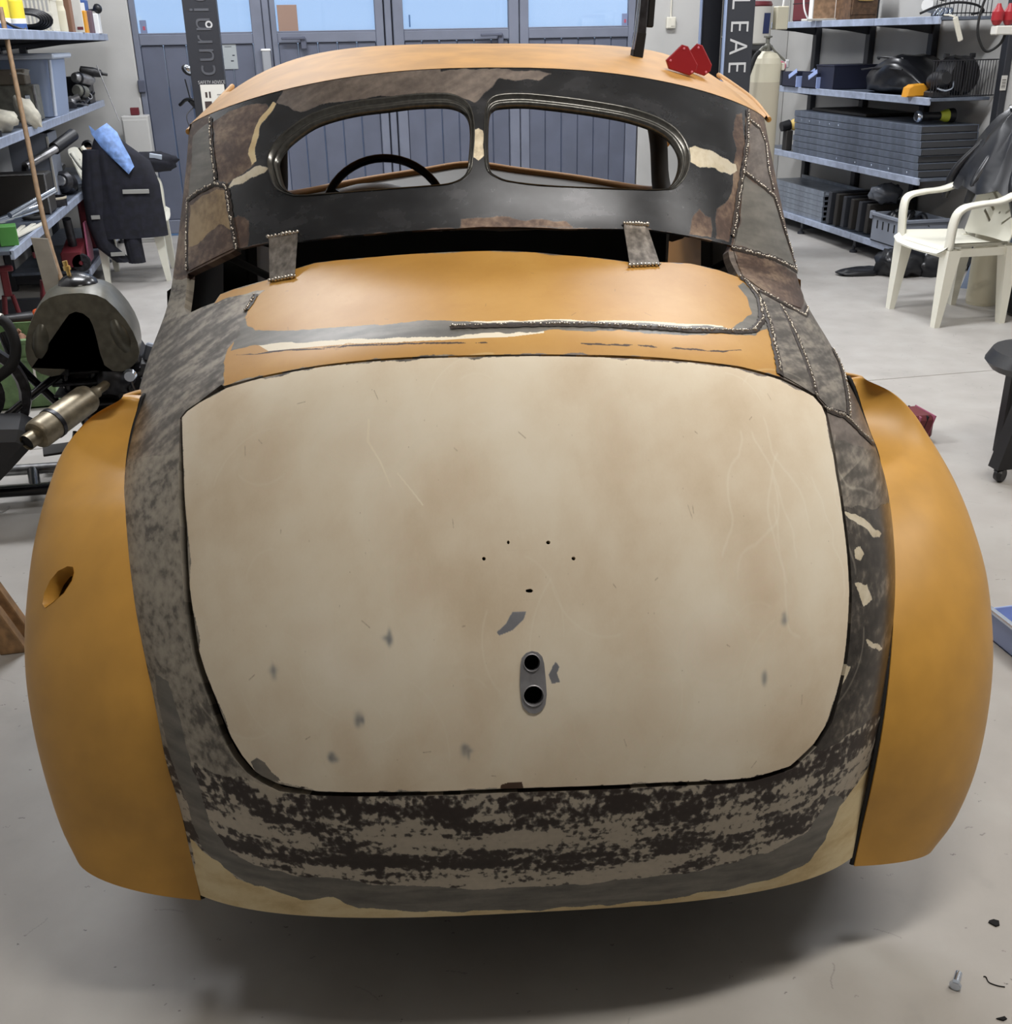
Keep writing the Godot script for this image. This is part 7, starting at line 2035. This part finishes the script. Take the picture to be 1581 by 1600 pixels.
	for k in 3:
		solo(bits[k][0], bits[k][1], bits[k][2], Geo.new().blob(Vector3.ZERO, Vector3(0.1, 0.065, 0.075), 0.5, 30 + k, 14).tube(curve([Vector3(-0.08, 0, 0), Vector3(0, 0.08, 0.02), Vector3(0.08, 0.01, 0.0)], 5), 0.02, 8), M.black_bag, Vector3(4.60, y + 0.15, -7.58 + 0.15 * k), k * 0.9)
	solo("plastic_wrap", "crumpled clear plastic wrap bulging over the black plates", "plastic wrap", Geo.new().blob(Vector3.ZERO, Vector3(0.12, 0.07, 0.1), 0.6, 40, 18), M.wrap, Vector3(4.58, y + 0.33, -7.75))
	var bs := thing("bin_bags", "shiny black plastic sacks lying on the floor under the right shelving", "sack", Vector3(4.25, 0.0, -7.15))
	part(bs, "sack", Geo.new().blob(Vector3(0.12, 0.07, 0.05), Vector3(0.2, 0.12, 0.16), 0.45, 70, 22), M.black_bag)
	part(bs, "sack", Geo.new().blob(Vector3(0.34, 0.05, 0.1), Vector3(0.16, 0.12, 0.14), 0.45, 71, 22), M.black_bag)
	part(bs, "flat_end", Geo.new().blob(Vector3(-0.12, 0.02, -0.02), Vector3(0.2, 0.035, 0.09), 0.3, 72, 22), M.black_bag)
	# chair with the black jacket
	plastic_chair("white plastic garden chair with a black coat over its back at the right edge", Vector3(3.975, 0, -5.9), -PI / 2, 1.08, "white plastic chairs")
	var jk := thing("black_coat", "shiny black coat with small white lettering hung over the near chair's back", "coat", Vector3(4.27, 0.0, -5.97))
	var cr := []
	for k in 12:
		var f := k / 11.0
		var row := []
		for s in 30:
			var a := TAU * s / 30
			var wz := lerpf(0.14, 0.36, pow(f, 0.6)) * (1.0 + 0.10 * sin(s * 2.3 + k * 0.3))
			var wx := lerpf(0.08, 0.19, pow(f, 0.6)) * (1.0 + 0.14 * sin(s * 3.0 + k * 0.5))
			row.append(Vector3(0.10 - 0.13 * f + cos(a) * wx, lerpf(1.17, 0.74, f) + 0.02 * sin(s * 1.7), sin(a) * wz + 0.02))
		cr.append(row)
	part(jk, "body", Geo.new().rows(cr, true, true, true), M.black_bag)
	for e in [[Vector3(-0.02, 1.02, 0.2), Vector3(-0.12, 0.8, 0.3), Vector3(-0.1, 0.62, 0.33)], [Vector3(-0.06, 0.98, 0.0), Vector3(-0.17, 0.8, 0.02), Vector3(-0.2, 0.66, 0.0)], [Vector3(-0.04, 1.0, -0.16), Vector3(-0.14, 0.82, -0.25), Vector3(-0.17, 0.66, -0.28)]]:
		part(jk, "fold", Geo.new().tube(curve(e, 6), [0.02, 0.022, 0.024, 0.026, 0.028, 0.03, 0.03, 0.03, 0.03, 0.028, 0.026, 0.024, 0.02], 10), M.black_bag)
	text(jk, "HK", Vector3(-0.1, 0.93, 0.28), 0.035, 0.5, M.sticker_white)
	var hc := thing("hanging_trousers", "black work trousers hanging down behind the near chair at the right frame edge", "trousers", Vector3(4.42, 0.0, -5.85))
	part(hc, "leg", drape([[Vector3(0.0, 0.66, 0.1), 0.1, 0.16], [Vector3(0.02, 0.4, 0.12), 0.11, 0.17], [Vector3(0.03, 0.15, 0.12), 0.12, 0.17], [Vector3(0.03, 0.02, 0.12), 0.12, 0.17]], 0.2, 21), M.black_cloth)
	part(hc, "reflective_tab", B(Vector3(-0.07, 0.2, 0.24), Vector3(0.02, 0.05, 0.02), 0.003), M.reflect)
	solo("blue_sheet", "blue-grey plastic sheet hanging under the near chair's seat", "sheet", Geo.new().rows([[Vector3(0, 0.4, -0.15), Vector3(0.02, 0.4, 0.0), Vector3(0.0, 0.4, 0.15)], [Vector3(0.03, 0.2, -0.16), Vector3(0.0, 0.2, 0.02), Vector3(0.04, 0.2, 0.16)], [Vector3(0.0, 0.01, -0.2), Vector3(0.05, 0.01, 0.0), Vector3(0.0, 0.01, 0.2)]]), M.clear_bin, Vector3(4.60, 0.0, -6.35), 0.6)
	# tanks beside the right lift post
	var gcy := thing("gas_cylinder", "tall beige gas cylinder with a valve and hose behind the right lift post", "gas cylinder", Vector3(3.49, 0, -7.7))
	part(gcy, "body", Geo.new().lathe([Vector2(0, 0), Vector2(0.10, 0.0), Vector2(0.105, 0.02), Vector2(0.105, 1.30)], Transform3D(), 28), M.gas_beige)
	part(gcy, "shoulder", Geo.new().lathe([Vector2(0.105, 1.30), Vector2(0.105, 1.42), Vector2(0.095, 1.455), Vector2(0.07, 1.485), Vector2(0.03, 1.50), Vector2(0, 1.50)], Transform3D(), 28), M.gas_cream)
	part(gcy, "valve", Geo.new().lathe([Vector2(0, 1.50), Vector2(0.022, 1.50), Vector2(0.022, 1.54), Vector2(0.014, 1.55), Vector2(0.014, 1.585), Vector2(0.03, 1.59), Vector2(0.03, 1.60), Vector2(0, 1.60)], Transform3D(), 14), M.tool_grey)
	part(gcy, "outlet", Geo.new().tube([Vector3(0, 1.53, 0), Vector3(-0.05, 1.525, 0.04), Vector3(-0.085, 1.50, 0.06)], 0.012, 8), M.tool_grey)
	part(gcy, "valve_lever", Geo.new().tube([Vector3(0.0, 1.56, 0.0), Vector3(0.05, 1.50, 0.02), Vector3(0.13, 1.435, 0.03)], 0.008, 6), M.tool_grey)
	part(gcy, "gas_hose", Geo.new().tube(curve([Vector3(-0.085, 1.50, 0.06), Vector3(-0.13, 1.45, 0.08), Vector3(-0.2, 1.25, 0.1), Vector3(-0.23, 1.0, 0.1), Vector3(-0.2, 0.6, 0.1), Vector3(-0.14, 0.3, 0.1)], 8), 0.016, 10), M.rubber)
	part(gcy, "neck_label", B(Vector3(0.10, 1.40, 0.06), Vector3(0.02, 0.05, 0.03), 0.004), M.ivory)
	var ht := thing("oil_reservoir", "white cylindrical oil reservoir with a blue label high beside the right lift post", "reservoir", Vector3(3.66, 0, -8.35))
	part(ht, "drum", Geo.new().lathe([Vector2(0, 1.535), Vector2(0.10, 1.535), Vector2(0.128, 1.55), Vector2(0.13, 1.57), Vector2(0.13, 1.80), Vector2(0.0, 1.80)], Transform3D(), 28), M.sticker_white)
	part(ht, "red_cap", Geo.new().lathe([Vector2(0, 1.80), Vector2(0.125, 1.80), Vector2(0.132, 1.81), Vector2(0.12, 1.835), Vector2(0, 1.84)], Transform3D(), 24), M.dark_red)
	part(ht, "blue_label", Geo.new().prism([Vector2(-0.034, -0.07), Vector2(0.028, -0.07), Vector2(0.034, 0.07), Vector2(-0.028, 0.07)], 0.004, at(Vector3(0.05, 1.685, 0.121), Vector3(0, 0.4, 0))), M.blue_dark)
	part(ht, "stand", Geo.new().box(at(Vector3(-0.05, 0.75, -0.02)), Vector3(0.16, 1.5, 0.1), 0.01).box(at(Vector3(0, 1.515, 0)), Vector3(0.24, 0.04, 0.24), 0.01).box(at(Vector3(0, 0.01, 0)), Vector3(0.4, 0.02, 0.4), 0.004), M.slab_end)
	part(ht, "control_box", B(Vector3(0.19, 1.72, 0.05), Vector3(0.095, 0.16, 0.08), 0.006), M.gas_cream)
	part(ht, "control_cable", Geo.new().tube(curve([Vector3(0.2, 1.8, 0.06), Vector3(0.21, 1.85, 0.06), Vector3(0.26, 1.87, 0.06), Vector3(0.3, 1.86, 0.06)], 5), 0.008, 6), M.white)
	part(ht, "pump_side", Geo.new().blob(Vector3(-0.15, 1.68, 0.02), Vector3(0.035, 0.12, 0.05), 0.3, 9, 14), M.black_plastic)
	part(ht, "grey_guard", B(Vector3(-0.12, 1.28, 0.1), Vector3(0.1, 0.5, 0.02), 0.006), M.crate_grey)
	# welding gear at the right frame edge
	var wc := thing("welding_gas_set", "cream gas cylinder with a dial gauge and red flashback valves at the right frame edge", "gas cylinder", Vector3(4.38, 0.0, -6.12))
	part(wc, "body", Geo.new().lathe([Vector2(0, 0), Vector2(0.09, 0.0), Vector2(0.095, 0.02), Vector2(0.095, 0.95), Vector2(0.07, 1.02), Vector2(0.03, 1.06), Vector2(0.0, 1.06)], Transform3D(), 24), M.gas_cream)
	part(wc, "neck", Geo.new().lathe([Vector2(0, 1.06), Vector2(0.02, 1.06), Vector2(0.02, 1.2), Vector2(0, 1.2)], Transform3D(), 12), M.tool_grey)
	part(wc, "gauge", Geo.new().lathe([Vector2(0, 0.0), Vector2(0.036, 0.0), Vector2(0.036, 0.025), Vector2(0.03, 0.03), Vector2(0, 0.028)], at(Vector3(-0.02, 1.17, 0.04), Vector3(PI / 2, 0, 0)), 20), M.alu)
	part(wc, "gauge_needle", B(Vector3(-0.015, 1.175, 0.072), Vector3(0.022, 0.005, 0.003), 0.001, Vector3(0, 0, 0.5)), M.black)
	var ld := thing("torch_hanger", "row of red flashback valves on a white rail at the upper right frame edge", "valve", Vector3(4.30, 0, -6.22))
	for k in 3:
		part(ld, "red_valve", Geo.new().lathe([Vector2(0, 1.635), Vector2(0.02, 1.64), Vector2(0.034, 1.665), Vector2(0.034, 1.71), Vector2(0.018, 1.735), Vector2(0.01, 1.755), Vector2(0, 1.755)], at(Vector3(-0.045 + 0.075 * k, 0, 0.0)), 16), M.red)
	part(ld, "rail", B(Vector3(0.06, 1.61, 0), Vector3(0.24, 0.05, 0.06), 0.006), M.sticker_white)
	part(ld, "pole", B(Vector3(0.24, 0.85, 0.0), Vector3(0.06, 1.7, 0.06), 0.006), M.shelf_dark)
	part(ld, "gas_hose", Geo.new().tube(curve([Vector3(-0.02, 1.9, 0.0), Vector3(-0.12, 1.8, -0.02), Vector3(-0.15, 1.62, -0.02), Vector3(-0.08, 1.50, -0.02), Vector3(0.0, 1.53, -0.01), Vector3(0.03, 1.6, 0.0)], 8), 0.008, 8), M.rubber)
	part(ld, "hose_hook", Geo.new().tube([Vector3(-0.02, 1.9, 0.0), Vector3(0.25, 1.92, 0.0), Vector3(0.25, 1.7, 0.0)], 0.008, 6), M.shelf_dark)
	near_things()


func near_things() -> void:
	# two red welding magnets and a black prop on the car's roof
	var mg := thing("welding_magnet", "red arrow-shaped welding magnet on the ochre roof, the front one of two", "magnet", Vector3(1.005, 1.531, -2.70), -0.15, "red welding magnets")
	# its lower edge rests on the sloping roof
	var shape := [Vector2(-0.042, 0.032), Vector2(-0.004, 0.066), Vector2(0.010, 0.062), Vector2(0.036, 0.020), Vector2(0.033, 0.006), Vector2(0.018, -0.004), Vector2(-0.034, 0.012)]
	part(mg, "side_plate", Geo.new().prism(shape, 0.016, at(Vector3(0, 0.0, 0)), 0.002), M.red)
	for p in [Vector2(-0.032, 0.031), Vector2(0.0, 0.057), Vector2(0.022, 0.004)]:
		part(mg, "rivet", Geo.new().blob(Vector3(p.x, p.y, 0.008), Vector3(0.0032, 0.0032, 0.002), 0.0, 1, 8), M.pink)
	var m2 := copy_of(mg, Vector3(1.072, 1.527, -2.775), -0.3, "red arrow-shaped welding magnet on the ochre roof, the rear one nearer the edge", "red welding magnets")
	m2.scale = Vector3(1.0, 1.08, 1.0)
	var pr := thing("lift_hanger", "worn black bar with a rubber foot standing on the ochre roof", "bar", Vector3(0.933, 1.567, -2.85))
	part(pr, "rubber_foot", B(Vector3(0.006, 0.03, 0), Vector3(0.027, 0.062, 0.03), 0.003, Vector3(0, 0, -0.12)), M.black)
	part(pr, "bar", B(Vector3(0.024, 0.35, 0), Vector3(0.026, 0.6, 0.028), 0.003, Vector3(0, 0, -0.05)), M.dark_metal)
	for k in 2:
		part(pr, "cable", Geo.new().tube(curve([Vector3(-0.014 + 0.005 * k, 0.02, 0.012), Vector3(-0.007 + 0.005 * k, 0.08, 0.016), Vector3(0.003 + 0.003 * k, 0.2, 0.014), Vector3(0.02, 0.64, 0.014)], 6), 0.0022, 6), M.chrome)
	part(pr, "clamp", B(Vector3(0.047, 0.27, -0.01), Vector3(0.018, 0.4, 0.02), 0.003, Vector3(0, 0, -0.05)), M.black)
	part(pr, "crossbar", B(Vector3(0.04, 0.655, 0), Vector3(0.2, 0.03, 0.03), 0.004), M.dark_metal)
	# by the right frame edge
	var st := thing("stool_base", "black swivel stool with a caster at the right frame edge", "stool", Vector3(2.86, 0, -3.55))
	part(st, "leg", Geo.new().prism([Vector2(-0.235, 0.055), Vector2(-0.15, 0.055), Vector2(-0.08, 0.30), Vector2(-0.08, 0.46), Vector2(-0.16, 0.46), Vector2(-0.178, 0.30)], 0.06, at(Vector3(0, 0, 0.12)), 0.008), M.black_plastic)
	part(st, "leg", Geo.new().prism([Vector2(0.235, 0.055), Vector2(0.15, 0.055), Vector2(0.08, 0.30), Vector2(0.08, 0.46), Vector2(0.16, 0.46), Vector2(0.178, 0.30)], 0.06, at(Vector3(0, 0, 0.12)), 0.008), M.black_plastic)
	part(st, "seat", Geo.new().lathe([Vector2(0, 0.40), Vector2(0.19, 0.40), Vector2(0.215, 0.43), Vector2(0.19, 0.475), Vector2(0, 0.48)], Transform3D(), 24), M.black_plastic)
	for s in [-0.205, 0.205]:
		part(st, "caster", Geo.new().lathe([Vector2(0, -0.016), Vector2(0.024, -0.016), Vector2(0.03, 0.0), Vector2(0.024, 0.016), Vector2(0, 0.016)], at(Vector3(s, 0.03, 0.13), Vector3(PI / 2, 0.5, 0)), 16), M.black_plastic)
		part(st, "caster_fork", B(Vector3(s, 0.05, 0.12), Vector3(0.03, 0.03, 0.03), 0.004), M.black_plastic)
	part(st, "rear_leg", B(Vector3(0, 0.2, -0.15), Vector3(0.06, 0.4, 0.05), 0.006), M.black_plastic)
	var rc_ := thing("red_toolbag", "dark red striped tool bag on the floor behind the right fender", "bag", Vector3(2.56, 0, -3.98))
	part(rc_, "body", B(Vector3(0, 0.056, 0), Vector3(0.22, 0.112, 0.16), 0.018), M.dark_red)
	for k in 6:
		part(rc_, "stripe", B(Vector3(-0.08 + 0.034 * k, 0.057, 0.0), Vector3(0.006, 0.1135, 0.1615), 0.003, Vector3(0, 0, -0.3)), M.black if k % 2 == 0 else M.pink_red)
	var bb := thing("blue_bin_edge", "pale blue parts tray on the floor at the right frame edge", "tray", Vector3(2.05, 0, -2.29))
	part(bb, "body", open_box(Vector3(0.30, 0.09, 0.2), 0.006), M.bin_blue)
	part(bb, "rim", B(Vector3(-0.15, 0.088, 0), Vector3(0.02, 0.012, 0.21), 0.003), M.chrome)
	# small things on the floor
	var bo := thing("bolt", "short shiny hexagon bolt lying on the floor at the lower right", "bolt", Vector3(1.086, 0.0, -1.268), -0.75)
	part(bo, "shank", Geo.new().tube([Vector3(0, 0.008, 0), Vector3(0.0, 0.011, -0.026)], 0.0065, 12), M.chrome)
	var hex := []
	for k in 6:
		hex.append(Vector2(cos(TAU * k / 6), sin(TAU * k / 6)) * 0.0105)
	part(bo, "head", Geo.new().prism(hex, 0.009, at(Vector3(0, 0.0095, 0.005)), 0.001), M.chrome)
	solo("rubber_scrap", "small dark scrap of rubber lying on the floor right of the car", "scrap", Geo.new().prism([Vector2(-0.011, -0.004), Vector2(-0.003, 0.009), Vector2(0.006, 0.008), Vector2(0.012, -0.003), Vector2(0.004, -0.009), Vector2(-0.006, -0.008)], 0.003, at(Vector3(0, 0.0018, 0), Vector3(PI / 2, 0, 0)), 0.0008), M.black, Vector3(1.25, 0.0, -1.39))
	solo("wire_offcut", "bent thin black wire offcut on the floor at the lower right corner", "wire", Geo.new().tube(curve([Vector3(0, 0.0012, -0.022), Vector3(0.004, 0.0012, -0.02), Vector3(0.002, 0.0012, -0.008), Vector3(0.012, 0.0012, 0.002), Vector3(0.024, 0.0012, 0.008)], 6), 0.0011, 6), M.black, Vector3(1.15, 0.0, -1.255))
	solo("rubber_chip", "tiny dark chip at the bottom frame edge near the bolt", "scrap", Geo.new().prism([Vector2(-0.01, -0.003), Vector2(0.0, 0.004), Vector2(0.009, 0.002), Vector2(0.008, -0.004)], 0.003, at(Vector3(0, 0.0018, 0), Vector3(PI / 2, 0, 0)), 0.0006), M.black, Vector3(1.125, 0.0, -1.185))
